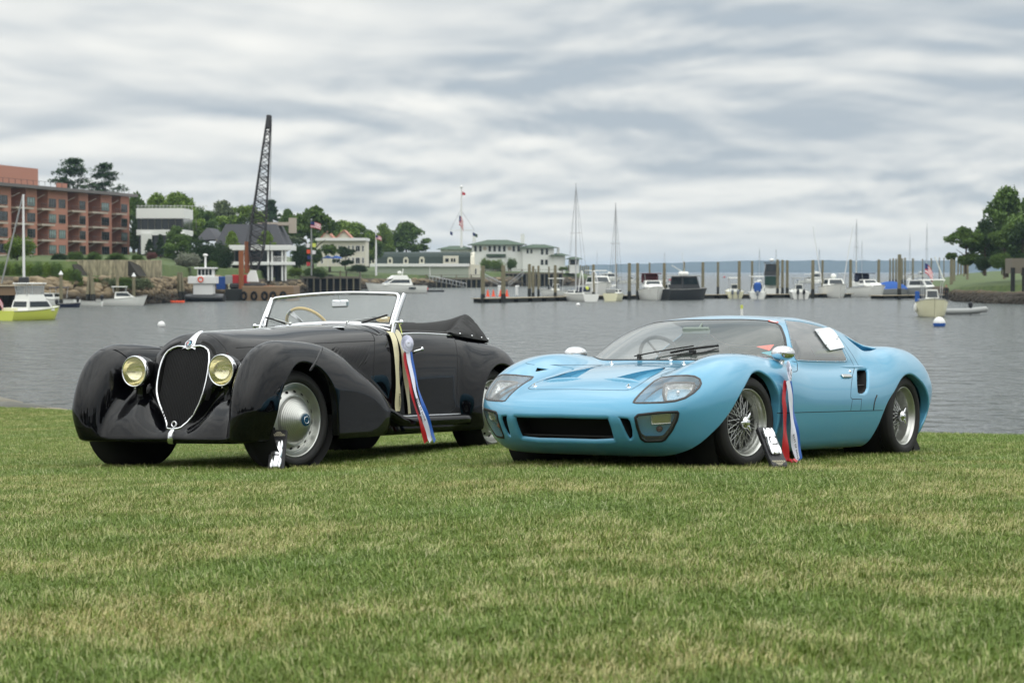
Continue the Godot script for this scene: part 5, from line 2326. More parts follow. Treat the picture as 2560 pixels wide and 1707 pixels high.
func crown_kind(kind: String) -> Mesh:
	if crowns.has(kind):
		return crowns[kind]
	var r:=seeded(hash(kind) % 100000)
	var leaf:=MB.new()
	leaf.colored=true
	for k in 4:
		var p:=Vector3(r.randf_range(-1,1),r.randf_range(-0.8,0.8),r.randf_range(-1,1))*0.022
		var t:=Transform3D(Basis.from_euler(Vector3(r.randf()*6.3,r.randf()*6.3,r.randf()*6.3)),p)
		var g:=r.randf_range(0.8,1.2)
		leaf.col=Color(g,g,g)
		var s:=0.018 if kind != "pine" else 0.011
		var nn:=(t.basis.z+Vector3.UP*0.6).normalized()
		var ids:=[]
		for q in [[-1,0],[0,-0.6],[1,0],[0,0.6]]:
			ids.append(leaf.pt(t*(Vector3(q[0],q[1],0)*s*1.3),nn))
		leaf.quad(ids[0],ids[1],ids[2],ids[3])
	var where:=[]
	var tint:=[]
	var lobes:=[]
	if kind=="pine" or kind=="cone":
		var n:=11
		for k in n:
			var t:=float(k)/(n-1)
			var y:=lerpf(0.22,0.97,t)
			var w:=(0.42*(1.0-pow(t,1.5))+0.06) if kind=="pine" else 0.5*(1.0-t)+0.04
			for j in 6:
				var an:=r.randf()*TAU
				var rr:=w*r.randf_range(0.35,1.0)
				lobes.append([Vector3(cos(an)*rr,y+r.randf_range(-0.03,0.03),sin(an)*rr),Vector3(0.13,0.035,0.13)*r.randf_range(0.7,1.25)])
	elif kind=="bush" or kind=="hedge":
		for k in 12:
			var an:=r.randf()*TAU
			var rr:=0.30*sqrt(r.randf())
			lobes.append([Vector3(cos(an)*rr,r.randf_range(0.25,0.68),sin(an)*rr),Vector3(0.22,0.26,0.22)*r.randf_range(0.75,1.1)])
	elif kind=="tall":
		for k in 26:
			var t:=r.randf()
			var an:=r.randf()*TAU
			var rr:=(0.36*sin(PI*pow(t,0.75))+0.04)*sqrt(r.randf())
			lobes.append([Vector3(cos(an)*rr,lerpf(0.2,0.93,t),sin(an)*rr),Vector3(0.12,0.085,0.12)*r.randf_range(0.6,1.3)])
	else:
		for k in 26:
			var an:=r.randf()*TAU
			var t:=r.randf()
			var rr:=0.42*sin(PI*clampf(t*0.80+0.18,0.0,1.0))*sqrt(r.randf_range(0.15,1.0))
			lobes.append([Vector3(cos(an)*rr,lerpf(0.18,0.88,t),sin(an)*rr),Vector3(0.15,0.11,0.15)*r.randf_range(0.55,1.25)])
	var per:=2600/lobes.size()
	for l in lobes:
		var g:=r.randf_range(0.78,1.22)
		for j in per:
			var v:=Vector3(r.randfn(),r.randfn(),r.randfn()).normalized()
			var q: float=pow(r.randf(),0.45)*r.randf_range(0.85,1.12)
			var p: Vector3=l[0]+v*(l[1] as Vector3)*q
			var s:=r.randf_range(0.7,1.35)
			where.append(Transform3D(Basis.from_euler(Vector3(r.randf()*0.8,r.randf()*6.3,r.randf()*0.8))*s,p))
			var c:=g*r.randf_range(0.85,1.15)
			tint.append(Color(c*r.randf_range(0.92,1.12),c,c*r.randf_range(0.85,1.1)))
	var all:=MB.new()
	all.colored=true
	for k in where.size():
		var t: Transform3D=where[k]
		var base:=all.v.size()
		for q in leaf.v.size():
			all.v.append(t*leaf.v[q])
			all.n.append((t.basis*leaf.n[q]).normalized())
			all.u.append(Vector2.ZERO)
			all.c.append(leaf.c[q]*tint[k])
		for q in leaf.i:
			all.i.append(base+q)
	var mm:=all.mesh()
	crowns[kind]=mm
	return mm
func leaf_mat(tone: String) -> Material:
	if not leaf_mats.has(tone):
		var c: Array={"bright": [0.150,0.225,0.038],"mid": [0.098,0.160,0.038],"dark": [0.042,0.074,0.026],"pine": [0.050,0.098,0.038],"grey": [0.150,0.185,0.095],"silver": [0.30,0.32,0.25],"red": [0.20,0.09,0.085],"far": [0.035,0.052,0.028]}[tone]
		var m:=mat("leaf_"+tone,lin(c[0],c[1],c[2]),0.6)
		m.vertex_color_use_as_albedo=true
		m.metallic_specular=0.25
		m.backlight_enabled=true
		m.backlight=Color(0.5,0.5,0.5)
		leaf_mats[tone]=m
	return leaf_mats[tone]
var trunk_mesh: Mesh
func tree(called: String,label: String,cat: String,base: Vector3,h: float,w: float,kind: String,tone: String,turn: float,group:="") -> Node3D:
	var o:=thing(called,label,cat,base,turn,group)
	if trunk_mesh==null:
		var m:=MB.new()
		m.tube([Vector3(0,-0.05,0),Vector3(0.005,0.2,0),Vector3(-0.008,0.45,0.006),Vector3(0.004,0.72,0)],[0.03,0.022,0.016,0.005],9)
		for q in [[0.3,0.9,0.24],[0.36,2.9,0.26],[0.44,4.6,0.22],[0.5,1.9,0.22],[0.55,5.6,0.18]]:
			var a:=Vector3(0,q[0],0)
			var b: Vector3=a+Vector3(cos(q[1])*q[2],0.18,sin(q[1])*q[2])
			m.tube([a,a.lerp(b,0.5)+Vector3(0,0.02,0),b],[0.011,0.008,0.003],6)
		trunk_mesh=m.mesh()
	var t:=part("trunk",trunk_mesh,M.bark,o)
	t.scale=Vector3(h,h,h)
	var c:=part("crown",crown_kind(kind),leaf_mat(tone),o)
	c.scale=Vector3(w,h,w)
	return o
func ptree(called: String,label: String,cat: String,k: int,x0: float,x1: float,y0: float,y1: float,d: float,kind: String,tone: String,group:="") -> Node3D:
	var s:=d/FPX
	var base:=P(k,(x0+x1)*0.5,y1,d)
	var h: float=(y1-y0)/ZB[k][2]*s
	var w: float=(x1-x0)/ZB[k][2]*s
	var f: float={"pine": 1.9,"cone": 1.35,"bush": 1.05,"hedge": 1.08,"tall": 1.75,"broad": 1.28}[kind]
	return tree(called,label,cat,base,h,w*f,kind,tone,x0*0.37,group)
func build_shores() -> void:
	var turf:=mat("bank_turf",Color.WHITE,0.95)
	turf.albedo_texture=noise_tex(121,0.03,4,Color8(52,72,30),Color8(92,104,52),256)
	turf.uv1_triplanar=true
	turf.uv1_world_triplanar=true
	turf.uv1_scale=Vector3(0.06,0.06,0.06)
	var rock:=mat("bank_rock",Color.WHITE,0.95)
	rock.albedo_texture=noise_tex(122,0.05,4,Color8(34,31,26),Color8(134,120,98),512)
	rock.uv1_triplanar=true
	rock.uv1_world_triplanar=true
	rock.uv1_scale=Vector3(0.12,0.2,0.12)
	mat("bark",Color8(74,64,52),0.9)
	shore("left_bank",[[-500,282,4.3,6.5,12],[-60,284,4.3,6.5,12],[60,286,4.2,6.5,12],[200,292,4.2,6.5,12],[340,300,4.2,6.5,12],[420,318,4.0,6.0,12],[480,345,3.8,5.6,12],[640,372,3.6,5.2,12],[740,455,3.2,4.2,11],[900,560,3.0,4.0,8],[1060,610,2.6,3.8,6],[1180,640,3.0,4.4,6],[1330,675,3.4,4.6,5],[1440,700,3.0,4.2,4.5],[1480,760,1.5,2.0,2.5],[1500,900,-0.6,-0.5,-0.5]],turf,rock)
	shore("right_bank",[[2290,560,-0.8,-0.6,-0.5],[2330,400,0.6,0.8,1.0],[2400,330,1.3,2.2,4],[2480,312,1.6,2.6,5],[2600,300,1.8,3.0,6],[2900,290,2.0,3.0,6]],turf,rock)
	var hz:=noise(131,0.012,4)
	var rows:=[[],[],[]]
	for k in 150:
		var u:=1330.0+k*12.0
		var d:=9000.0-k*8.0
		var v: float=lerpf(661.0,651.0,sstep2(1450.0,1950.0,u))-1.6*hz.get_noise_1d(u)-0.9*hz.get_noise_1d(u*7.0)+6.0*sstep2(1500.0,1380.0,u)
		var top:=at(u,v,d)
		rows[0].append(Vector3(top.x,-3.0,top.z))
		rows[1].append(top)
		rows[2].append(top+Vector3(top.x*0.1,-2.0,-900.0))
	var m:=MB.new()
	m.rings(rows,false)
	var hm:=mat("far_wood",Color.WHITE,1.0)
	hm.albedo_texture=noise_tex(132,0.06,4,Color8(34,44,30),Color8(70,80,54),256)
	hm.uv1_triplanar=true
	hm.uv1_world_triplanar=true
	hm.uv1_scale=Vector3(0.004,0.012,0.004)
	struct("far_hills",m.mesh(),hm)
func wood_wall(called: String,label: String,cat: String,a: Vector3,b: Vector3,y0: float,y1: float,thick: float,m: Material) -> Node3D:
	var o:=thing(called,label,cat,a)
	var mb:=MB.new()
	var dv:=b-a
	dv.y=0
	var bs:=Basis(dv.normalized(),Vector3.UP,dv.normalized().cross(Vector3.UP))
	mb.box(dv*0.5+Vector3(0,(y0+y1)*0.5-a.y,0),Vector3(dv.length(),y1-y0,thick),bs)
	part("wall_slab",mb.mesh(),m,o)
	return o
func window(o: Node3D,t: Transform3D,w: float,h: float,fm: Material,pm: Material,mull:=1) -> void:
	var f:=MB.new()
	var b:=0.09
	for q in [[0,h*0.5-b*0.5,w,b],[0,-h*0.5+b*0.5,w,b],[-w*0.5+b*0.5,0,b,h-2*b],[w*0.5-b*0.5,0,b,h-2*b]]:
		f.box(t*Vector3(q[0],q[1],0.03),Vector3(q[2],q[3],0.14),t.basis)
	for k in mull:
		f.box(t*Vector3(-w*0.5+w*(k+1)/(mull+1),0,0.025),Vector3(0.06,h-2*b,0.1),t.basis)
	var n:=part("window",f.mesh(),fm,o)
	var g:=MB.new()
	g.box(t*Vector3(0,0,0.01),Vector3(w-b,h-b,0.05),t.basis)
	part("pane",g.mesh(),pm,n)
func build_buildings() -> void:
	mat("brick",Color.WHITE,0.9)
	M.brick.albedo_texture=noise_tex(141,0.3,2,Color8(160,110,92),Color8(190,138,118),256)
	M.brick.uv1_triplanar=true
	M.brick.uv1_scale=Vector3(0.5,0.5,0.5)
	mat("concrete",Color8(150,142,122),0.9)
	mat("pale_trim",Color8(176,164,150),0.8)
	mat("roof_edge",Color8(104,100,98),0.7)
	mat("white_wall",Color8(226,226,222),0.7)
	mat("cream_wall",Color8(212,208,190),0.8)
	mat("sage_wall",Color8(160,168,152),0.8)
	var dg:=mat("dark_pane",Color8(26,34,36),0.08)
	mat("pale_pane",Color8(120,140,136),0.1)
	mat("window_frame",Color8(96,96,88),0.6)
	mat("green_roof",Color8(66,84,66),0.8)
	mat("dark_green_roof",Color8(44,56,50),0.85)
	mat("slate",Color8(76,76,80),0.85)
	mat("timber",Color8(112,106,92),0.95)
	mat("dark_timber",Color8(48,45,38),0.95)
	mat("wet_timber",Color8(22,24,18),0.7)
	mat("railing",Color8(60,58,56),0.6)
	var A:=Vector3(-96.4,0,-375.0)
	var Bv:=Vector3(-82.6,0,-430.0)
	var dirv:=(Bv-A).normalized()
	var out:=Vector3(0,1,0).cross(dirv)*-1.0
	if out.z<0.0:
		out=-out
	var o:=thing("apartment_house","long red brick apartment house with recessed balconies on the left shore","apartment house",A+Vector3(0,6.6,0))
	var bs:=Basis(dirv,Vector3.UP,dirv.cross(Vector3.UP))
	if (bs.z).dot(out)<0.0:
		bs=Basis(dirv,Vector3.UP,bs.z)
	var L:=(Bv-A).length()
	var zdir:=signf(bs.z.dot(out))
	var loc:=func(s: float,y: float,z: float) -> Vector3: return bs*Vector3(s,y,z*zdir)
	var H:=14.4
	var s_of:=func(x1: float) -> float:
		var u:=x1/3.484
		var k:=(u-1280.0)/FPX
		return clampf((96.4+k*375.0)/(13.8-k*55.0),-1.0,1.2)*L
	var wall:=MB.new()
	var bays:=[[-330,-200],[-130,0],[100,228],[325,420],[592,688],[770,880],[975,1052]]
	var prev:=-40.0
	for b in bays:
		var s0: float=s_of.call(b[0])
		var s1: float=s_of.call(b[1])
		wall.box(loc.call((prev+s0)*0.5,H*0.5-3.0,-4.0),Vector3(s0-prev,H+6.0,8.0),bs)
		wall.box(loc.call((s0+s1)*0.5,H*0.5-3.0,-5.6),Vector3(s1-s0,H+6.0,4.8),bs)
		prev=s1
	wall.box(loc.call((prev+L)*0.5,H*0.5-3.0,-4.0),Vector3(L-prev,H+6.0,8.0),bs)
	part("wall",wall.mesh(),M.brick,o)
	var rf:=MB.new()
	rf.box(loc.call(L*0.5-20.0,H+0.3,-3.6),Vector3(L+42.0,0.6,10.4),bs)
	var roof:=part("roof",rf.mesh(),M.roof_edge,o)
	var pent:=MB.new()
	var p0: float=s_of.call(-420)
	var p1: float=s_of.call(445)
	pent.box(loc.call((p0+p1)*0.5,H+2.4,-5.2),Vector3(p1-p0,3.8,5.0),bs)
	var c0: float=s_of.call(118)
	pent.box(loc.call(c0,H+5.2,-5.0),Vector3(2.6,2.6,1.6),bs)
	var c1: float=s_of.call(735)
	pent.box(loc.call(c1,H+1.3,-5.0),Vector3(2.4,1.6,1.4),bs)
	part("penthouse",pent.mesh(),M.brick,o)
	var rail:=MB.new()
	for k in 34:
		rail.box(loc.call(L-1.0-k*2.4,H+1.1,0.4),Vector3(0.06,1.0,0.06),bs)
	rail.box(loc.call(L-40.0,H+1.6,0.4),Vector3(80.0,0.06,0.06),bs)
	part("roof_railing",rail.mesh(),M.railing,roof)
	var wins:=[[-50,66,0],[236,306,0],[426,488,0],[512,570,0],[692,744,0],[884,950,0],[1056,1108,0]]
	var r:=seeded(9)
	for f in 5:
		var y:=11.9-f*3.05
		for w in wins:
			var s0: float=s_of.call(w[0])
			var s1: float=s_of.call(w[1])
			window(o,Transform3D(Basis(bs.x,bs.y,bs.z*zdir),loc.call((s0+s1)*0.5,y,0.0)),s1-s0,1.75,M.window_frame,M.pale_pane if r.randf()<0.4 else dg,2)
		for b in bays:
			var s0: float=s_of.call(b[0])
			var s1: float=s_of.call(b[1])
			var wd:=s1-s0
			var bal:=MB.new()
			bal.box(loc.call((s0+s1)*0.5+wd*0.12,y-1.35,-0.7),Vector3(wd*1.22,0.35,3.4),bs)
			var bn:=part("balcony",bal.mesh(),M.pale_trim,o)
			var br:=MB.new()
			br.box(loc.call((s0+s1)*0.5+wd*0.12,y-0.25,0.9),Vector3(wd*1.22,0.06,0.06),bs)
			for k in 12:
				br.box(loc.call(s0+wd*0.02+wd*1.2*k/11.0,y-0.72,0.9),Vector3(0.05,0.95,0.05),bs)
			part("railing",br.mesh(),M.railing,bn)
			var dk:=MB.new()
			dk.box(loc.call(s0+wd*0.32,y-0.15,-3.15),Vector3(wd*0.55,2.2,0.1),bs)
			part("balcony_door",dk.mesh(),dg,o)
			var strut:=MB.new()
			strut.bar(loc.call(s0,y+0.6,-0.2),loc.call(s0+wd*0.3,y+1.5,0.9),0.07,5)
			part("strut",strut.mesh(),M.pale_trim,bn)
	o=thing("white_house","white modern house with a dark green glass band above the trees","house",P(1,1350,870,420.0))
	var mm:=420.0/FPX/3.484
	var xr:=250.0*mm
	var yb:=func(y: float) -> float: return (870.0-y)*mm
	for q in [["upper_band",490,578,"white_wall",0.0],["glass_band",578,676,"dark_pane",-0.35],["lower_band",676,724,"white_wall",0.0],["ground_glass",724,905,"dark_pane",-0.8]]:
		var b:=MB.new()
		var hh: float=yb.call(q[1])-yb.call(q[2])
		b.box(Vector3(xr*0.5-q[4]*0.0-2.0,(yb.call(q[1])+yb.call(q[2]))*0.5,-6.0+q[4]),Vector3(xr+4.0+q[4],hh,12.0),Basis(Vector3.UP,0.0))
		part(q[0],b.mesh(),M[q[3]],o)
	for px in [[-1.8,2.2],[xr-0.8,2.0]]:
		var pil:=MB.new()
		pil.box(Vector3(px[0],yb.call(800),0.25),Vector3(px[1],yb.call(724)-yb.call(905),0.9))
		part("pillar",pil.mesh(),M.white_wall,o)
	for k in 9:
		var b:=MB.new()
		b.box(Vector3(-3.0+k*1.45,(yb.call(578)+yb.call(676))*0.5,-0.18),Vector3(0.08,yb.call(578)-yb.call(676),0.3))
		part("mullion",b.mesh(),M.window_frame,o)
	var rr:=MB.new()
	for k in 20:
		rr.box(Vector3(-3.6+k*0.76,yb.call(480),-0.1),Vector3(0.08,0.9,0.08))
	rr.box(Vector3(3.5,yb.call(470),-0.1),Vector3(15.0,0.08,0.08))
	part("roof_railing",rr.mesh(),M.white_wall,o)
	var d:=440.0
	var sc:=d/FPX/3.136
	o=thing("grey_hall","wide hall with a grey slate mansard roof behind the crane","hall",P(2,715,1060,d))
	for q in [[-285,265,878,1040,0.0,26.0],[-450,-280,905,1000,-3.0,12.0]]:
		var b:=MB.new()
		var w: float=(q[1]-q[0])*sc
		var cx: float=(q[0]+q[1])*0.5*sc
		var h0: float=(1060.0-q[3])*sc
		var h1: float=(1060.0-q[2])*sc
		var low:=[]
		var top:=[]
		var ins:=2.2
		for e in [[-1,1],[1,1],[1,-1],[-1,-1]]:
			low.append(Vector3(cx+e[0]*w*0.5,h0,q[4]-8.0+e[1]*9.0))
			top.append(Vector3(cx+e[0]*(w*0.5-ins),h1,q[4]-8.0+e[1]*(9.0-ins)))
		for e in 4:
			b.face([low[e],low[(e+1) % 4],top[(e+1) % 4],top[e]])
		b.face(top)
		part("roof",b.mesh(),M.slate,o)
	var hw:=MB.new()
	hw.box(Vector3(-1.0,0.6,-8.0),Vector3(14.0,2.4,14.0))
	part("wall",hw.mesh(),M.concrete,o)
	var ch:=MB.new()
	ch.box(Vector3(300*sc,(1060-885)*sc,-6.0),Vector3(1.6,3.4,1.6))
	ch.box(Vector3(150*sc,(1060-872)*sc,-8.0),Vector3(7.0,0.7,6.0))
	part("chimney",ch.mesh(),M.pale_trim,o)
	d=392.0
	sc=d/FPX/3.136
	o=thing("white_pavilion","white two storey waterfront pavilion with slender paired columns","pavilion",P(2,780,1330,d))
	var yy:=func(y: float) -> float: return (1330.0-y)*sc
	for q in [["roof",545,1030,1044,1084,10.0,0.6],["balcony_floor",522,1022,1174,1200,10.0,0.7]]:
		var b:=MB.new()
		b.bbox(Vector3(((q[1]+q[2])*0.5-780)*sc,(yy.call(q[3])+yy.call(q[4]))*0.5,-4.4+q[6]),Vector3((q[2]-q[1])*sc,yy.call(q[3])-yy.call(q[4]),q[5]),0.05)
		part(q[0],b.mesh(),M.white_wall,o)
	for x in [560,655,850,880,960,986]:
		var b:=MB.new()
		b.box(Vector3((x-780)*sc,yy.call(1200),0.6),Vector3(13*sc,yy.call(1080)-yy.call(1325),0.3))
		part("column",b.mesh(),M.white_wall,o)
	for q in [[570,845,1086,1172],[885,960,1086,1172],[700,850,1202,1330],[885,960,1202,1330]]:
		var b:=MB.new()
		b.box(Vector3(((q[0]+q[1])*0.5-780)*sc,(yy.call(q[2])+yy.call(q[3]))*0.5,-3.2),Vector3((q[1]-q[0])*sc,yy.call(q[2])-yy.call(q[3]),0.2))
		part("glazing",b.mesh(),dg,o)
	var pw:=MB.new()
	pw.box(Vector3(-6.5,3.6,-5.4),Vector3(15.0,6.6,2.0))
	pw.box(Vector3(-1.0,4.0,-6.0),Vector3(10.5,6.4,2.0))
	part("wall",pw.mesh(),M.roof_edge,o)
	var pr:=MB.new()
	for k in 15:
		pr.box(Vector3((890+k*9-780)*sc,yy.call(1152),0.9),Vector3(0.05,0.95,0.05))
	pr.box(Vector3((955-780)*sc,yy.call(1133),0.9),Vector3(130*sc,0.07,0.07))
	part("railing",pr.mesh(),M.white_wall,o)
	d=510.0
	sc=d/FPX/3.92
	o=thing("victorian_house","cream three storey house with a gabled front right of the tall loose tree","house",P(3,120,880,d))
	yy=func(y: float) -> float: return (880.0-y)*sc
	var b1:=MB.new()
	b1.box(Vector3(-110*sc,yy.call(750),-6.0),Vector3(480*sc,yy.call(615)-yy.call(885),11.0))
	part("wall",b1.mesh(),M.cream_wall,o)
	var cn:=MB.new()
	cn.box(Vector3(-110*sc,yy.call(620),-5.6),Vector3(500*sc,0.7,12.4))
	part("cornice",cn.mesh(),M.white_wall,o)
	for q in [[-25.0,540.0,150.0],[-190.0,548.0,120.0]]:
		var g:=MB.new()
		var w: float=q[2]*sc
		var cx: float=(q[0]-60.0)*sc
		g.prism(PackedVector2Array([Vector2(cx-w*0.5,yy.call(620)+0.3),Vector2(cx+w*0.5,yy.call(620)+0.3),Vector2(cx,yy.call(q[1]))]),Transform3D(Basis.IDENTITY,Vector3(0,0,-0.2)),8.0)
		part("gable",g.mesh(),M.cream_wall,o)
		var rg:=MB.new()
		for sg in [-1.0,1.0]:
			var p0v:=Vector3(cx,yy.call(q[1])+0.25,-4.0)
			var p1v:=Vector3(cx+sg*w*0.56,yy.call(620)+0.1,-4.0)
			rg.box((p0v+p1v)*0.5,Vector3(p0v.distance_to(p1v),0.22,8.8),Basis(Vector3(0,0,1),atan2(p1v.y-p0v.y,p1v.x-p0v.x)))
		part("roof",rg.mesh(),M.brick,o)
	for f in [[710,60.0],[828,62.0]]:
		for x in [-300,-240,-180,-70,-10,84,125,172,222]:
			var w:=46.0 if x==172 else 24.0
			window(o,Transform3D(Basis.IDENTITY,Vector3((x-120)*sc,yy.call(f[0]),-0.5)),w*sc,f[1]*sc,M.white_wall,dg,1)
	d=622.0
	sc=d/FPX/3.92
	o=thing("boathouse","long sage walled boathouse with a dark green dormered roof by the water","boathouse",P(3,820,990,d))
	yy=func(y: float) -> float: return (990.0-y)*sc
	var bw:=MB.new()
	bw.box(Vector3((805-820)*sc,yy.call(930),-5.0),Vector3(910*sc,yy.call(870)-yy.call(995),10.0))
	part("wall",bw.mesh(),M.sage_wall,o)
	var br:=MB.new()
	var x0:=(255.0-820.0)*sc
	var x1:=(1268.0-820.0)*sc
	var pr2:=[Vector2(0.6,yy.call(866)),Vector2(-0.6,yy.call(790)),Vector2(-1.8,yy.call(762)),Vector2(-5.0,yy.call(742)),Vector2(-8.2,yy.call(762)),Vector2(-9.4,yy.call(790)),Vector2(-10.6,yy.call(866))]
	for k in pr2.size()-1:
		var a: Vector2=pr2[k]
		var b: Vector2=pr2[k+1]
		br.face([Vector3(x0,a.y,a.x),Vector3(x1,a.y,a.x),Vector3(x1+(38*sc if k in [1,2,3] else 12*sc),b.y,b.x),Vector3(x0,b.y,b.x)])
	part("roof",br.mesh(),M.dark_green_roof,o)
	var ge:=MB.new()
	var gp:=PackedVector2Array()
	for q in pr2:
		gp.append(q)
	gp.append(Vector2(-10.6,0))
	gp.append(Vector2(0.4,0))
	ge.prism(gp,Transform3D(Basis(Vector3(0,0,1),Vector3.UP,Vector3(-1,0,0)),Vector3(x1+0.3,0,0)),1.2)
	part("gable_end",ge.mesh(),M.cream_wall,o)
	var ev:=MB.new()
	ev.box(Vector3((x0+x1)*0.5,yy.call(872),0.5),Vector3(x1-x0,0.9,0.5))
	ev.box(Vector3((880.0-820.0)*sc,yy.call(920),0.1),Vector3(0.25,yy.call(870)-yy.call(985),0.2))
	part("eaves_board",ev.mesh(),M.white_wall,o)
	for q in [[490,52,795,862],[645,52,795,862],[802,52,790,860],[325,40,800,860]]:
		var dm:=MB.new()
		var cx: float=(q[0]-820)*sc
		dm.prism(PackedVector2Array([Vector2(cx-q[1]*0.5*sc,yy.call(q[3])),Vector2(cx+q[1]*0.5*sc,yy.call(q[3])),Vector2(cx+q[1]*0.5*sc,yy.call(q[2]+22)),Vector2(cx+q[1]*0.28*sc,yy.call(q[2])),Vector2(cx-q[1]*0.28*sc,yy.call(q[2])),Vector2(cx-q[1]*0.5*sc,yy.call(q[2]+22))]),Transform3D(Basis.IDENTITY,Vector3(0,0,0.5)),3.0)
		var dn:=part("dormer",dm.mesh(),M.cream_wall,o)
		var dp:=MB.new()
		dp.box(Vector3(cx,yy.call((q[2]+q[3])*0.5+4),0.5),Vector3(20*sc,34*sc,0.1))
		part("pane",dp.mesh(),dg,dn)
	var bd:=MB.new()
	bd.box(Vector3((1086-820)*sc,yy.call(820),-0.8),Vector3(150*sc,78*sc,3.0))
	var bdn:=part("dormer",bd.mesh(),M.cream_wall,o)
	for x in [1048,1096,1122]:
		var dp:=MB.new()
		dp.box(Vector3((x-820)*sc,yy.call(825),0.72),Vector3((34 if x==1048 else 18)*sc,34*sc,0.1))
		part("pane",dp.mesh(),dg,bdn)
	for x in [1282,1306,1330]:
		window(o,Transform3D(Basis.IDENTITY,Vector3((x-820)*sc,yy.call(935),0.05)),18*sc,60*sc,M.white_wall,dg,0)
	var bx:=MB.new()
	bx.box(Vector3((1315-820)*sc,yy.call(930),-4.0),Vector3(110*sc,yy.call(870)-yy.call(992),8.0))
	part("end_wall",bx.mesh(),M.cream_wall,o)
	d=705.0
	sc=d/FPX/3.92
	o=thing("yacht_club","white clubhouse with green hipped roofs at the end of the shore","clubhouse",P(3,1545,925,d))
	yy=func(y: float) -> float: return (925.0-y)*sc
	for q in [[1292,1790,672,930,0.0,16.0,622.0],[982,1292,716,930,-4.0,10.0,680.0],[1790,2095,702,930,1.5,10.0,668.0],[2092,2205,778,930,2.0,8.0,755.0],[2246,2340,815,930,3.0,7.0,790.0]]:
		var b:=MB.new()
		var w: float=(q[1]-q[0])*sc
		var cx: float=((q[0]+q[1])*0.5-1545)*sc
		b.box(Vector3(cx,(yy.call(q[2])-1.0)*0.5,q[4]-q[5]*0.5),Vector3(w,yy.call(q[2])+1.0,q[5]))
		part("wall",b.mesh(),M.white_wall,o)
		var rf2:=MB.new()
		var e0: float=yy.call(q[2])
		var e1: float=yy.call(q[6])
		var lo:=[]
		var ov:=1.6
		var hip: float=minf(w*0.30,q[5]*0.9)
		for e in [[-1,1],[1,1],[1,-1],[-1,-1]]:
			lo.append(Vector3(cx+e[0]*(w*0.5+ov),e0,q[4]-q[5]*0.5+e[1]*(q[5]*0.5+ov)))
		var ra:=Vector3(cx-w*0.5+hip,e1,q[4]-q[5]*0.5)
		var rb:=Vector3(cx+w*0.5-hip,e1,q[4]-q[5]*0.5)
		rf2.face([lo[0],lo[1],rb,ra])
		rf2.face([lo[1],lo[2],rb])
		rf2.face([lo[2],lo[3],ra,rb])
		rf2.face([lo[3],lo[0],ra])
		rf2.face(lo)
		part("roof",rf2.mesh(),M.green_roof,o)
	for x in [1328,1375,1467,1515,1563,1610,1703,1750]:
		window(o,Transform3D(Basis.IDENTITY,Vector3((x-1545)*sc,yy.call(712),0.05)),24*sc,54*sc,M.dark_timber,dg,0)
	for q in [[1838,738,18,40],[1875,738,18,40],[1980,742,22,56],[2026,742,22,56],[1980,845,26,50],[2022,845,26,50],[2290,845,70,46]]:
		window(o,Transform3D(Basis.IDENTITY,Vector3((q[0]-1545)*sc,yy.call(q[1]),1.55 if q[0]<2100 else 3.05)),q[2]*sc,q[3]*sc,M.dark_timber,dg,0)
	var cb:=MB.new()
	for q in [[1420,710],[1660,710]]:
		cb.lathe([Vector2(0,0.1),Vector2(0.7,0.1),Vector2(0.7,0)],axis(Vector3((q[0]-1545)*sc,yy.call(q[1]),0.02),Vector3(0,0,1)),12)
	part("crest",cb.mesh(),M.pale_trim,o)
	var cm:=MB.new()
	cm.box(Vector3((1790-1545)*sc,yy.call(620),-5.0),Vector3(1.4,4.0,1.4))
	cm.box(Vector3((1310-1545)*sc,yy.call(600),-8.0),Vector3(1.2,3.0,1.2))
	cm.box(Vector3((2140-1545)*sc,yy.call(735),-1.0),Vector3(1.0,2.4,1.0))
	part("chimney",cm.mesh(),M.white_wall,o)
	var pc:=MB.new()
	pc.box(Vector3((1530-1545)*sc,yy.call(850),2.5),Vector3(170*sc,3.4,5.0))
	part("porch",pc.mesh(),M.white_wall,o)
	var pcr:=MB.new()
	pcr.box(Vector3((1530-1545)*sc,yy.call(776),2.8),Vector3(190*sc,0.8,6.0))
	part("porch_roof",pcr.mesh(),M.green_roof,o)
	d=300.0
	sc=d/FPX/3.0947
	o=thing("pile_shed","weathered grey plank shed on dark piles before the right hand trees","shed",P(5,2310,450,d))
	var ps:=MB.new()
	ps.box(Vector3(0.4,(450-385)*sc,-2.0),Vector3(140*sc,118*sc,4.0))
	part("wall",ps.mesh(),M.timber,o)
	for x in [2262,2276,2350]:
		var b:=MB.new()
		b.bar(Vector3((x-2310)*sc,-2.6,0.1),Vector3((x-2310)*sc,1.0,0.1),0.2,8)
		part("pile",b.mesh(),M.wet_timber,o)
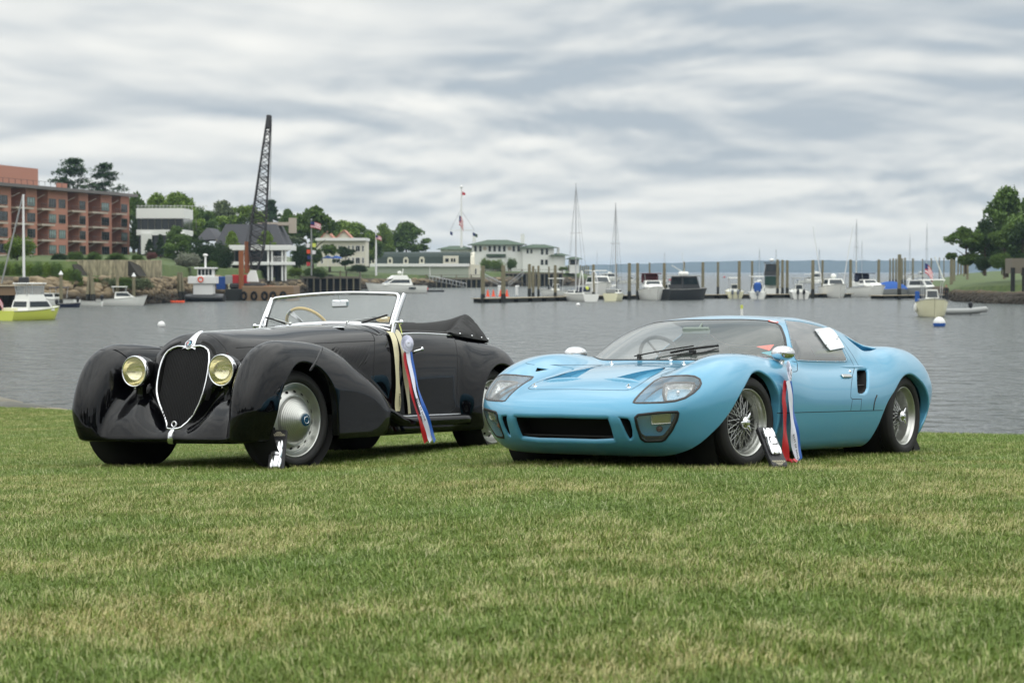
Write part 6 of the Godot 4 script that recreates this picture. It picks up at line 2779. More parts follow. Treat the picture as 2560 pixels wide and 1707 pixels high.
func build_trees() -> void:
	ptree("pine_tree","dark spreading pine above the brick house, taller of the pair","tree",1,455,815,70,760,480,"pine","pine")
	ptree("pine_tree","dark thinner pine right of the tall pine above the brick house","tree",1,775,1065,112,760,486,"pine","pine")
	ptree("shade_tree","dark leafy tree at the right end of the brick house","tree",1,1055,1265,335,905,452,"tall","mid")
	ptree("shade_tree","low dark tree between brick house and white modern house","tree",1,1110,1290,560,910,440,"broad","dark")
	ptree("shade_tree","fresh green tree behind the left side of the white modern house","tree",1,1205,1520,352,900,500,"broad","bright")
	ptree("shade_tree","fresh green tree behind the right side of the white modern house","tree",2,-60,335,625,1080,500,"broad","bright")
	ptree("shade_tree","bushy green tree right of the white modern house","tree",1,1430,1650,640,900,412,"broad","mid")
	ptree("shade_tree","grey green tree left of the crane boom","tree",2,350,620,690,1000,560,"broad","grey")
	ptree("shade_tree","mid green tree left of the grey hall roof","tree",2,270,480,770,1010,520,"broad","mid")
	ptree("shade_tree","bright green tree behind the crane boom","tree",2,470,860,730,1010,540,"broad","bright")
	ptree("spruce_tree","dark ragged spruce right of the crane boom","tree",2,780,960,695,1010,560,"cone","pine")
	ptree("shade_tree","thin green tree between spruce and tall loose tree","tree",2,925,1075,755,1010,540,"broad","mid")
	ptree("birch_tree","tall loose green tree beside the flagpole","tree",2,1020,1360,725,1260,470,"tall","mid")
	ptree("yew_tree","dark evergreen at the foot of the tall loose tree","tree",2,1000,1190,990,1260,440,"bush","dark")
	ptree("shade_tree","green treetop behind the cream house, left part","tree",2,1290,1560,845,1180,580,"broad","bright")
	ptree("shade_tree","small light green tree over the left end of the white pavilion","tree",2,500,625,930,1130,402,"broad","bright")
	ptree("shade_tree","small light green tree over the middle of the white pavilion","tree",2,755,905,925,1130,405,"broad","bright")
	ptree("yew_hedge","big dark rounded evergreen left of the white pavilion","tree",2,205,440,950,1290,380,"bush","dark")
	ptree("yew_hedge","dark rounded evergreen touching the white pavilion","tree",2,360,590,985,1290,378,"bush","dark")
	ptree("shade_tree","green tree in front of the white modern house's lower floor","tree",2,30,250,955,1200,395,"broad","mid")
	ptree("spruce_tree","small cone shaped spruce before the white modern house","tree",1,1255,1345,760,930,405,"cone","dark")
	ptree("spruce_tree","slim cone shaped spruce by the white house's pillar","tree",1,1350,1440,720,930,404,"cone","dark")
	ptree("shrub","silvery flowering shrub on the rocky bank","shrub",2,65,325,1080,1250,352,"bush","silver")
	ptree("shrub","green shrub right of the silvery shrub on the bank","shrub",2,300,480,1150,1290,352,"bush","mid")
	ptree("round_tree","round bright green tree before the left of the brick house","tree",1,-20,315,700,960,305,"bush","bright")
	ptree("shade_tree","broad bright tree behind the cream house","tree",3,-80,370,445,860,575,"broad","bright")
	ptree("shade_tree","bright tree over the left end of the boathouse","tree",3,300,530,460,800,640,"broad","bright")
	ptree("shade_tree","large bright tree over the middle of the boathouse","tree",3,450,850,445,800,650,"broad","mid")
	ptree("shrub","low green shrub at the left end of the boathouse roof","shrub",3,370,560,660,800,640,"bush","bright")
	ptree("yew_tree","dark evergreen in front of the cream house","tree",3,-40,140,680,910,492,"tall","dark")
	ptree("shrub","rounded green shrub before the clubhouse, left one","shrub",3,1360,1490,785,945,690,"bush","bright")
	ptree("shrub","rounded green shrub before the clubhouse porch","shrub",3,1450,1640,800,945,688,"bush","bright")
	ptree("shrub","rounded green shrub before the clubhouse, right one","shrub",3,1610,1740,785,935,690,"bush","mid")
	ptree("shrub","small green shrub under the low right clubhouse wing","shrub",3,2120,2240,880,935,690,"bush","bright")
	for q in [[430,590,868,960,"clipped dark hedge before the brick house, leftmost block"],[570,740,852,960,"clipped dark hedge before the middle of the brick house"],[720,910,856,960,"clipped hedge left of the brick house's right end"],[890,1135,866,960,"clipped hedge under the brick house's right end"],[1130,1260,880,960,"dark shrub between the hedges and the white house"]]:
		ptree("hedge",q[4],"hedge",1,q[0],q[1],q[2],q[3],322,"hedge","mid" if q[0]>560 else "dark","clipped hedges before the brick house")
	ptree("shrub","pink flowering shrub below the white modern house","shrub",1,1255,1370,858,950,330,"bush","red")
	ptree("hedge","dark hedge along the terrace left of the boathouse","hedge",3,50,300,855,945,505,"hedge","dark")
	ptree("shrub","low green shrub right of the dark evergreen by the pavilion","shrub",2,985,1125,1205,1300,425,"bush","bright")
	ptree("shrub","low green hedge below the flagpole","shrub",2,1110,1350,1205,1310,440,"bush","mid")
	for q in [[1,1490,1760,400,900,"bright","fresh green tree at the white modern house's right shoulder",520.0],[2,150,420,740,1080,"mid","full green tree between the white house and the grey hall",540.0],[2,380,700,790,1080,"mid","full green tree rising behind the grey hall's left roof",600.0],[2,640,900,800,1080,"mid","full green tree behind the middle of the grey hall",610.0],[2,860,1130,810,1080,"grey","pale green tree behind the grey hall's chimney",600.0],[2,1180,1480,870,1240,"mid","green tree between flagpole and cream house",560.0],[3,140,420,520,880,"mid","full green tree behind the cream house's right end",600.0],[3,330,640,560,860,"mid","full green tree low behind the boathouse roof",660.0],[2,-80,160,740,1180,"dark","dark green tree right behind the white modern house's glass",470.0],[1,1180,1330,480,930,"mid","green tree filling the gap right of the brick house",465.0]]:
		ptree("shade_tree",q[6],"tree",q[0],q[1],q[2],q[3],q[4],q[7],"broad",q[5])
	for k in 9:
		ptree("ivy_bank","dense green ivy hanging on the left bank wall, length %s" % ["by the picture edge","under the round tree","left of the white mast","behind the white mast","right of the white mast","above the moored cuddy boat","left of the concrete wall","at the concrete wall's left end","below the concrete wall"][k],"ivy",1,-60+k*78,90+k*78,925+(60 if k>6 else 0),1200,293,"hedge","bright" if k % 2 else "mid","ivy on the left bank")
	for k in 6:
		ptree("bank_brush","low scrub on the stony bank %s" % ["above the white walkaround boat","below the buttressed wall","left of the tug","right of the walkaround boat","behind the paired dolphins","above the orange float"][k],"scrub",1,430+k*140,640+k*140,1072+6*(k % 2),1200,297,"hedge","grey" if k % 2 else "mid","scrub on the bank")
	ptree("shore_tree","leaning tree at the left edge of the right hand wood","tree",5,1775,2035,70,430,330,"tall","mid")
	ptree("shore_tree","dark tree behind the leaning tree on the right","tree",5,1930,2180,10,440,345,"broad","dark")
	ptree("shore_tree","tallest green tree on the right hand shore","tree",5,2020,2420,-235,440,350,"broad","mid")
	ptree("shore_tree","tall green tree cut by the right picture edge","tree",5,2220,2640,-190,440,340,"broad","mid")
	ptree("shore_tree","lower pale green tree before the tall right hand trees","tree",5,2090,2320,60,440,325,"tall","mid")
	ptree("shore_tree","lower green tree beside the plank shed","tree",5,2210,2480,40,440,322,"broad","dark")
	ptree("shrub","dark shrub on the right hand rocks","shrub",5,1955,2120,280,445,318,"bush","dark")
	ptree("shrub","green shrub right of the dark one on the right hand rocks","shrub",5,2080,2290,260,445,316,"bush","mid")
var pile_mesh:={}
func pile(label: String,k: int,x: float,ytop: float,ybase: float,r:=0.21,group:="timber dock pilings",cap:=false) -> Node3D:
	var b:=W(k,x,ybase)
	var d:=-b.z
	var top:=P(k,x,ytop,d).y
	var o:=thing("dock_piling",label,"piling",Vector3(b.x,0,b.z),x,group)
	var key:="p%.2f" % r
	if not pile_mesh.has(key):
		var m:=MB.new()
		m.tube([Vector3(0,0.18,0),Vector3(0,0.97,0),Vector3(0,0.995,0),Vector3(0,1,0)],[r,r*0.93,r*0.9,r*0.6],10)
		var m2:=MB.new()
		m2.tube([Vector3(0,-0.2,0),Vector3(0,0.17,0),Vector3(0,0.24,0)],[r*1.12,r*1.1,r*1.01],10)
		pile_mesh[key]=[m.mesh(),m2.mesh()]
	var a:=part("shaft",pile_mesh[key][0],M.timber_post,o)
	a.scale=Vector3(1,top,1)
	var c:=part("wet_foot",pile_mesh[key][1],M.wet_timber,o)
	c.scale=Vector3(1,top,1)
	if cap:
		var m:=MB.new()
		m.lathe([Vector2(0,0.5),Vector2(r*0.5,0.3),Vector2(r*1.15,0.0),Vector2(r*1.15,-0.1)],Transform3D(Basis.IDENTITY,Vector3(0,top,0)),10)
		part("cap",m.mesh(),M.white_paint,o)
	return o
func dolphin(label: String,k: int,x: float,ytop: float,ybase: float,n:=3) -> void:
	var b:=W(k,x,ybase)
	var d:=-b.z
	var top:=P(k,x,ytop,d).y
	var o:=thing("pile_cluster",label,"pilings",Vector3(b.x,0,b.z),x,"bound clusters of pilings")
	for j in n:
		var an:=TAU*j/n+0.4
		var m:=MB.new()
		m.tube([Vector3(cos(an)*0.75,-0.5,sin(an)*0.75),Vector3(cos(an)*0.5,top*0.35,sin(an)*0.5)],[0.26,0.24],8)
		part("wet_foot",m.mesh(),M.wet_timber,o)
		m=MB.new()
		m.tube([Vector3(cos(an)*0.5,top*0.35,sin(an)*0.5),Vector3(cos(an)*0.22,top*(0.94+0.06*cos(an*2.0)),sin(an)*0.22)],[0.24,0.2],8)
		part("pile",m.mesh(),M.timber_post,o)
func dock(called: String,label: String,a: Vector3,b: Vector3,w: float,top: float,thick: float,m: Material,under: Material) -> Node3D:
	var o:=thing(called,label,"dock",Vector3(a.x,0,a.z))
	var dv:=Vector3(b.x-a.x,0,b.z-a.z)
	var bs:=Basis(dv.normalized(),Vector3.UP,dv.normalized().cross(Vector3.UP))
	var n:=maxi(2,int(dv.length()/4.0))
	for k in n:
		var mb:=MB.new()
		mb.bbox(dv*((k+0.5)/n)+Vector3(0,top-0.06,0),Vector3(dv.length()/n-0.06,0.12,w),0.02,bs)
		part("deck_plank",mb.mesh(),m,o)
	for k in n:
		var f:=MB.new()
		f.box(dv*((k+0.5)/n)+Vector3(0,top-0.12-thick*0.5,0),Vector3(dv.length()/n*(0.7 if thick>0.3 else 0.96),thick,w*0.92),bs)
		part("float",f.mesh(),under,o)
	return o
func hull_rows(L: float,B: float,F: float,FB: float,full:=0.55,stern:=0.86) -> Array:
	var rows:=[]
	for k in 13:
		var t:=k/12.0
		var w: float=lerpf(stern,1.0,sstep2(0.0,0.35,t)) if t<0.35 else pow(maxf(1.0-pow((t-0.35)/0.65,2.1),0.0),full)
		w=maxf(w,0.012)*B*0.5
		var sh:=F+(FB-F)*t*t
		var x:=-L*0.5+L*t
		var rake:=0.10*L*sstep2(0.6,1.0,t)
		var row:=[]
		for q in [[0.0,-0.35,-1.0],[0.62,-0.22,-1.0],[0.80,0.12,-0.7],[0.92,0.55,-0.35],[1.0,1.0,0.0],[0.965,1.0,0.0]]:
			row.append(Vector3(x+rake*q[2],sh*q[1] if q[1]>0 else q[1]*1.0,w*q[0]))
		var full_row:=[]
		for e in range(5,-1,-1):
			full_row.append(row[e]*Vector3(1,1,-1))
		for e in range(1,6):
			full_row.append(row[e])
		rows.append(full_row)
	return rows
func boat(called: String,label: String,cat: String,pos: Vector3,turn: float,L: float,B: float,F: float,FB: float,hull: Material,group:="",deck: Material=null,full:=0.55) -> Node3D:
	var o:=thing(called,label,cat,pos,turn,group)
	var rows:=hull_rows(L,B,F,FB,full)
	var m:=MB.new()
	m.rings(rows,false)
	m._cap(rows[0],rows[1])
	part("hull",m.mesh(),hull,o)
	var dk:=MB.new()
	var dr:=[]
	for row in rows:
		var a: Vector3=row[0]
		var b: Vector3=row[10]
		dr.append([a+Vector3(0,-0.12,0),(a+b)*0.5+Vector3(0,-0.06,0),b+Vector3(0,-0.12,0)])
	dk.rings(dr,false)
	part("deck",dk.mesh(),deck if deck else M.gel,o)
	var st:=MB.new()
	var ps:=[]
	for row in rows:
		ps.append(row[1]+Vector3(0,-0.05,0))
	for k in range(rows.size()-1,-1,-1):
		ps.append(rows[k][9]+Vector3(0,-0.05,0))
	st.tube(ps,0.04,5)
	part("strake",st.mesh(),M.gel_shade,o)
	return o
func cabin(o: Node3D,called: String,x0: float,x1: float,y0: float,y1: float,w0: float,w1: float,lf: float,lb: float,m: Material,panes:=true) -> Node3D:
	var b:=MB.new()
	var lo:=[Vector3(x0,y0,-w0*0.5),Vector3(x1,y0,-w0*0.5),Vector3(x1,y0,w0*0.5),Vector3(x0,y0,w0*0.5)]
	var hi:=[Vector3(x0+lb,y1,-w1*0.5),Vector3(x1-lf,y1,-w1*0.5),Vector3(x1-lf,y1,w1*0.5),Vector3(x0+lb,y1,w1*0.5)]
	for k in 4:
		b.face([lo[k],lo[(k+1) % 4],hi[(k+1) % 4],hi[k]])
	b.face(hi)
	var n:=part(called,b.mesh(),m,o)
	if panes:
		for k in 4:
			var p:=MB.new()
			var nn: Vector3=((lo[(k+1) % 4]-lo[k]).cross(hi[k]-lo[k])).normalized()
			var mid: Vector3=(lo[0]+lo[2])*0.5
			if nn.dot((lo[k]+lo[(k+1) % 4])*0.5-mid)<0.0:
				nn=-nn
			var cs:=[]
			for q in [[0.08,0.36],[0.92,0.36],[0.92,0.88],[0.08,0.88]]:
				cs.append((lo[k] as Vector3).lerp(lo[(k+1) % 4],q[0]).lerp((hi[k] as Vector3).lerp(hi[(k+1) % 4],q[0]),q[1])+nn*0.025)
			p.face(cs)
			part("window",p.mesh(),M.boat_glass,n)
	return n
func top_frame(o: Node3D,called: String,x0: float,x1: float,y0: float,y1: float,w: float,m: Material) -> void:
	var b:=MB.new()
	b.bbox(Vector3((x0+x1)*0.5,y1,0),Vector3(x1-x0,0.12,w),0.05)
	var n:=part(called,b.mesh(),m,o)
	var f:=MB.new()
	for sx in [x0+0.15,x1-0.15]:
		for sz in [-0.42,0.42]:
			f.bar(Vector3(lerpf(sx,(x0+x1)*0.5,0.12),y0,sz*w*0.8),Vector3(sx,y1,sz*w),0.035,6)
	part("frame",f.mesh(),M.alu,n)
func outboard(o: Node3D,x: float,y: float,z: float,m: Material) -> void:
	var b:=MB.new()
	var rs:=[]
	for q in [[0.0,0.16,0.13],[0.12,0.24,0.19],[0.45,0.28,0.2],[0.62,0.24,0.18],[0.72,0.12,0.1]]:
		var ring:=[]
		for e in 8:
			var an:=TAU*e/8.0
			ring.append(Vector3(x+cos(an)*q[1],y+q[0],z+sin(an)*q[2]))
		rs.append(ring)
	b.rings(rs,true,true,true)
	b.box(Vector3(x,y-0.4,z),Vector3(0.16,0.9,0.12))
	part("outboard",b.mesh(),m,o)
func mast(o: Node3D,x: float,y0: float,y1: float,r: float,spread: float,fore:=3.0,aft:=3.0,m: Material=null) -> void:
	var b:=MB.new()
	b.tube([Vector3(x,y0,0),Vector3(x,y1,0)],[r,r*0.6],8)
	var n:=part("mast",b.mesh(),m if m else M.alu,o)
	var w:=MB.new()
	for q in [[fore,0.0],[-aft,0.0],[0.0,spread],[0.0,-spread]]:
		w.bar(Vector3(x,y1*0.98,0),Vector3(x+q[0],y0,q[1]),0.018,4)
	w.bar(Vector3(x,y0+(y1-y0)*0.55,-spread*0.7),Vector3(x,y0+(y1-y0)*0.55,spread*0.7),0.025,4)
	part("rigging",w.mesh(),M.railing,n)
func flag_mesh(w: float,h: float,droop: float) -> Array:
	var q:=[MB.new(),MB.new(),MB.new()]
	var p:=func(u: float,v: float) -> Vector3:
		return Vector3(u*w*(1.0-0.1*droop),-v*h-u*u*w*droop,0.07*w*sin(u*7.0+v*1.2))
	for j in 7:
		for k in 10:
			var u0:=k/10.0
			var u1:=(k+1)/10.0
			var canton:=j<4 and k<4
			var t: MB=q[0] if canton else (q[1] if j % 2==0 else q[2])
			var a: Vector3=p.call(u0,j/7.0)
			var b: Vector3=p.call(u1,j/7.0)
			var c: Vector3=p.call(u1,(j+1)/7.0)
			var d: Vector3=p.call(u0,(j+1)/7.0)
			t.face([a,b,c,d])
	return q
func flag(called: String,label: String,top: Vector3,w: float,h: float,droop: float,turn:=0.0) -> void:
	var o:=thing(called,label,"flag",top,turn)
	var q:=flag_mesh(w,h,droop)
	part("canton",q[0].mesh(),M.flag_blue,o)
	part("red_stripes",q[1].mesh(),M.flag_red,o)
	part("white_stripes",q[2].mesh(),M.flag_white,o)
func pole(called: String,label: String,base: Vector3,top_y: float,r: float,m: Material) -> Node3D:
	var o:=thing(called,label,"flagpole",base)
	var b:=MB.new()
	b.tube([Vector3.ZERO,Vector3(0,(top_y-base.y)*0.6,0),Vector3(0,top_y-base.y,0)],[r,r*0.85,r*0.5],10)
	part("pole",b.mesh(),m,o)
	var k:=MB.new()
	k.ball(Vector3(0,top_y-base.y+r,0),Vector3(r,r,r)*1.3,8,6)
	part("finial",k.mesh(),m,o)
	return o
func build_marina() -> void:
	mat("timber_post",Color.WHITE,0.95)
	M.timber_post.albedo_texture=noise_tex(151,0.05,3,Color8(92,88,68),Color8(146,138,112),256)
	M.timber_post.uv1_triplanar=true
	M.timber_post.uv1_scale=Vector3(2,0.3,2)
	mat("white_paint",Color8(226,226,224),0.5)
	mat("gel",Color8(232,232,226),0.3)
	mat("gel_cream",Color8(226,222,188),0.35)
	mat("gel_shade",Color8(150,150,146),0.5)
	mat("boat_glass",Color8(30,40,44),0.06)
	mat("alu",Color8(200,202,204),0.35,0.7)
	mat("lime_hull",Color8(206,214,92),0.35)
	mat("navy",Color8(28,36,62),0.7)
	mat("blue_canvas",Color8(32,84,160),0.8)
	mat("maroon_canvas",Color8(86,36,40),0.8)
	mat("charcoal_hull",Color8(44,46,48),0.4)
	mat("grey_hull",Color8(146,148,146),0.4)
	mat("outboard_black",Color8(22,24,30),0.3)
	mat("outboard_grey",Color8(120,126,134),0.3)
	mat("green_canvas",Color8(20,54,46),0.8)
	mat("orange",Color8(226,78,30),0.7)
	mat("flag_blue",Color8(40,50,100),0.8)
	mat("flag_red",Color8(184,52,58),0.8)
	mat("flag_white",Color8(226,222,222),0.8)
	mat("steel",Color8(52,50,50),0.6,0.3)
	mat("crane_red",Color8(176,26,28),0.5)
	mat("barge_tan",Color8(128,106,82),0.9)
	mat("container_blue",Color8(30,78,150),0.6)
	mat("rust",Color8(138,84,52),0.9)
	mat("tyre_black",Color8(16,16,16),0.85)
	mat("deck_wood",Color8(150,140,118),0.9)
	var a:=W(1,-260,1388)
	var b:=W(1,232,1378)
	var bk:=dock("pier","tan timber pier with dark fender piles at the left picture edge",a+Vector3(0,0,-3),b+Vector3(0,0,-3),6.0,5.0-(714.0-678.0)/FPX*250.0,1.1,M.deck_wood,M.barge_tan)
	for k in 16:
		var m:=MB.new()
		var t:=k/15.0
		var p:=(b-a)*t
		m.bar(Vector3(p.x,-0.5,p.z+0.1),Vector3(p.x,2.3,p.z+0.1),0.3,7)
		part("fender_pile",m.mesh(),M.dark_timber,bk)
	var back:=MB.new()
	back.box((b-a)*0.5+Vector3(0,0.8,-1.4),Vector3((b-a).length(),3.0,0.3))
	part("dark_bulkhead",back.mesh(),M.wet_timber,bk)
	var cw:=thing("retaining_wall","stained concrete retaining wall with two buttresses coloured dark as shadow below the hedges","wall",P(1,985,1078,302))
	var sc:=302.0/FPX/3.484
	for k in 6:
		var m:=MB.new()
		var x0:=lerpf(570,1405,k/6.0)
		var x1:=lerpf(570,1405,(k+1)/6.0)
		m.bbox(Vector3(((x0+x1)*0.5-985)*sc,62*sc,0),Vector3((x1-x0)*sc-0.05,150*sc,0.8),0.04)
		part("panel",m.mesh(),M.concrete_stained,cw)
	for x in [600.0,1110.0]:
		var m:=MB.new()
		m.prism(PackedVector2Array([Vector2(0,0),Vector2(3.4,0),Vector2(0.4,128*sc),Vector2(0,128*sc)]),Transform3D(Basis(Vector3(0,0,1),Vector3.UP,Vector3(-1,0,0)).rotated(Vector3.UP,0.7),Vector3((x-985)*sc,0,0.3)),1.4)
		part("shadow_buttress",m.mesh(),M.dark_timber,cw)  # dark colour stands for the diagonal shadows at the buttresses
	var rm:=MB.new()
	var rs:=[]
	var rr:=seeded(31)
	for j in 5:
		var ring:=[]
		for e in 7:
			var an:=TAU*e/7.0
			var w: float=[0.3,0.9,1.0,0.75,0.2][j]*rr.randf_range(0.8,1.15)
			ring.append(Vector3(cos(an)*w*0.5,[-0.45,-0.25,0.1,0.35,0.45][j],sin(an)*w*0.5))
		rs.append(ring)
	rm.rings(rs,true,true,true)
	for bank in [[[-300,282],[60,286],[200,292],[340,300],[420,318],[480,345],[640,372],[740,455],[900,560],[1060,610],[1180,640],[1440,700]],[[2310,450],[2400,330],[2480,312],[2600,300],[2700,296]]]:
		var mm:=MultiMesh.new()
		mm.transform_format=MultiMesh.TRANSFORM_3D
		mm.use_colors=true
		mm.mesh=rm.mesh()
		mm.instance_count=1500
		for j in 1500:
			var t: float=rr.randf()*(bank.size()-1.001)
			var q: int=int(t)
			var u: float=lerpf(bank[q][0],bank[q+1][0],t-q)
			var d: float=lerpf(bank[q][1],bank[q+1][1],t-q)
			var h:=rr.randf()
			var hh: float=((3.9 if u<600 else 2.6) if bank[0][0]<0 else 1.5)*h
			var dd:=d-0.9+4.0*h*h
			var s:=rr.randf_range(0.6,1.7)
			mm.set_instance_transform(j,Transform3D(Basis.from_euler(Vector3(rr.randf()*0.6,rr.randf()*6.3,rr.randf()*0.6)).scaled(Vector3(s*1.3,s*0.8,s)),Vector3((u-1280.0)/FPX*dd,hh-0.1,-dd)))
			var wet:=sstep2(1.1,1.9,hh)
			var g:=lerpf(0.16,rr.randf_range(0.6,1.25),wet)
			mm.set_instance_color(j,Color(g,g*0.95,g*0.86))
		var o:=MultiMeshInstance3D.new()
		o.multimesh=mm
		o.material_override=M.riprap
		o.name=numbered("riprap",self)
		add_child(o)
		tag(o,"loose boulders piled along the left shore's waterline" if bank[0][0]<0 else "loose boulders piled along the right shore's waterline","boulders")
		o.set_meta("kind","stuff")
	for q in [["pier","grey timber pier wall right of the white pavilion",2,945,1372,1568,1372,1288,470.0],["pier","dark timber pier under the boathouse",3,700,1110,1385,1100,1000,616.0],["pier","timber quay below the clubhouse shrubs",3,1390,1085,2180,1085,945,668.0]]:
		var p0:=W(q[2],q[3],q[4])
		var p1:=W(q[2],q[5],q[6])
		var dd: float=q[8]
		p0=P(q[2],q[3],q[4],dd)
		p1=P(q[2],q[5],q[6],dd)
		var top:=P(q[2],q[3],q[7],dd).y
		var o:=thing(q[0],q[1],"pier",Vector3(p0.x,0,p0.z))
		var len: float=p1.x-p0.x
		var m:=MB.new()
		m.box(Vector3(len*0.5,top-0.25,-2.0),Vector3(len,0.5,5.0))
		part("deck",m.mesh(),M.timber,o)
		m=MB.new()
		m.box(Vector3(len*0.5,top*0.4,-3.5),Vector3(len,top,0.4))
		part("back_wall",m.mesh(),M.wet_timber,o)
		var n:=int(len/1.5)
		for k in n+1:
			m=MB.new()
			var tall:=1.1 if k % 3==0 else 0.0
			m.bar(Vector3(len*k/n,-0.4,0.2),Vector3(len*k/n,top+tall,0.2),0.2,7)
			part("pile",m.mesh(),M.timber_post if k % 2 else M.timber,o)
		m=MB.new()
		m.box(Vector3(len*0.5,top+0.95,0.1),Vector3(len,0.12,0.08))
		part("rail",m.mesh(),M.timber,o)
	for q in [["sloping grey gangway below the boathouse",3,875,1015,1240,1090,612.0],["sloping gangway behind the central float",3,1420,1000,1580,1080,600.0],["pale ramp rising to the clubhouse quay",3,1650,1085,1800,965,590.0]]:
		var p0:=P(q[1],q[2],q[3],q[6])
		var p1:=P(q[1],q[4],q[5],q[6]-6.0)
		var o:=thing("gangway",q[0],"gangway",p0)
		var m:=MB.new()
		var dv:=p1-p0
		var bs:=Basis(dv.normalized(),Vector3(0,0,1).cross(dv.normalized()).normalized(),Vector3(0,0,1))
		m.box(dv*0.5,Vector3(dv.length(),0.15,1.6),bs)
		part("walkway",m.mesh(),M.grey_hull,o)
		m=MB.new()
		for sz in [-0.8,0.8]:
			m.bar(Vector3(0,1.2,sz),dv+Vector3(0,1.2,sz),0.07,5)
			for k in 12:
				m.bar(dv*(k/11.0)+Vector3(0,0,sz),dv*(k/11.0)+Vector3(0,1.2,sz),0.05,4)
		part("railing",m.mesh(),M.alu,o)
	pile("grey piling with a pale cap right of the lime hulled boat",1,528,1062,1350,0.26,"",true)
	pile("grey piling left of the pale capped one",1,430,1075,1335,0.22,"")
	pile("piling crossing the white walkaround boat's cabin",1,1020,1060,1338,0.24,"")
	pile("piling crossing the white walkaround boat's bow",1,1163,1078,1332,0.26,"",true)
	dolphin("bound pilings left of the white walkaround boat",1,785,1045,1340,4)
	dolphin("bound pilings behind the walkaround boat's cabin",1,985,1050,1330)
	dolphin("bound pilings right of the walkaround boat's bow",1,1208,1062,1325)
	dolphin("bound pilings left of the orange float",1,1372,1045,1312,4)
	dolphin("bound pilings behind the orange float, beside the tug",1,1565,1042,1306,4)
	var of:=thing("float_boom","long orange float boom left of the tug","float",W(1,1497,1312))
	for k in 5:
		var m:=MB.new()
		m.bbox(Vector3((k-2)*0.75*1.05,0.12,0),Vector3(0.75,0.42,0.8),0.12)
		part("float",m.mesh(),M.orange,of)
	var p:=W(1,280,1462)
	var o:=boat("sport_fishing_boat","lime hulled white sport fishing boat with a flybridge","boat",p,1.02,7.6,2.9,1.0,1.45,M.lime_hull)
	cabin(o,"cabin",-1.9,2.0,0.95,2.05,2.4,2.1,0.9,0.25,M.gel)
	cabin(o,"flybridge",-1.5,0.9,2.05,2.62,2.1,1.9,0.25,0.05,M.gel,false)
	top_frame(o,"hard_top",-1.8,1.0,2.5,3.75,2.1,M.gel)
	var cv:=MB.new()
	cv.box(Vector3(-0.3,3.1,0),Vector3(2.2,0.9,1.7))
	part("clear_curtain",cv.mesh(),M.curtain,o)
	var se:=MB.new()
	se.bbox(Vector3(-3.2,1.05,0),Vector3(0.7,0.5,1.6),0.05)
	part("engine_box",se.mesh(),M.gel_cream,o)
	var st:=MB.new()
	st.bar(Vector3(-4.0,1.0,-0.9),Vector3(-4.3,2.6,-0.9),0.03,5)
	part("flag_staff",st.mesh(),M.alu,o)
	flag("flag","small drooping striped flag on the lime boat's stern",p+Vector3(0,2.5,0)+Vector3(-4.3,0,-0.9).rotated(Vector3.UP,1.02),0.9,0.7,0.9)
	p=W(1,470,1345)
	o=boat("cuddy_boat","white cuddy boat with a navy canvas top behind the capped piling","boat",p,2.9,7.0,2.6,1.0,1.4,M.gel)
	cabin(o,"cuddy",-0.5,2.2,1.1,1.9,2.0,1.6,0.8,0.2,M.gel)
	top_frame(o,"canvas_top",-1.8,0.4,1.2,2.7,2.2,M.navy)
	outboard(o,-3.6,0.7,0,M.outboard_black)
	p=W(1,600,1352)
	o=boat("dinghy","dark blue inflatable dinghy beside the pale capped piling","dinghy",p,0.2,3.2,1.7,0.55,0.7,M.navy)
	outboard(o,-1.7,0.4,0,M.outboard_black)
	p=W(1,735,1342)
	o=boat("skiff","low white skiff with a dark covered outboard by the bound pilings","boat",p,PI,5.0,1.9,0.7,0.9,M.gel)
	for k in 1:
		outboard(o,-2.4,0.9,0.2,M.outboard_black)
	p=W(1,1050,1338)
	o=boat("walkaround_boat","white walkaround boat lying side on behind two pilings","boat",p,0.12,7.6,2.6,0.95,1.55,M.gel)
	cabin(o,"cabin",-0.9,2.2,1.05,2.0,2.1,1.7,1.3,0.15,M.gel)
	top_frame(o,"hard_top",-1.3,0.9,1.9,2.75,2.0,M.gel)
	outboard(o,-3.9,0.6,0,M.outboard_grey)
	p=W(2,345,1484)
	sc=-p.z/FPX/3.136
	o=thing("workboat_tug","white push boat with a stepped deckhouse and dark rubber fendered hull","tug",p)
	var m:=MB.new()
	var tr:=[]
	for q in [[-155,0,0.9],[-150,62,1.0],[-60,56,1.15],[60,56,1.15],[140,64,1.05],[156,60,0.9],[158,0,0.85]]:
		var ring:=[]
		for e in 10:
			var an:=TAU*e/10.0
			ring.append(Vector3(q[0]*sc,(28+q[1]*0.0)*sc+sin(an)*30*sc*q[2],cos(an)*2.4*q[2]))
		tr.append(ring)
	m.rings(tr,true,true,true)
	part("hull",m.mesh(),M.charcoal_hull,o)
	var hy:=func(y: float) -> float: return (1484.0-y)*sc
	for q in [["deckhouse",268,420,1345,1432,3.0],["upper_deck",230,446,1288,1345,3.6],["wheelhouse",300,420,1225,1290,2.4]]:
		m=MB.new()
		m.bbox(Vector3(((q[1]+q[2])*0.5-345)*sc,(hy.call(q[3])+hy.call(q[4]))*0.5,0),Vector3((q[2]-q[1])*sc,hy.call(q[3])-hy.call(q[4]),q[5]),0.05)
		var n:=part(q[0],m.mesh(),M.white_paint,o)
		if q[0]=="wheelhouse":
			for k in 4:
				var g:=MB.new()
				g.box(Vector3((318+k*28-345)*sc,hy.call(1256),1.2),Vector3(21*sc,44*sc,0.1))
				part("window",g.mesh(),M.boat_glass,n)
	m=MB.new()
	m.bbox(Vector3(15*sc,hy.call(1224),0),Vector3(165*sc,0.25,3.0),0.05)
	part("wheelhouse_roof",m.mesh(),M.white_paint,o)
	m=MB.new()
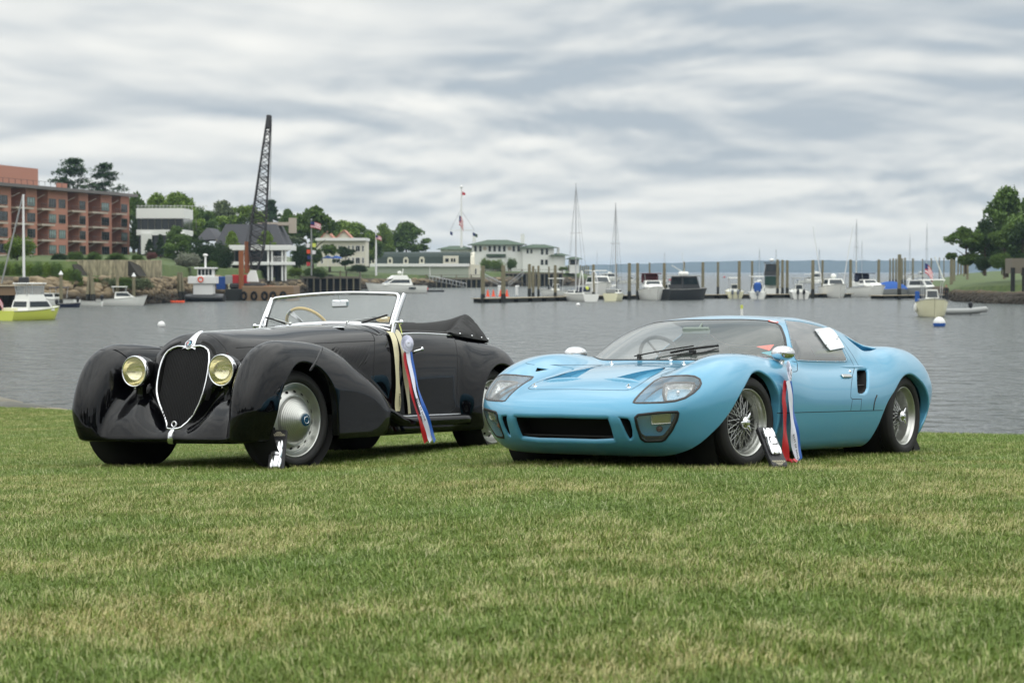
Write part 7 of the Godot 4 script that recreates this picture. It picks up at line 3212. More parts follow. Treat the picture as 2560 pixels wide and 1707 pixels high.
	m.bar(Vector3(10*sc,hy.call(1224),0),Vector3(10*sc,hy.call(1130),0),0.16,8)
	m.ball(Vector3(10*sc,hy.call(1122),0),Vector3(0.42,0.25,0.42),10,6)
	part("radar_mast",m.mesh(),M.white_paint,o)
	m=MB.new()
	var ring2:=[]
	for e in 20:
		ring2.append(Vector3((330-345)*sc+cos(TAU*e/20.0)*0.4,hy.call(1312)+sin(TAU*e/20.0)*0.4,1.86))
	m.tube(ring2,0.11,6,false,true)
	part("lifebuoy",m.mesh(),M.orange,o)
	p=W(2,775,1478)
	sc=-p.z/FPX/3.136
	var bg:=thing("crane_barge","tan and black work barge with tyre fenders beside the tug","barge",p)
	var by:=func(y: float) -> float: return (1478.0-y)*sc
	m=MB.new()
	m.bbox(Vector3(68*sc,by.call(1425),-5.0),Vector3(405*sc,by.call(1385)-by.call(1478)+0.6,10.0),0.1)
	part("hull",m.mesh(),M.barge_tan,bg)
	m=MB.new()
	m.bbox(Vector3(-202*sc,by.call(1440),-5.2),Vector3(138*sc,by.call(1400)-by.call(1478)+0.6,9.0),0.1)
	part("dark_end",m.mesh(),M.wet_timber,bg)
	for x in [655,735,818,884,964]:
		m=MB.new()
		var ring:=[]
		for e in 16:
			ring.append(Vector3((x-775)*sc+cos(TAU*e/16.0)*0.42,by.call(1440)+sin(TAU*e/16.0)*0.62,0.12))
		m.tube(ring,0.2,7,false,true)
		part("tyre_fender",m.mesh(),M.tyre_black,bg)
	for q in [["shipping_container","blue shipping container between tug and barge",420,490,1290,1392,"container_blue","container"],["steel_tank","pale yellow tank on the barge's dark end",515,602,1345,1402,"gel_cream","tank"],["deck_house","grey deck box behind the pale tank",490,548,1280,1350,"grey_hull","deck box"],["deck_load","pile of rusty deck gear on the barge",690,860,1362,1388,"rust","deck gear"]]:
		var t: Node3D=thing(q[0],q[1],q[7],p+Vector3(((q[2]+q[3])*0.5-775)*sc,by.call(q[5]),-4.0 if q[0] != "deck_load" else -6.0))
		m=MB.new()
		m.bbox(Vector3(0,(by.call(q[4])-by.call(q[5]))*0.5,0),Vector3((q[3]-q[2])*sc,by.call(q[4])-by.call(q[5]),2.4),0.06)
		part("body",m.mesh(),M[q[6]],t)
		if q[0]=="shipping_container":
			for k in 9:
				m=MB.new()
				m.box(Vector3((k-4)*7.4*sc,(by.call(q[4])-by.call(q[5]))*0.5,1.22),Vector3(2.6*sc,(by.call(q[4])-by.call(q[5]))*0.9,0.1))
				part("rib",m.mesh(),M[q[6]],t)
		elif q[0]=="steel_tank":
			m=MB.new()
			m.lathe([Vector2(0,0.8),Vector2(0.5,0.75),Vector2(0.6,0.3),Vector2(0.6,0)],Transform3D(Basis.IDENTITY,Vector3(0.3,by.call(1345)-by.call(1402),0)),12)
			part("dome",m.mesh(),M.green_roof,t)
	var cr:=thing("lattice_crane","red crawler crane with a tall dark lattice boom on the barge","crane",p+Vector3((690-775)*sc,by.call(1388),-4.5))
	var cy:=func(y: float) -> float: return (1388.0-y)*sc
	var cx:=func(x: float) -> float: return (x-690.0)*sc
	m=MB.new()
	m.bbox(Vector3(cx.call(603),(cy.call(1276)+cy.call(1346))*0.5,0),Vector3(124*sc,cy.call(1276)-cy.call(1346),3.0),0.1)
	part("engine_house",m.mesh(),M.crane_red,cr)
	m=MB.new()
	m.prism(PackedVector2Array([Vector2(cx.call(662),cy.call(1330)),Vector2(cx.call(748),cy.call(1330)),Vector2(cx.call(726),cy.call(1240)),Vector2(cx.call(690),cy.call(1240)),Vector2(cx.call(664),cy.call(1280))]),Transform3D(Basis.IDENTITY,Vector3(0,0,1.6)),1.6)
	part("cab",m.mesh(),M.white_paint,cr)
	m=MB.new()
	for sz in [-1.6,1.6]:
		m.bbox(Vector3(cx.call(660),0.5,sz),Vector3(6.0,1.0,0.8),0.3)
	part("crawler",m.mesh(),M.steel,cr)
	var foot:=Vector3(cx.call(712),cy.call(1235),0)
	var tip:=Vector3(cx.call(815),cy.call(38),-3.0)
	var ax:=(tip-foot).normalized()
	var sx:=Vector3(0,0,1).cross(ax).normalized()*-1.0
	var sz2:=ax.cross(sx).normalized()
	var chord:=MB.new()
	var lace:=MB.new()
	var n2:=26
	var sect:=[]
	for k in n2+1:
		var t:=float(k)/n2
		var w:=(0.5+0.75*minf(1.0,t/0.14)) if t<0.30 else lerpf(1.25,0.35,(t-0.30)/0.70)
		var c:=foot.lerp(tip,t)
		sect.append([c-sx*w-sz2*w*0.8,c+sx*w-sz2*w*0.8,c+sx*w+sz2*w*0.8,c-sx*w+sz2*w*0.8])
	for e in 4:
		var ps:=[]
		for k in n2+1:
			ps.append(sect[k][e])
		chord.tube(ps,0.115,5)
	for k in n2:
		for e in 4:
			var f:=(e+1) % 4
			lace.bar(sect[k][e],sect[k+1][f] if k % 2 else sect[k][f],0.06,4)
			lace.bar(sect[k][f] if k % 2 else sect[k][e],sect[k+1][e] if k % 2 else sect[k+1][f],0.06,4)
	var bm:=part("boom",chord.mesh(),M.steel,cr)
	part("lacing",lace.mesh(),M.steel,bm)
	m=MB.new()
	m.bbox(foot.lerp(tip,0.985),Vector3(0.9,2.4,0.9),0.15,Basis(sx,ax,sz2))
	part("boom_head",m.mesh(),M.steel,bm)
	m=MB.new()
	m.bar(tip+Vector3(0.5,0,0),Vector3(cx.call(832),cy.call(700),-1.0),0.04,4)
	m.bar(Vector3(cx.call(832),cy.call(700),-1.0),Vector3(cx.call(836),cy.call(1250),0.5),0.03,4)
	m.bar(tip,Vector3(cx.call(600),cy.call(1270),0),0.035,4)
	part("cable",m.mesh(),M.steel,cr)
	for q in [["rusty brown spud post in front of the red crane",620,1085,1392,0.45,0.0],["brown spud post leaning behind the red crane",648,1012,1265,0.42,-3.0]]:
		var t:=thing("spud_post",q[0],"post",p+Vector3((q[1]-775)*sc,by.call(q[3]),-2.5+q[5]))
		m=MB.new()
		m.bar(Vector3.ZERO,Vector3(0,by.call(q[2])-by.call(q[3]),0),q[4],10)
		part("shaft",m.mesh(),M.rust,t)
	o=boat("skiff","small pale skiff at the foot of the timber pier","boat",W(2,1190,1404),0.3,5.0,1.9,0.7,1.0,M.gel_cream)
	cabin(o,"console",-0.5,0.5,0.7,1.7,1.0,0.9,0.2,0.05,M.gel)
	p=W(3,540,1150)
	o=boat("motor_yacht","large white motor yacht lying before the boathouse","yacht",p,PI+0.35,14.0,4.4,1.8,2.5,M.gel,"",null,0.7)
	cabin(o,"saloon",-3.6,3.4,1.8,3.3,3.8,3.0,2.6,0.4,M.gel)
	cabin(o,"flybridge",-2.8,1.6,3.3,4.1,3.0,2.6,1.2,0.4,M.gel,false)
	m=MB.new()
	m.bar(Vector3(-1.6,4.0,0),Vector3(-1.9,5.6,0),0.12,6)
	m.ball(Vector3(-1.0,4.7,0.5),Vector3(0.35,0.35,0.35),8,6)
	m.ball(Vector3(-1.0,4.7,-0.5),Vector3(0.35,0.35,0.35),8,6)
	part("radar_arch",m.mesh(),M.gel,o)
	m=MB.new()
	m.box(Vector3(-3.6,1.2,2.2),Vector3(1.6,0.4,0.08))
	m.box(Vector3(-3.4,1.2,-2.15),Vector3(1.6,0.4,0.08))
	part("port_light",m.mesh(),M.boat_glass,o)
	var fd:=thing("work_float","low dark float with red gear right of the motor yacht","float",W(3,880,1135))
	m=MB.new()
	m.bbox(Vector3(0,0.2,0),Vector3(7.0,0.5,2.4),0.05)
	part("deck",m.mesh(),M.charcoal_hull,fd)
	m=MB.new()
	m.bbox(Vector3(-1.5,0.75,0),Vector3(2.2,0.6,1.0),0.1)
	part("gear",m.mesh(),M.crane_red,fd)
	dock("float_dock","grey float with orange cones at the left end of the marina",W(3,1362,1243),W(3,2190,1222),3.2,0.75,0.6,M.deck_wood,M.wet_timber)
	dock("float_dock","long dark float under the central row of boats",W(4,240,1392),W(5,1000,628),3.0,0.75,0.6,M.deck_wood,M.wet_timber)
	dock("float_dock","weathered yellowish float at the right end of the marina",W(5,1200,648),W(5,2600,628),3.0,0.8,0.55,M.deck_wood,M.wet_timber)
	dock("float_dock","pale walkway float behind the right hand pilings",W(5,1790,590),W(5,1960,545),2.4,1.3,0.5,M.gel_cream,M.timber)
	for q in [[1448,"leftmost orange cone on the grey float"],[1503,"second orange cone from the float's left end"],[1574,"orange cone beside the white pedestal"],[1636,"orange cone right of the tall float piling"]]:
		var b0:=W(3,q[0],1225)
		o=thing("traffic_cone",q[1],"cone",Vector3(b0.x,0.76,b0.z),0.0,"cones on the float")
		m=MB.new()
		m.lathe([Vector2(0.06,1.15),Vector2(0.12,0.9),Vector2(0.26,0.08),Vector2(0.42,0.06),Vector2(0.42,0.0)],Transform3D.IDENTITY,12)
		part("body",m.mesh(),M.orange,o)
	for q in [[1560,"white dock pedestal by the cones"],[1732,"white dock pedestal right of the cones"]]:
		var b0:=W(3,q[0],1215)
		o=thing("dock_pedestal",q[1],"pedestal",Vector3(b0.x,0.76,b0.z))
		m=MB.new()
		m.bbox(Vector3(0,0.75,0),Vector3(0.45,1.5,0.45),0.08)
		m.bbox(Vector3(0.1,1.62,0),Vector3(0.75,0.3,0.5),0.08)
		part("post",m.mesh(),M.white_paint,o)
	var pl:=[
		[3,1400,880,1243,0.34,"thick piling at the grey float's left end"],[3,1600,872,1243,0.36,"thick piling among the orange cones"],[3,1856,862,1178,0.34,"piling behind the grey float's right half"],[3,1893,880,1222,0.24,"slim brown piling at the grey float's right half"],[3,1945,876,1182,0.24,"piling left of the white sailboat's tender"],[3,2110,872,1225,0.26,"piling left of the arch backed sailboat"],[3,2048,885,1120,0.24,"distant piling before the low clubhouse wing"],
		[4,583,1005,1402,0.26,"piling right of the arch backed sailboat"],[4,829,996,1265,0.32,"piling behind the cream sailboat"],[4,974,990,1392,0.3,"piling right of the cream sailboat"],[4,1064,990,1388,0.28,"piling left of the maroon canvas cruiser"],[4,1195,985,1270,0.28,"piling rising behind the maroon canvas cruiser"],[4,1355,990,1388,0.28,"piling right of the maroon canvas cruiser"],[4,1570,975,1280,0.3,"piling behind the charcoal motorboat"],[4,1775,980,1382,0.28,"piling right of the charcoal motorboat"],[4,1940,976,1336,0.26,"piling left of the cream console boat"],
		[5,150,346,638,0.3,"piling crossing the cream console boat"],[5,250,346,600,0.28,"piling behind the blue engined console boat"],[5,447,336,628,0.28,"piling right of the dark towered boat"],[5,485,338,622,0.28,"middle piling of the three right of the dark towered boat"],[5,522,342,620,0.3,"piling left of the twin engined console boat"],[5,720,340,636,0.32,"piling right of the twin engined console boat"],[5,795,340,600,0.28,"piling left of the railed cruiser"],[5,1012,336,618,0.32,"piling left of the navy canvas cruiser"],[5,1230,336,612,0.32,"piling right of the navy canvas cruiser"],[5,1390,296,645,0.34,"tallest piling among the clustered ones, right of the navy canvas cruiser"],
		[5,1318,330,540,0.3,"piling at the left edge of the clustered ones"],[5,1342,326,540,0.3,"second piling of the clustered ones"],[5,1365,328,540,0.3,"piling just left of the tallest clustered one"],[5,1412,326,545,0.3,"piling just right of the tallest clustered one"],[5,1434,322,548,0.3,"piling at the right edge of the clustered ones"],[5,1495,326,570,0.28,"piling left of the tall right hand mast"],[5,1570,332,520,0.26,"piling left of the tall right hand mast's shroud"],[5,1637,326,540,0.28,"piling behind the cream foreground boat's flag"],[5,1700,320,520,0.24,"slim piling behind the leaning boom"],[5,1735,320,520,0.24,"slim piling right of the leaning boom"],[5,1793,296,622,0.34,"tall piling right of the cream foreground boat"],[5,1815,320,600,0.26,"piling just right of the tall one behind the cream boat"],[5,1845,312,540,0.3,"left piling of the group by the pale walkway"],[5,1868,316,540,0.3,"middle piling of the group by the pale walkway"],[5,1892,320,560,0.3,"right piling of the group by the pale walkway"],[5,1917,316,606,0.3,"dark footed piling by the red dock box"],[5,2205,284,632,0.36,"lone tall piling near the right picture edge"],
		[2,1412,1245,1400,0.2,"pale topped pile at the timber pier's right half"],[2,1460,1240,1400,0.2,"second pale topped pile at the timber pier"]]
	for q in pl:
		pile(q[5],q[0],q[1],q[2],q[3],q[4],"timber pilings of the marina")
	for k in 17:
		pile("piling in the close row behind the arch backed sailboat",4,178+k*22.0,1020+8*sin(k*2.0),1205,0.3,"close row of pilings behind the sailboat")
	build_boats()
func build_boats() -> void:
	var m: MB
	var p:=W(4,415,1405)
	var o:=boat("sailboat","white sailboat with a white stern arch and the tallest mast","sailboat",p,-PI*0.5-2.75,10.5,3.4,1.2,1.4,M.gel)
	cabin(o,"coachroof",-0.5,2.8,1.2,1.8,2.0,1.6,0.5,0.1,M.gel)
	var top:=P(4,488,118,-p.z).y
	mast(o,0.9,1.2,top,0.13,1.5,4.2,5.4)
	m=MB.new()
	for sz in [-1.3,1.3]:
		m.tube(catmull([Vector3(-4.6,1.2,sz),Vector3(-4.9,3.2,sz),Vector3(-4.2,4.9,sz*0.9),Vector3(-3.4,4.6,sz*0.8),Vector3(-3.0,1.6,sz)],5),0.09,6)
	part("stern_arch",m.mesh(),M.white_paint,o)
	m=MB.new()
	m.bbox(Vector3(-2.2,2.0,0),Vector3(1.8,0.8,1.9),0.2)
	part("dodger",m.mesh(),M.navy,o)
	m=MB.new()
	m.ball(Vector3(-3.0,2.2,0.3),Vector3(0.35,0.3,0.35),8,6)
	part("yellow_bag",m.mesh(),M.lime_hull,o)
	p=W(4,815,1402)
	o=boat("sailboat","cream sailboat showing its rounded stern, second tallest mast","sailboat",p,1.35,9.0,2.9,1.3,1.3,M.gel_cream)
	cabin(o,"coachroof",-1.0,2.2,1.3,1.9,1.9,1.5,0.5,0.1,M.gel)
	top=P(4,850,325,-p.z-3.0).y
	mast(o,0.8,1.3,top,0.12,1.3,3.6,4.4)
	m=MB.new()
	m.bbox(Vector3(-4.0,1.7,0),Vector3(0.8,0.8,1.6),0.15)
	part("stern_canvas",m.mesh(),M.grey_hull,o)
	m=MB.new()
	m.bar(Vector3(0.7,2.6,0),Vector3(-3.2,2.5,0),0.16,8)
	part("boom",m.mesh(),M.gel,o)
	var q:=[
		["motor_boat","small white open boat left of the arch backed sailboat",4,165,1345,2.7,5.5,2.2,0.8,1.1,"gel","console","gel"],
		["cabin_cruiser","tall white cabin cruiser between the two sailboats",4,625,1372,-1.3,9.5,3.4,1.9,2.4,"gel","cabin","gel"],
		["cabin_cruiser","white cruiser with a maroon canvas top, bow towards the viewer",4,1225,1392,-1.45,8.4,3.1,1.4,1.9,"gel","canvas","maroon_canvas"],
		["motor_boat","charcoal hulled motorboat with a long low cabin top",4,1585,1392,0.75,8.8,3.0,1.5,1.7,"charcoal_hull","pilot","gel_shade"],
		["motor_boat","small white boat tucked between maroon cruiser and charcoal boat",4,1410,1356,-1.2,5.6,2.2,0.9,1.2,"gel","console","grey_hull"],
		["console_boat","cream console boat with a hard top and twin grey outboards",5,112,636,1.5,7.4,2.7,1.0,1.5,"gel_cream","console2","gel"],
		["console_boat","white boat with a blue covered outboard facing the viewer",5,292,640,1.45,6.6,2.6,0.95,1.3,"gel","blue_engine","gel"],
		["tower_boat","white boat with a dark enclosed tower and green canvas",5,400,616,1.5,8.4,3.0,1.2,1.6,"gel","tower","green_canvas"],
		["console_boat","white console boat with twin black outboards and a pale top",5,612,640,1.5,7.8,2.9,1.0,1.5,"gel","console3","grey_hull"],
		["fishing_boat","white fishing boat with bow rails between two white outriggers",5,885,630,-1.5,9.0,3.3,1.6,2.1,"gel","rails","gel"],
		["cabin_cruiser","white cruiser with a navy canvas top right of the railed fishing boat",5,1150,626,-1.2,8.6,3.1,1.4,1.9,"gel","canvas","navy"],
		["motor_boat","grey motorboat under a bright blue canvas",5,1345,612,0.4,8.0,2.7,1.0,1.3,"grey_hull","cover","blue_canvas"],
		["motor_boat","grey cuddy boat behind the cream foreground boat",5,1545,612,-0.8,8.4,2.9,1.2,1.5,"grey_hull","cabin","grey_hull"],
		["console_boat","far white boat behind the twin engined console boat",5,690,520,0.3,7.5,2.6,1.0,1.4,"gel","console","gel"],
		["cabin_cruiser","far white boat with a mast of aerials left of the outriggers",5,760,515,-0.4,9.0,3.0,1.4,1.9,"gel","pilot","gel"],
		["sailboat","far white sailboat right of the white outriggers",5,1055,540,1.3,9.0,2.8,1.1,1.3,"gel","sail","gel"],
		["cabin_cruiser","far white cruiser behind the clustered pilings",5,1480,480,0.2,9.0,3.0,1.4,1.8,"gel","cabin","gel"],
		["cabin_cruiser","far white cruiser under the tall right hand mast",5,1560,476,0.2,9.0,3.0,1.4,1.8,"gel","pilot","gel"],
		["motor_boat","far white boat left of the cream sailboat's mast",4,690,1160,0.2,8.0,2.6,1.1,1.4,"gel","cabin","gel"],
		["motor_boat","far white flybridge boat behind the cream sailboat",4,770,1190,0.3,9.0,3.0,1.3,1.7,"gel","pilot","gel"],
		["motor_boat","far small white boat right of the cream sailboat",4,1000,1215,0.1,8.0,2.6,1.0,1.3,"gel","console","gel"],
		["work_boat","dark work boat at the rocks under the right hand trees",5,2090,476,0.1,11.0,3.2,1.2,1.5,"charcoal_hull","pilot","gel"],
		["motor_boat","white boat cut by the right picture edge",5,2340,494,0.2,9.0,3.0,1.5,1.9,"gel","cabin","gel"],
		["dinghy","small blue covered dinghy by the pale walkway float",5,1968,600,0.1,4.6,1.8,0.8,0.9,"gel","cover","blue_canvas"]]
	for b in q:
		p=W(b[2],b[3],b[4])
		var L: float=b[6]
		var F: float=b[8]
		o=boat(b[0],b[1],"dinghy" if b[0]=="dinghy" else ("sailboat" if b[0]=="sailboat" else "boat"),p,b[5],L,b[7],F,b[9],M[b[10]])
		var cv: Material=M[b[12]]
		var w: float=b[7]
		o.scale=Vector3(1.28,1.28,1.28)
		match b[11]:
			"console","console2","console3":
				cabin(o,"console",-0.6,0.5,F,F+1.1,w*0.4,w*0.34,0.3,0.05,M.gel)
				top_frame(o,"hard_top",-1.3,0.9,F,F+1.95,w*0.72,cv)
				if b[11]=="console2":
					for z in [-0.4,0.4]:
						outboard(o,-L*0.5-0.2,F*0.6,z,M.outboard_grey)
				elif b[11]=="console3":
					for z in [-0.42,0.42]:
						outboard(o,-L*0.5-0.2,F*0.7,z,M.outboard_black)
				else:
					outboard(o,-L*0.5-0.2,F*0.6,0,M.outboard_grey)
			"blue_engine":
				cabin(o,"cuddy",0.2,2.2,F,F+1.2,w*0.7,w*0.55,0.7,0.1,M.gel)
				top_frame(o,"hard_top",-1.2,1.0,F,F+2.2,w*0.7,M.gel)
				m=MB.new()
				m.bbox(Vector3(-L*0.5-0.1,F+0.7,0),Vector3(0.5,1.4,1.0),0.2)
				part("engine_cover",m.mesh(),M.blue_canvas,o)
				outboard(o,-L*0.5-0.5,F*0.5,0,M.outboard_grey)
			"tower":
				cabin(o,"cabin",-0.2,2.4,F,F+1.3,w*0.75,w*0.6,0.6,0.1,M.gel)
				m=MB.new()
				m.bbox(Vector3(-1.2,F+1.2,0),Vector3(1.4,1.5,w*0.75),0.1)
				part("side_curtain",m.mesh(),cv,o)
				cabin(o,"tower_box",-1.9,0.4,F+2.0,F+3.9,w*0.8,w*0.72,0.1,0.1,M.charcoal_hull)
				top_frame(o,"tower_top",-2.0,0.6,F+0.3,F+4.1,w*0.85,M.charcoal_hull)
				m=MB.new()
				m.ball(Vector3(-0.6,F+4.5,0),Vector3(0.4,0.25,0.4),8,6)
				part("radar_dome",m.mesh(),M.gel,o)
			"cabin":
				cabin(o,"cabin",-1.6,L*0.28,F,F+1.3,w*0.8,w*0.62,1.0,0.2,M.gel)
				top_frame(o,"hard_top",-2.2,0.6,F+0.8,F+2.1,w*0.75,cv)
			"pilot":
				cabin(o,"pilothouse",-1.9,L*0.2,F,F+1.7,w*0.78,w*0.66,0.5,0.15,M.gel if b[10] != "charcoal_hull" else M.charcoal_hull)
				m=MB.new()
				m.bbox(Vector3(-0.3,F+1.78,0),Vector3(L*0.5,0.12,w*0.8),0.04)
				part("roof",m.mesh(),cv,o)
				m=MB.new()
				m.bbox(Vector3(-0.4,F+2.1,0),Vector3(1.4,0.5,0.9),0.15)
				m.bar(Vector3(-0.4,F+2.0,0.2),Vector3(-1.0,F+5.0,0.3),0.03,4)
				m.bar(Vector3(0.8,F+1.9,-0.3),Vector3(-2.4,F+3.2,-0.3),0.05,5)
				part("aerial",m.mesh(),M.gel,o)
			"canvas":
				cabin(o,"foredeck",0.2,L*0.36,F+0.1,F+0.75,w*0.72,w*0.5,1.2,0.1,M.gel,false)
				cabin(o,"windshield",-0.9,1.0,F+0.4,F+1.25,w*0.82,w*0.66,0.7,0.1,M.gel)
				top_frame(o,"canvas_top",-2.4,0.1,F+0.4,F+2.2,w*0.82,cv)
				m=MB.new()
				m.bbox(Vector3(-1.9,F+1.5,0),Vector3(1.0,1.3,w*0.74),0.2)
				part("side_canvas",m.mesh(),cv,o)
			"cover":
				m=MB.new()
				var rows:=[]
				for k in 6:
					var t:=k/5.0
					rows.append([Vector3(lerpf(-L*0.45,L*0.25,t),F,-w*0.46),Vector3(lerpf(-L*0.45,L*0.22,t),F+0.5+0.7*sin(t*3.0),-w*0.2),Vector3(lerpf(-L*0.45,L*0.22,t),F+0.55+0.75*sin(t*3.0),w*0.2),Vector3(lerpf(-L*0.45,L*0.25,t),F,w*0.46)])
				m.rings(rows,false)
				part("canvas_cover",m.mesh(),cv,o)
			"rails":
				cabin(o,"cabin",-2.0,1.6,F,F+1.2,w*0.8,w*0.62,0.8,0.2,M.gel)
				m=MB.new()
				for k in 9:
					m.bar(Vector3(-2.0+k*0.62,F+1.2,w*0.36),Vector3(-2.0+k*0.62,F+2.0,w*0.36),0.03,4)
					m.bar(Vector3(-2.0+k*0.62,F+1.2,-w*0.36),Vector3(-2.0+k*0.62,F+2.0,-w*0.36),0.03,4)
				for sz in [-0.36,0.36]:
					m.bar(Vector3(-2.0,F+2.0,w*sz),Vector3(3.0,F+2.0,w*sz),0.035,4)
				part("rail",m.mesh(),M.alu,o)
				m=MB.new()
				m.ball(Vector3(-0.5,F+1.6,0),Vector3(0.45,0.35,0.45),8,6)
				part("radar_dome",m.mesh(),M.gel,o)
				for sz in [-1.0,1.0]:
					m=MB.new()
					m.tube([Vector3(-1.0,F+0.6,w*0.5*sz),Vector3(-1.0,F+9.0,w*0.92*sz)],[0.07,0.04],6)
					part("outrigger",m.mesh(),M.white_paint,o)
			"sail":
				cabin(o,"coachroof",-0.6,2.0,F,F+0.6,w*0.6,w*0.5,0.5,0.1,M.gel)
				mast(o,0.6,F,P(5,1050,135,-p.z).y,0.11,1.2,3.4,4.0)
				m=MB.new()
				m.bar(Vector3(0.5,F+1.2,0),Vector3(-2.4,F+5.5,0.3),0.16,6)
				part("furled_sail",m.mesh(),M.gel,o)
	var ms:=[["tall slim mast with shrouds at the right end of the marina",5,1600,52,520,0.12],["slim mast left of the tallest right hand mast",5,1470,135,500,0.11],["slim grey mast right of the far sailboat",5,1098,182,500,0.10],["thin distant mast behind the two sailboats",4,620,850,1150,0.10],["thin distant mast above the charcoal motorboat",4,1353,870,1200,0.08],["thin distant mast beside the outriggers",5,768,240,520,0.09],["thin distant mast over the dark towered boat",5,433,245,520,0.08],["thin distant mast over the cream console boat",5,304,245,520,0.08]]
	for t in ms:
		p=W(t[1],t[2],t[4])
		o=boat("sailboat","moored sailboat under the "+t[0],"sailboat",p,1.2,8.0,2.4,0.9,1.1,M.gel)
		cabin(o,"coachroof",-0.6,1.8,0.9,1.4,1.4,1.2,0.4,0.1,M.gel,false)
		mast(o,0.5,0.9,P(t[1],t[2],t[3],-p.z).y,t[5],1.1,3.2,3.6)
	p=W(5,1745,560)
	o=thing("derrick_boom","white boom leaning left behind the cream foreground boat","boom",p)
	var tip:=P(5,1668,312,-p.z)-p
	m=MB.new()
	m.tube([Vector3(0,1.2,0),tip],[0.22,0.12],8)
	part("spar",m.mesh(),M.gel,o)
	m=MB.new()
	m.bar(tip,Vector3(-6,1,0),0.03,4)
	part("stay",m.mesh(),M.railing,o)
	p=W(5,1642,778)
	o=boat("console_boat","cream console boat with a pale hard top nearest on the right","boat",p,-PI*0.5-0.12,7.2,3.6,1.45,2.1,M.gel_cream,"",null,0.42)
	cabin(o,"console",-0.6,0.7,1.6,3.0,1.5,1.2,0.5,0.05,M.gel)
	top_frame(o,"hard_top",-1.5,1.2,1.6,4.05,2.7,M.gel)
	m=MB.new()
	for sz in [-1.0,1.0]:
		m.bar(Vector3(2.6,1.9,0.6*sz),Vector3(-0.5,1.9,1.5*sz),0.04,5)
	part("bow_rail",m.mesh(),M.alu,o)
	m=MB.new()
	m.ball(Vector3(0.2,1.0,1.75),Vector3(0.25,0.55,0.22),8,6)
	part("fender",m.mesh(),M.gel,o)
	m=MB.new()
	m.bbox(Vector3(-1.0,2.2,1.5),Vector3(0.5,1.2,0.5),0.1)
	part("blue_bag",m.mesh(),M.blue_canvas,o)
	flag("flag","striped flag behind the cream foreground boat's hard top",p+Vector3(-0.3,5.9,-2.4),1.0,1.1,1.1)
	figure(p+Vector3(1.35,1.75,1.1),-0.5)
	p=W(5,1880,764)
	o=thing("inflatable_dinghy","grey inflatable dinghy tied right of the cream foreground boat","dinghy",p,-0.12)
	m=MB.new()
	var tube:=[]
	for t in [[-2.2,0.75],[0.4,0.85],[1.6,0.7],[2.4,0.25],[2.55,0.0]]:
		tube.append(Vector3(t[0],0.38+0.10*maxf(t[0],0.0),t[1]))
	for k in range(3,-1,-1):
		tube.append(tube[k]*Vector3(1,1,-1))
	m.tube(catmull(tube,4),0.34,10)
	part("tube",m.mesh(),M.grey_hull,o)
	m=MB.new()
	m.box(Vector3(-0.2,0.2,0),Vector3(4.2,0.2,1.4))
	m.box(Vector3(-1.9,0.5,0),Vector3(0.12,0.6,1.4))
	part("floor",m.mesh(),M.gel_shade,o)
	outboard(o,0.9,0.8,0,M.outboard_black)
	for b in [["mooring_buoy","white mooring buoy with a blue band below the dinghy",5,1700,855,0.55,"white"],["mooring_buoy","small white float in the water before the arch backed sailboat",4,415,1460,0.3,"white"],["mooring_buoy","pale float on the water left of the roadster's windscreen",1,1402,1526,0.34,"white"],["channel_buoy","distant red buoy left of the cream console boat",5,36,478,0.8,"red"],["channel_buoy","distant red buoy left of the charcoal motorboat",4,1418,1185,0.7,"red"],["channel_buoy","white ball buoy between console boats",5,235,466,0.7,"white"]]:
		p=W(b[2],b[3],b[4])
		o=thing(b[0],b[1],"buoy",p)
		var r: float=b[5]
		m=MB.new()
		m.ball(Vector3(0,r*0.6,0),Vector3(r,r,r),16,10)
		part("ball",m.mesh(),M.white_paint if b[6]=="white" else M.crane_red,o)
		if b[1].contains("band"):
			m=MB.new()
			m.lathe([Vector2(r*0.93,r*0.05),Vector2(r*1.012,r*0.32),Vector2(r*1.015,r*0.6)],Transform3D.IDENTITY,18)
			part("band",m.mesh(),M.blue_canvas,o)
	p=W(5,170,790)
	o=thing("stick_buoy","slim white stick buoy with a yellow top behind the blue coupe's roof","buoy",p)
	var h:=P(5,170,688,-p.z).y
	m=MB.new()
	m.tube([Vector3(0,-0.3,0),Vector3(0,h*0.72,0)],0.13,8)
	part("stick",m.mesh(),M.gel,o)
	m=MB.new()
	m.tube([Vector3(0,h*0.72,0),Vector3(0,h,0)],0.14,8)
	part("top_band",m.mesh(),M.lime_hull,o)
	p=P(1,204,1155,262)
	o=thing("sailboat_mast","tall white mast with a raking forestay by the left pier","mast",p)
	h=P(1,208,368,262).y-p.y
	m=MB.new()
	m.tube([Vector3.ZERO,Vector3(0,h,0)],[0.18,0.13],10)
	part("spar",m.mesh(),M.white_paint,o)
	m=MB.new()
	m.tube([Vector3(0,h,0),(P(1,8,1145,262)-p)],0.11,6)
	part("furled_jib",m.mesh(),M.grey_hull,o)
	m=MB.new()
	m.bbox(Vector3(0,0.5,0),Vector3(1.3,1.0,0.6),0.1)
	part("boom_gallows",m.mesh(),M.charcoal_hull,o)
	var fp:=P(3,1190,700,690)
	o=pole("flagpole","tall white yacht club flagpole with a cross yard",fp,P(3,1178,118,690).y,0.42,M.white_paint)
	m=MB.new()
	m.bar(P(3,1080,530,690)-fp,P(3,1318,530,690)-fp,0.13,6)
	part("yard",m.mesh(),M.white_paint,o)
	m=MB.new()
	for x in [1080,1318]:
		m.bar(P(3,x,530,690)-fp,P(3,1184,330,690)-fp,0.04,4)
	part("stay",m.mesh(),M.railing,o)
	flag("flag","drooping striped flag halfway up the yacht club flagpole",P(3,1166,385,689),1.7,3.4,1.3)
	var bu:=thing("burgee","small red and white pennant at the top of the yacht club flagpole","pennant",P(3,1182,140,689))
	m=MB.new()
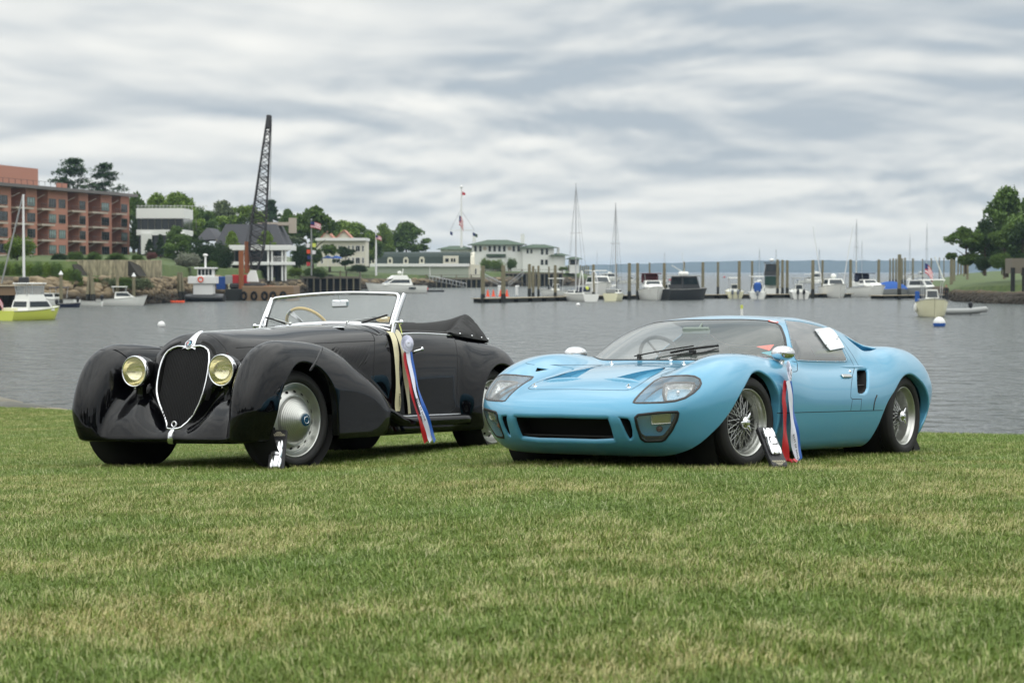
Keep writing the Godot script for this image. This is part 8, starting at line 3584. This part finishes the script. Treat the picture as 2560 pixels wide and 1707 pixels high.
	m.prism(PackedVector2Array([Vector2(0,0),Vector2(0,-1.9),Vector2(0.9,-1.6),Vector2(0.9,-0.4)]),Transform3D.IDENTITY,0.08)
	part("white_field",m.mesh(),M.flag_white,bu)
	m=MB.new()
	m.prism(PackedVector2Array([Vector2(0.5,-0.4),Vector2(0.6,-1.7),Vector2(1.7,-1.6),Vector2(1.6,-0.9)]),Transform3D(Basis.IDENTITY,Vector3(0,0,0.1)),0.08)
	part("red_spot",m.mesh(),M.flag_red,bu)
	for t in [["navy signal flag at the left end of the yard",1078,540,"flag_blue"],["dark signal flags at the right end of the yard",1300,550,"flag_blue"],["green and white signal flag beside the yard's right end",1322,560,"green_roof"]]:
		var sg:=thing("signal_flag",t[0],"flag",P(3,t[1],t[2],689))
		m=MB.new()
		m.prism(PackedVector2Array([Vector2(0,0),Vector2(0.9,-0.4),Vector2(0.9,-1.5),Vector2(0,-1.2)]),Transform3D.IDENTITY,0.08)
		part("cloth",m.mesh(),M[t[3]],sg)
	fp=P(3,352,975,505)
	pole("flagpole","thick white flagpole at the left end of the boathouse",fp,P(3,344,540,505).y,0.26,M.white_paint)
	flag("flag","striped flag on the boathouse flagpole",P(3,348,578,504.5),1.55,1.0,0.35)
	fp=P(2,1186,1280,415)
	o=pole("flagpole","grey flagpole before the tall loose tree",fp,P(2,1176,850,415).y,0.16,M.grey_hull)
	flag("flag","large striped flag flying before the tall loose tree",P(2,1178,858,414.5),2.2,1.25,0.25)
	for t in [[1158,1045,"flag_white"],[1206,1042,"lime_hull"],[1162,1092,"orange"],[1204,1098,"flag_white"],[1166,1138,"flag_blue"],[1160,1190,"flag_red"]]:
		var sg:=thing("signal_flag","signal flag on the halyards below the large flag, %s" % {1045: "white, upper left",1042: "yellow, upper right",1092: "orange, middle left",1098: "white, middle right",1138: "blue, lower left",1190: "red, lowest"}[t[1]],"flag",P(2,t[0],t[1],414))
		m=MB.new()
		m.prism(PackedVector2Array([Vector2(-0.35,0.4),Vector2(0.4,0.3),Vector2(0.38,-0.4),Vector2(-0.33,-0.45)]),Transform3D.IDENTITY,0.04)
		part("cloth",m.mesh(),M[t[2]],sg)
	o=thing("patio_umbrella","blue patio umbrella pair left of the cream house","umbrella",P(2,1345,1210,470))
	for x in [-0.9,1.1]:
		m=MB.new()
		m.lathe([Vector2(0,2.6),Vector2(0.7,2.35),Vector2(1.6,1.9)],Transform3D(Basis.IDENTITY,Vector3(x,0,0)),8)
		var cn:=part("canopy",m.mesh(),M.blue_canvas,o)
		m=MB.new()
		m.bar(Vector3(x,0,0),Vector3(x,2.6,0),0.05,6)
		part("pole",m.mesh(),M.white_paint,cn)
func figure(pos: Vector3,turn: float) -> void:
	var o:=thing("person","person in black standing with bent arms on the cream boat","person",pos,turn)
	var b:=MB.new()
	b.tube([Vector3(0.11,0.0,0.02),Vector3(0.11,0.45,0.0),Vector3(0.09,0.88,0.0),Vector3(0.05,0.98,0.0)],[0.06,0.07,0.1,0.1],10)
	b.tube([Vector3(-0.13,0.0,0.02),Vector3(-0.12,0.45,0.0),Vector3(-0.09,0.88,0.0),Vector3(-0.05,0.98,0.0)],[0.06,0.07,0.1,0.1],10)
	b.tube([Vector3(0,0.86,0),Vector3(0,1.0,0),Vector3(0,1.2,0.01),Vector3(0,1.4,0.0),Vector3(0,1.48,0.0)],[0.16,0.17,0.18,0.2,0.09],12)
	for s in [-1.0,1.0]:
		b.tube([Vector3(0.19*s,1.42,0),Vector3(0.27*s,1.16,0.05),Vector3(0.16*s,1.04,0.24)],[0.065,0.055,0.042],8)
	part("clothed_body",b.mesh(),M.cabin_black,o)
	var h:=MB.new()
	h.tube([Vector3(0,1.45,0),Vector3(0,1.56,0.01)],0.055,8)
	h.ball(Vector3(0,1.66,0.02),Vector3(0.085,0.115,0.1),12,8)
	h.ball(Vector3(0,1.64,0.12),Vector3(0.016,0.02,0.02),6,4)
	for s in [-1.0,1.0]:
		h.ball(Vector3(0.15*s,1.03,0.28),Vector3(0.04,0.03,0.06),8,5)
	part("head_and_hands",h.mesh(),M.skin,o)
	var hr:=MB.new()
	hr.ball(Vector3(0,1.70,-0.005),Vector3(0.092,0.10,0.10),12,8)
	part("hair",hr.mesh(),M.cabin_black,o)
func text_mesh(s: String,size: float,font: String,weight:=400) -> TextMesh:
	var t:=TextMesh.new()
	var f:=SystemFont.new()
	f.font_names=PackedStringArray([font])
	f.font_weight=weight
	t.font=f
	t.text=s
	t.font_size=48
	t.pixel_size=size/48.0
	t.depth=0.0006
	t.curve_step=2.0
	return t
func pleats(c: Vector3,n: Vector3,r0: float,r1: float,lift: float,deep: float,count: int) -> ArrayMesh:
	var t:=axis(c,n,Vector3(0.3,1,0.2))
	var m:=MB.new()
	for k in count:
		var a:=TAU*k/count
		var b:=TAU*(k+0.5)/count
		var e:=TAU*(k+1.0)/count
		var p0:=t*Vector3(cos(a)*r0,lift,sin(a)*r0)
		var p1:=t*Vector3(cos(a)*r1,lift*0.4+deep,sin(a)*r1)
		var q0:=t*Vector3(cos(b)*r0,lift*0.8,sin(b)*r0)
		var q1:=t*Vector3(cos(b)*r1*0.95,lift*0.4-deep*0.5,sin(b)*r1*0.95)
		var s0:=t*Vector3(cos(e)*r0,lift,sin(e)*r0)
		var s1:=t*Vector3(cos(e)*r1,lift*0.4+deep,sin(e)*r1)
		m.face([p0,p1,q1,q0])
		m.face([q0,q1,s1,s0])
	return m.mesh()
func rosette(called: String,label: String,c: Vector3,n: Vector3,r: float,m: Material,mid: Material,mark: Material) -> Node3D:
	var o:=thing(called,label,"rosette")
	part("outer_pleats",pleats(c,n,r*0.42,r,0.010,0.006,40),m,o)
	part("inner_pleats",pleats(c+n*0.007,n,r*0.38,r*0.72,0.008,0.005,34),m,o)
	var t:=axis(c,n,Vector3(0,1,0.1))
	var b:=MB.new()
	b.lathe([Vector2(0,0.021),Vector2(r*0.40,0.020),Vector2(r*0.43,0.016),Vector2(r*0.43,0.006)],t,28)
	var ce:=part("centre",b.mesh(),mid,o)
	var g:=MB.new()
	g.bbox(t*Vector3(0.004,0.0215,0.004),Vector3(0.009,0.001,0.006),0.0003,t.basis)
	g.bbox(t*Vector3(0.004,0.0215,-0.006),Vector3(0.007,0.001,0.005),0.0003,t.basis)
	part("mark",g.mesh(),mark,ce)
	return o
func ribbon_mesh(ps: Array,w: Array,side: Vector3,curl: float,phase: float) -> ArrayMesh:
	var pts:=catmull(ps,6)
	var rows:=[]
	var n:=pts.size()
	for k in n:
		var t:=float(k)/(n-1)
		var ww: float=lerpf(w[0],w[1],t)*1.3
		var dirv: Vector3=(pts[mini(k+1,n-1)]-pts[maxi(k-1,0)]).normalized()
		var s:=(side-dirv*side.dot(dirv)).normalized()
		var nn:=dirv.cross(s).normalized()
		var tw:=curl*sin(t*9.0+phase)
		var row:=[]
		for q in [-1.0,-0.5,0.0,0.5,1.0]:
			row.append(pts[k]+s*(q*ww*0.5)+nn*(q*tw*ww+0.003*sin(t*14.0+phase*2.0+q)))
		rows.append(row)
	var m:=MB.new()
	m.rings(rows,false)
	return m.mesh()
func along_text(o: Node3D,s: String,a: Vector3,b: Vector3,out: Vector3,size: float,m: Material,font:="Droid Sans",weight:=600) -> void:
	var tm:=text_mesh(s,size,font,weight)
	var x:=(b-a).normalized()
	var z:=(out-x*out.dot(x)).normalized()
	var y:=z.cross(x)
	var t:=part("lettering",tm,m,o)
	var ab:=tm.get_aabb()
	var k:=a.distance_to(b)/maxf(ab.size.x,0.001)
	t.transform=Transform3D(Basis(x*k,y*k,z),(a+b)*0.5+z*0.004)
func toy_car(o: Node3D,t: Transform3D,L: float,open: bool) -> void:
	var b:=MB.new()
	var W2:=L*0.135
	for q in [[-0.30,1.0],[-0.30,-1.0],[0.30,1.0],[0.30,-1.0]]:
		var rs:=[]
		for e in [[-0.20,0.02,0.02],[-0.14,0.06,0.05],[0.0,0.085,0.07],[0.12,0.07,0.06],[0.20,0.03,0.02]]:
			var ring:=[]
			for k in 10:
				var an:=TAU*k/10.0
				ring.append(t*Vector3((q[0]+e[0])*L,W2*q[1]+cos(an)*e[1]*L*0.8,0.045*L+sin(an)*e[2]*L))
			rs.append(ring)
		b.rings(rs,true,true,true)
	var body:=[]
	for e in [[-0.5,0.05,0.03],[-0.44,0.12,0.08],[-0.25,0.15,0.11],[-0.05,0.19,0.12],[0.15,0.20,0.12],[0.35,0.17,0.10],[0.47,0.10,0.06],[0.5,0.04,0.03]]:
		var ring:=[]
		for k in 14:
			var an:=TAU*k/14.0
			ring.append(t*Vector3(e[0]*L,cos(an)*e[1]*L,0.03*L+sin(an)*e[2]*L))
		body.append(ring)
	b.rings(body,true,true,true)
	if not open:
		var cab:=[]
		for e in [[-0.12,0.10,0.02],[-0.04,0.13,0.07],[0.10,0.13,0.075],[0.26,0.08,0.02]]:
			var ring:=[]
			for k in 12:
				var an:=TAU*k/12.0
				ring.append(t*Vector3(e[0]*L,cos(an)*e[1]*L,0.12*L+sin(an)*e[2]*L))
			cab.append(ring)
		b.rings(cab,true,true,true)
	var c:=part("cast_car",b.mesh(),M.silver,o)
	var g:=MB.new()
	g.bbox(t*Vector3(-0.06*L,0,0.165*L),Vector3(0.03*L,0.27*L,0.04*L),0.004,t.basis)
	if not open:
		g.bbox(t*Vector3(0.2*L,0,0.17*L),Vector3(0.03*L,0.2*L,0.03*L),0.004,t.basis)
	part("dark_windscreen",g.mesh(),M.gap,c)
func trophy(label: String,tl: Vector3,tr: Vector3,br: Vector3,bl: Vector3,inverted: bool,open: bool) -> void:
	var o:=thing("trophy_plate",label,"trophy")
	var x:=((tr-tl)+(br-bl)).normalized()
	var y:=((tl-bl)+(tr-br)).normalized()
	var z:=x.cross(y).normalized()
	y=z.cross(x)
	var w:=((tr-tl).length()+(br-bl).length())*0.5
	var h:=((tl-bl).length()+(tr-br).length())*0.5
	var c:=(tl+tr+br+bl)*0.25
	var bs:=Basis(x,y,z)
	var b:=MB.new()
	b.bbox(c-z*0.016,Vector3(w,h,0.032),0.003,bs)
	part("plate",b.mesh(),M.plate_grey,o)
	var f:=1.0 if inverted else -1.0
	b=MB.new()
	b.bbox(c+y*(h*0.385*f)+z*0.001,Vector3(w*0.985,h*(0.21 if inverted else 0.17),0.004),0.001,bs)
	var pl:=part("title_plate",b.mesh(),M.plate_dark,o)
	var tm:=text_mesh("GREENWICH",0.02,"Droid Serif",700)
	var ab:=tm.get_aabb()
	var k:=w*0.82/ab.size.x
	var t:=part("lettering",tm,M.gilt,pl)
	t.transform=Transform3D(Basis(x*k*-f,y*k*-f,z),c+y*(h*(0.36 if inverted else 0.375)*f)+z*0.0045)
	b=MB.new()
	for q in [[0.385,0.7,0.0016],[0.41,0.42,0.003],[0.44,0.28,0.003]]:
		b.box(c+y*(h*(q[0]+(0.0 if inverted else 0.022))*f)+z*0.004,Vector3(w*q[1],q[2],0.0008),bs)
	part("small_lines",b.mesh(),M.gilt,pl)
	toy_car(o,Transform3D(Basis(y*f,x*-f,z),c-y*(h*0.11*f)+z*0.004),h*0.66,open)
func build_prizes() -> void:
	mat("ribbon_white",Color8(222,222,236),0.45)
	mat("ribbon_red",Color8(176,18,30),0.4)
	mat("ribbon_blue",Color8(28,88,176),0.4)
	mat("ribbon_cream",Color8(206,198,160),0.5)
	mat("rosette_gold",Color8(196,178,132),0.55)
	mat("rosette_mid",Color8(206,200,178),0.5)
	mat("ink",Color8(20,20,28),0.7)
	mat("plate_grey",Color8(42,42,45),0.5)
	mat("plate_dark",Color8(30,30,33),0.45)
	mat("gilt",Color8(214,206,176),0.5)
	mat("silver",Color8(236,236,238),0.16,0.9)
	for q in ["ribbon_white","ribbon_red","ribbon_blue","ribbon_cream"]:
		M[q].rim_enabled=true
		M[q].rim=0.3
	var rx:=Transform3D(Basis(Vector3(-0.48899527,0.03998161,0.87136967),Vector3(-0.01094917,0.99858897,-0.05196336),Vector3(-0.87221771,-0.03495061,-0.48786752)),Vector3(-2.1161558,3.60744378,-14.00890161))
	car_fd=roadster
	car_xf=rx
	var c:=sight(8,352,255)
	var n:=(roadster.normal(c)+Vector3(0.35,0.2,-0.15)).normalized()
	rosette("rosette","cream pleated rosette lying below the roadster's windscreen post",rx*(c+n*0.03),rx.basis*n,0.066,M.rosette_gold,M.rosette_mid,M.ink)
	var o:=thing("finalist_ribbon","two cream ribbon tails hanging from the cream rosette down the door","ribbon")
	var off:=func(k: int,x: float,y: float,d: float) -> Vector3:
		var p:=sight(k,x,y)
		return rx*(p+roadster.normal(p)*d)
	var a:=[]
	for q in [[48,315],[78,350],[100,430],[118,560],[126,700],[130,860],[131,1000],[132,1100],[132,1166]]:
		a.append(off.call(7,q[0],q[1],0.016))
	part("front_tail",ribbon_mesh(a,[0.050,0.048],rx.basis.x,0.06,0.4),M.ribbon_cream,o)
	var b:=[]
	for q in [[100,290],[140,330],[168,420],[192,540],[214,700],[236,880],[250,1040],[262,1195]]:
		b.append(off.call(7,q[0],q[1],0.011))
	part("rear_tail",ribbon_mesh(b,[0.05,0.034],rx.basis.x,0.08,2.0),M.ribbon_cream,o)
	along_text(o,"Finalist",off.call(7,143,975,0.020),off.call(7,145,1113,0.020),-rx.basis.z,0.02,M.ink,"Droid Serif",700)
	c=sight_rz(8,840,690,-0.775)
	n=Vector3(0.25,0.05,-1.0).normalized()
	rosette("rosette","white pleated rosette hanging on the roadster's door",rx*c,rx.basis*n,0.066,M.ribbon_white,M.ribbon_white,M.ink)
	o=thing("best_of_show_ribbon","red white and blue ribbon on the roadster's door, reaching below its running board","ribbon")
	for s in [[-48.0,"ribbon_red",-0.004,[0.026,0.034],0.0],[0.0,"ribbon_white",0.004,[0.036,0.036],0.7],[43.0,"ribbon_blue",-0.004,[0.020,0.040],1.6]]:
		var ps:=[]
		var path:=[[262,520],[272,620],[296,740],[318,840],[338,940],[376,1075],[422,1210],[456,1320],[486,1420],[508,1496]]
		for q in path:
			var t: float=(q[1]-520.0)/976.0
			var spread:=lerpf(0.75,1.0,t)
			ps.append(rx*sight_rz(7,q[0]+s[0]*spread,q[1]+(10.0 if s[0]<0 else 0.0),lerpf(-0.775,-0.885,sstep2(0.0,0.75,t))-s[2]))
		part({"ribbon_red": "red_band","ribbon_white": "white_band","ribbon_blue": "blue_band"}[s[1]],ribbon_mesh(ps,s[3],rx.basis.x,0.10,s[4]),M[s[1]],o)
	along_text(o,"BEST OF SHOW",rx*sight_rz(7,352,1028,-0.885),rx*sight_rz(7,444,1272,-0.905),-rx.basis.z,0.022,M.ink)
	var th:=thing("ribbon_cord","yellow cord holding the white rosette on the roadster's windscreen post","cord")
	var mb:=MB.new()
	mb.tube([rx*Vector3(-1.43,1.035,-0.66),rx*sight_rz(8,710,330,-0.70),rx*sight_rz(8,745,490,-0.765)],0.0016,5)
	mb.tube([rx*Vector3(-1.44,1.035,-0.655),rx*sight_rz(8,690,330,-0.70),rx*sight_rz(8,742,490,-0.765)],0.0016,5)
	part("cord",mb.mesh(),M.lime_hull,th)
	var cx:=Transform3D(Basis(Vector3(-0.56216148,0.04464081,0.82582181),Vector3(0.00445285,0.99869106,-0.05095429),Vector3(-0.8270155,-0.02496728,-0.56162344)),Vector3(0.78248295,3.7733532,-12.57062474))
	car_fd=coupe
	car_xf=cx
	c=sight_at(5,398,826,2,-0.885)
	n=Vector3(-0.28,0.12,-1.0).normalized()
	rosette("rosette","white pleated rosette hanging below the coupe's chrome mirror",cx*c,cx.basis*n,0.064,M.ribbon_white,M.ribbon_white,M.ink)
	o=thing("best_of_show_ribbon","broad red white and blue ribbon hanging behind the coupe's front wheel","ribbon")
	for s in [["red_band","ribbon_red",-0.895,[0.03,0.058],0.3,[[1118,190],[1100,330],[1085,480],[1102,640],[1106,800],[1104,960],[1105,1120],[1118,1260],[1140,1395]]],["blue_band","ribbon_blue",-0.89,[0.03,0.05],2.2,[[1175,200],[1205,400],[1228,640],[1252,800],[1276,960],[1302,1120],[1322,1260],[1338,1380]]],["white_band","ribbon_white",-0.905,[0.036,0.056],1.2,[[1150,190],[1172,330],[1190,480],[1204,640],[1214,800],[1228,960],[1248,1120],[1274,1260],[1302,1392]]]]:
		var ps:=[]
		for q in s[5]:
			ps.append(cx*sight_at(7,q[0],q[1],2,s[2]))
		part(s[0],ribbon_mesh(ps,s[3],cx.basis.x,0.07,s[4]),M[s[1]],o)
	along_text(o,"BEST OF SHOW",cx*sight_at(7,1226,998,2,-0.912),cx*sight_at(7,1296,1388,2,-0.916),-cx.basis.z,0.022,M.ink)
	mb=MB.new()
	var g0:=cx*sight_at(7,1195,1400,2,-0.90)
	for k in 4:
		mb.bbox(g0+Vector3(-0.02+k*0.014,0.006*(k % 2),0.01*k),Vector3(0.03,0.006,0.03),0.002,Basis(Vector3(0.3,1,0.2).normalized(),k*0.9))
	part("loose_end",mb.mesh(),M.ribbon_red,o)
	trophy("dark trophy plate with inverted lettering before the roadster's front wheel",at(667.5,1075.5,13.47),at(707.5,1074.5,13.46),at(717.0,1178.0,13.30),at(677.0,1178.0,13.31),true,true)
	trophy("dark trophy plate with an upright title before the coupe's front wheel",at(1899.0,1067.5,12.02),at(1938.0,1067.0,12.06),at(1966.5,1166.0,11.86),at(1927.0,1166.0,11.82),false,false)
func build_mirrored_trees() -> void:
	var r:=seeded(404)
	for k in 13:
		var x:=-52.0+k*8.6+r.randf_range(-2,2)
		var z:=42.0+r.randf_range(-5,12)
		tree("park_tree","leafy park tree across the lawn, seen only mirrored in the cars' paint","tree",Vector3(x,4.2,z),r.randf_range(8,15),r.randf_range(9,14),"broad","dark" if k % 3 else "mid",r.randf()*6.0,"park trees mirrored in the paint")
const NET:=0.019
func _ready() -> void:
	setup()
	car_materials()
	more_materials()
	build_ground()
	build_shores()
	build_buildings()
	build_trees()
	build_marina()
	build_coupe()
	build_roadster()
	build_prizes()
	build_mirrored_trees()
	build_grass()
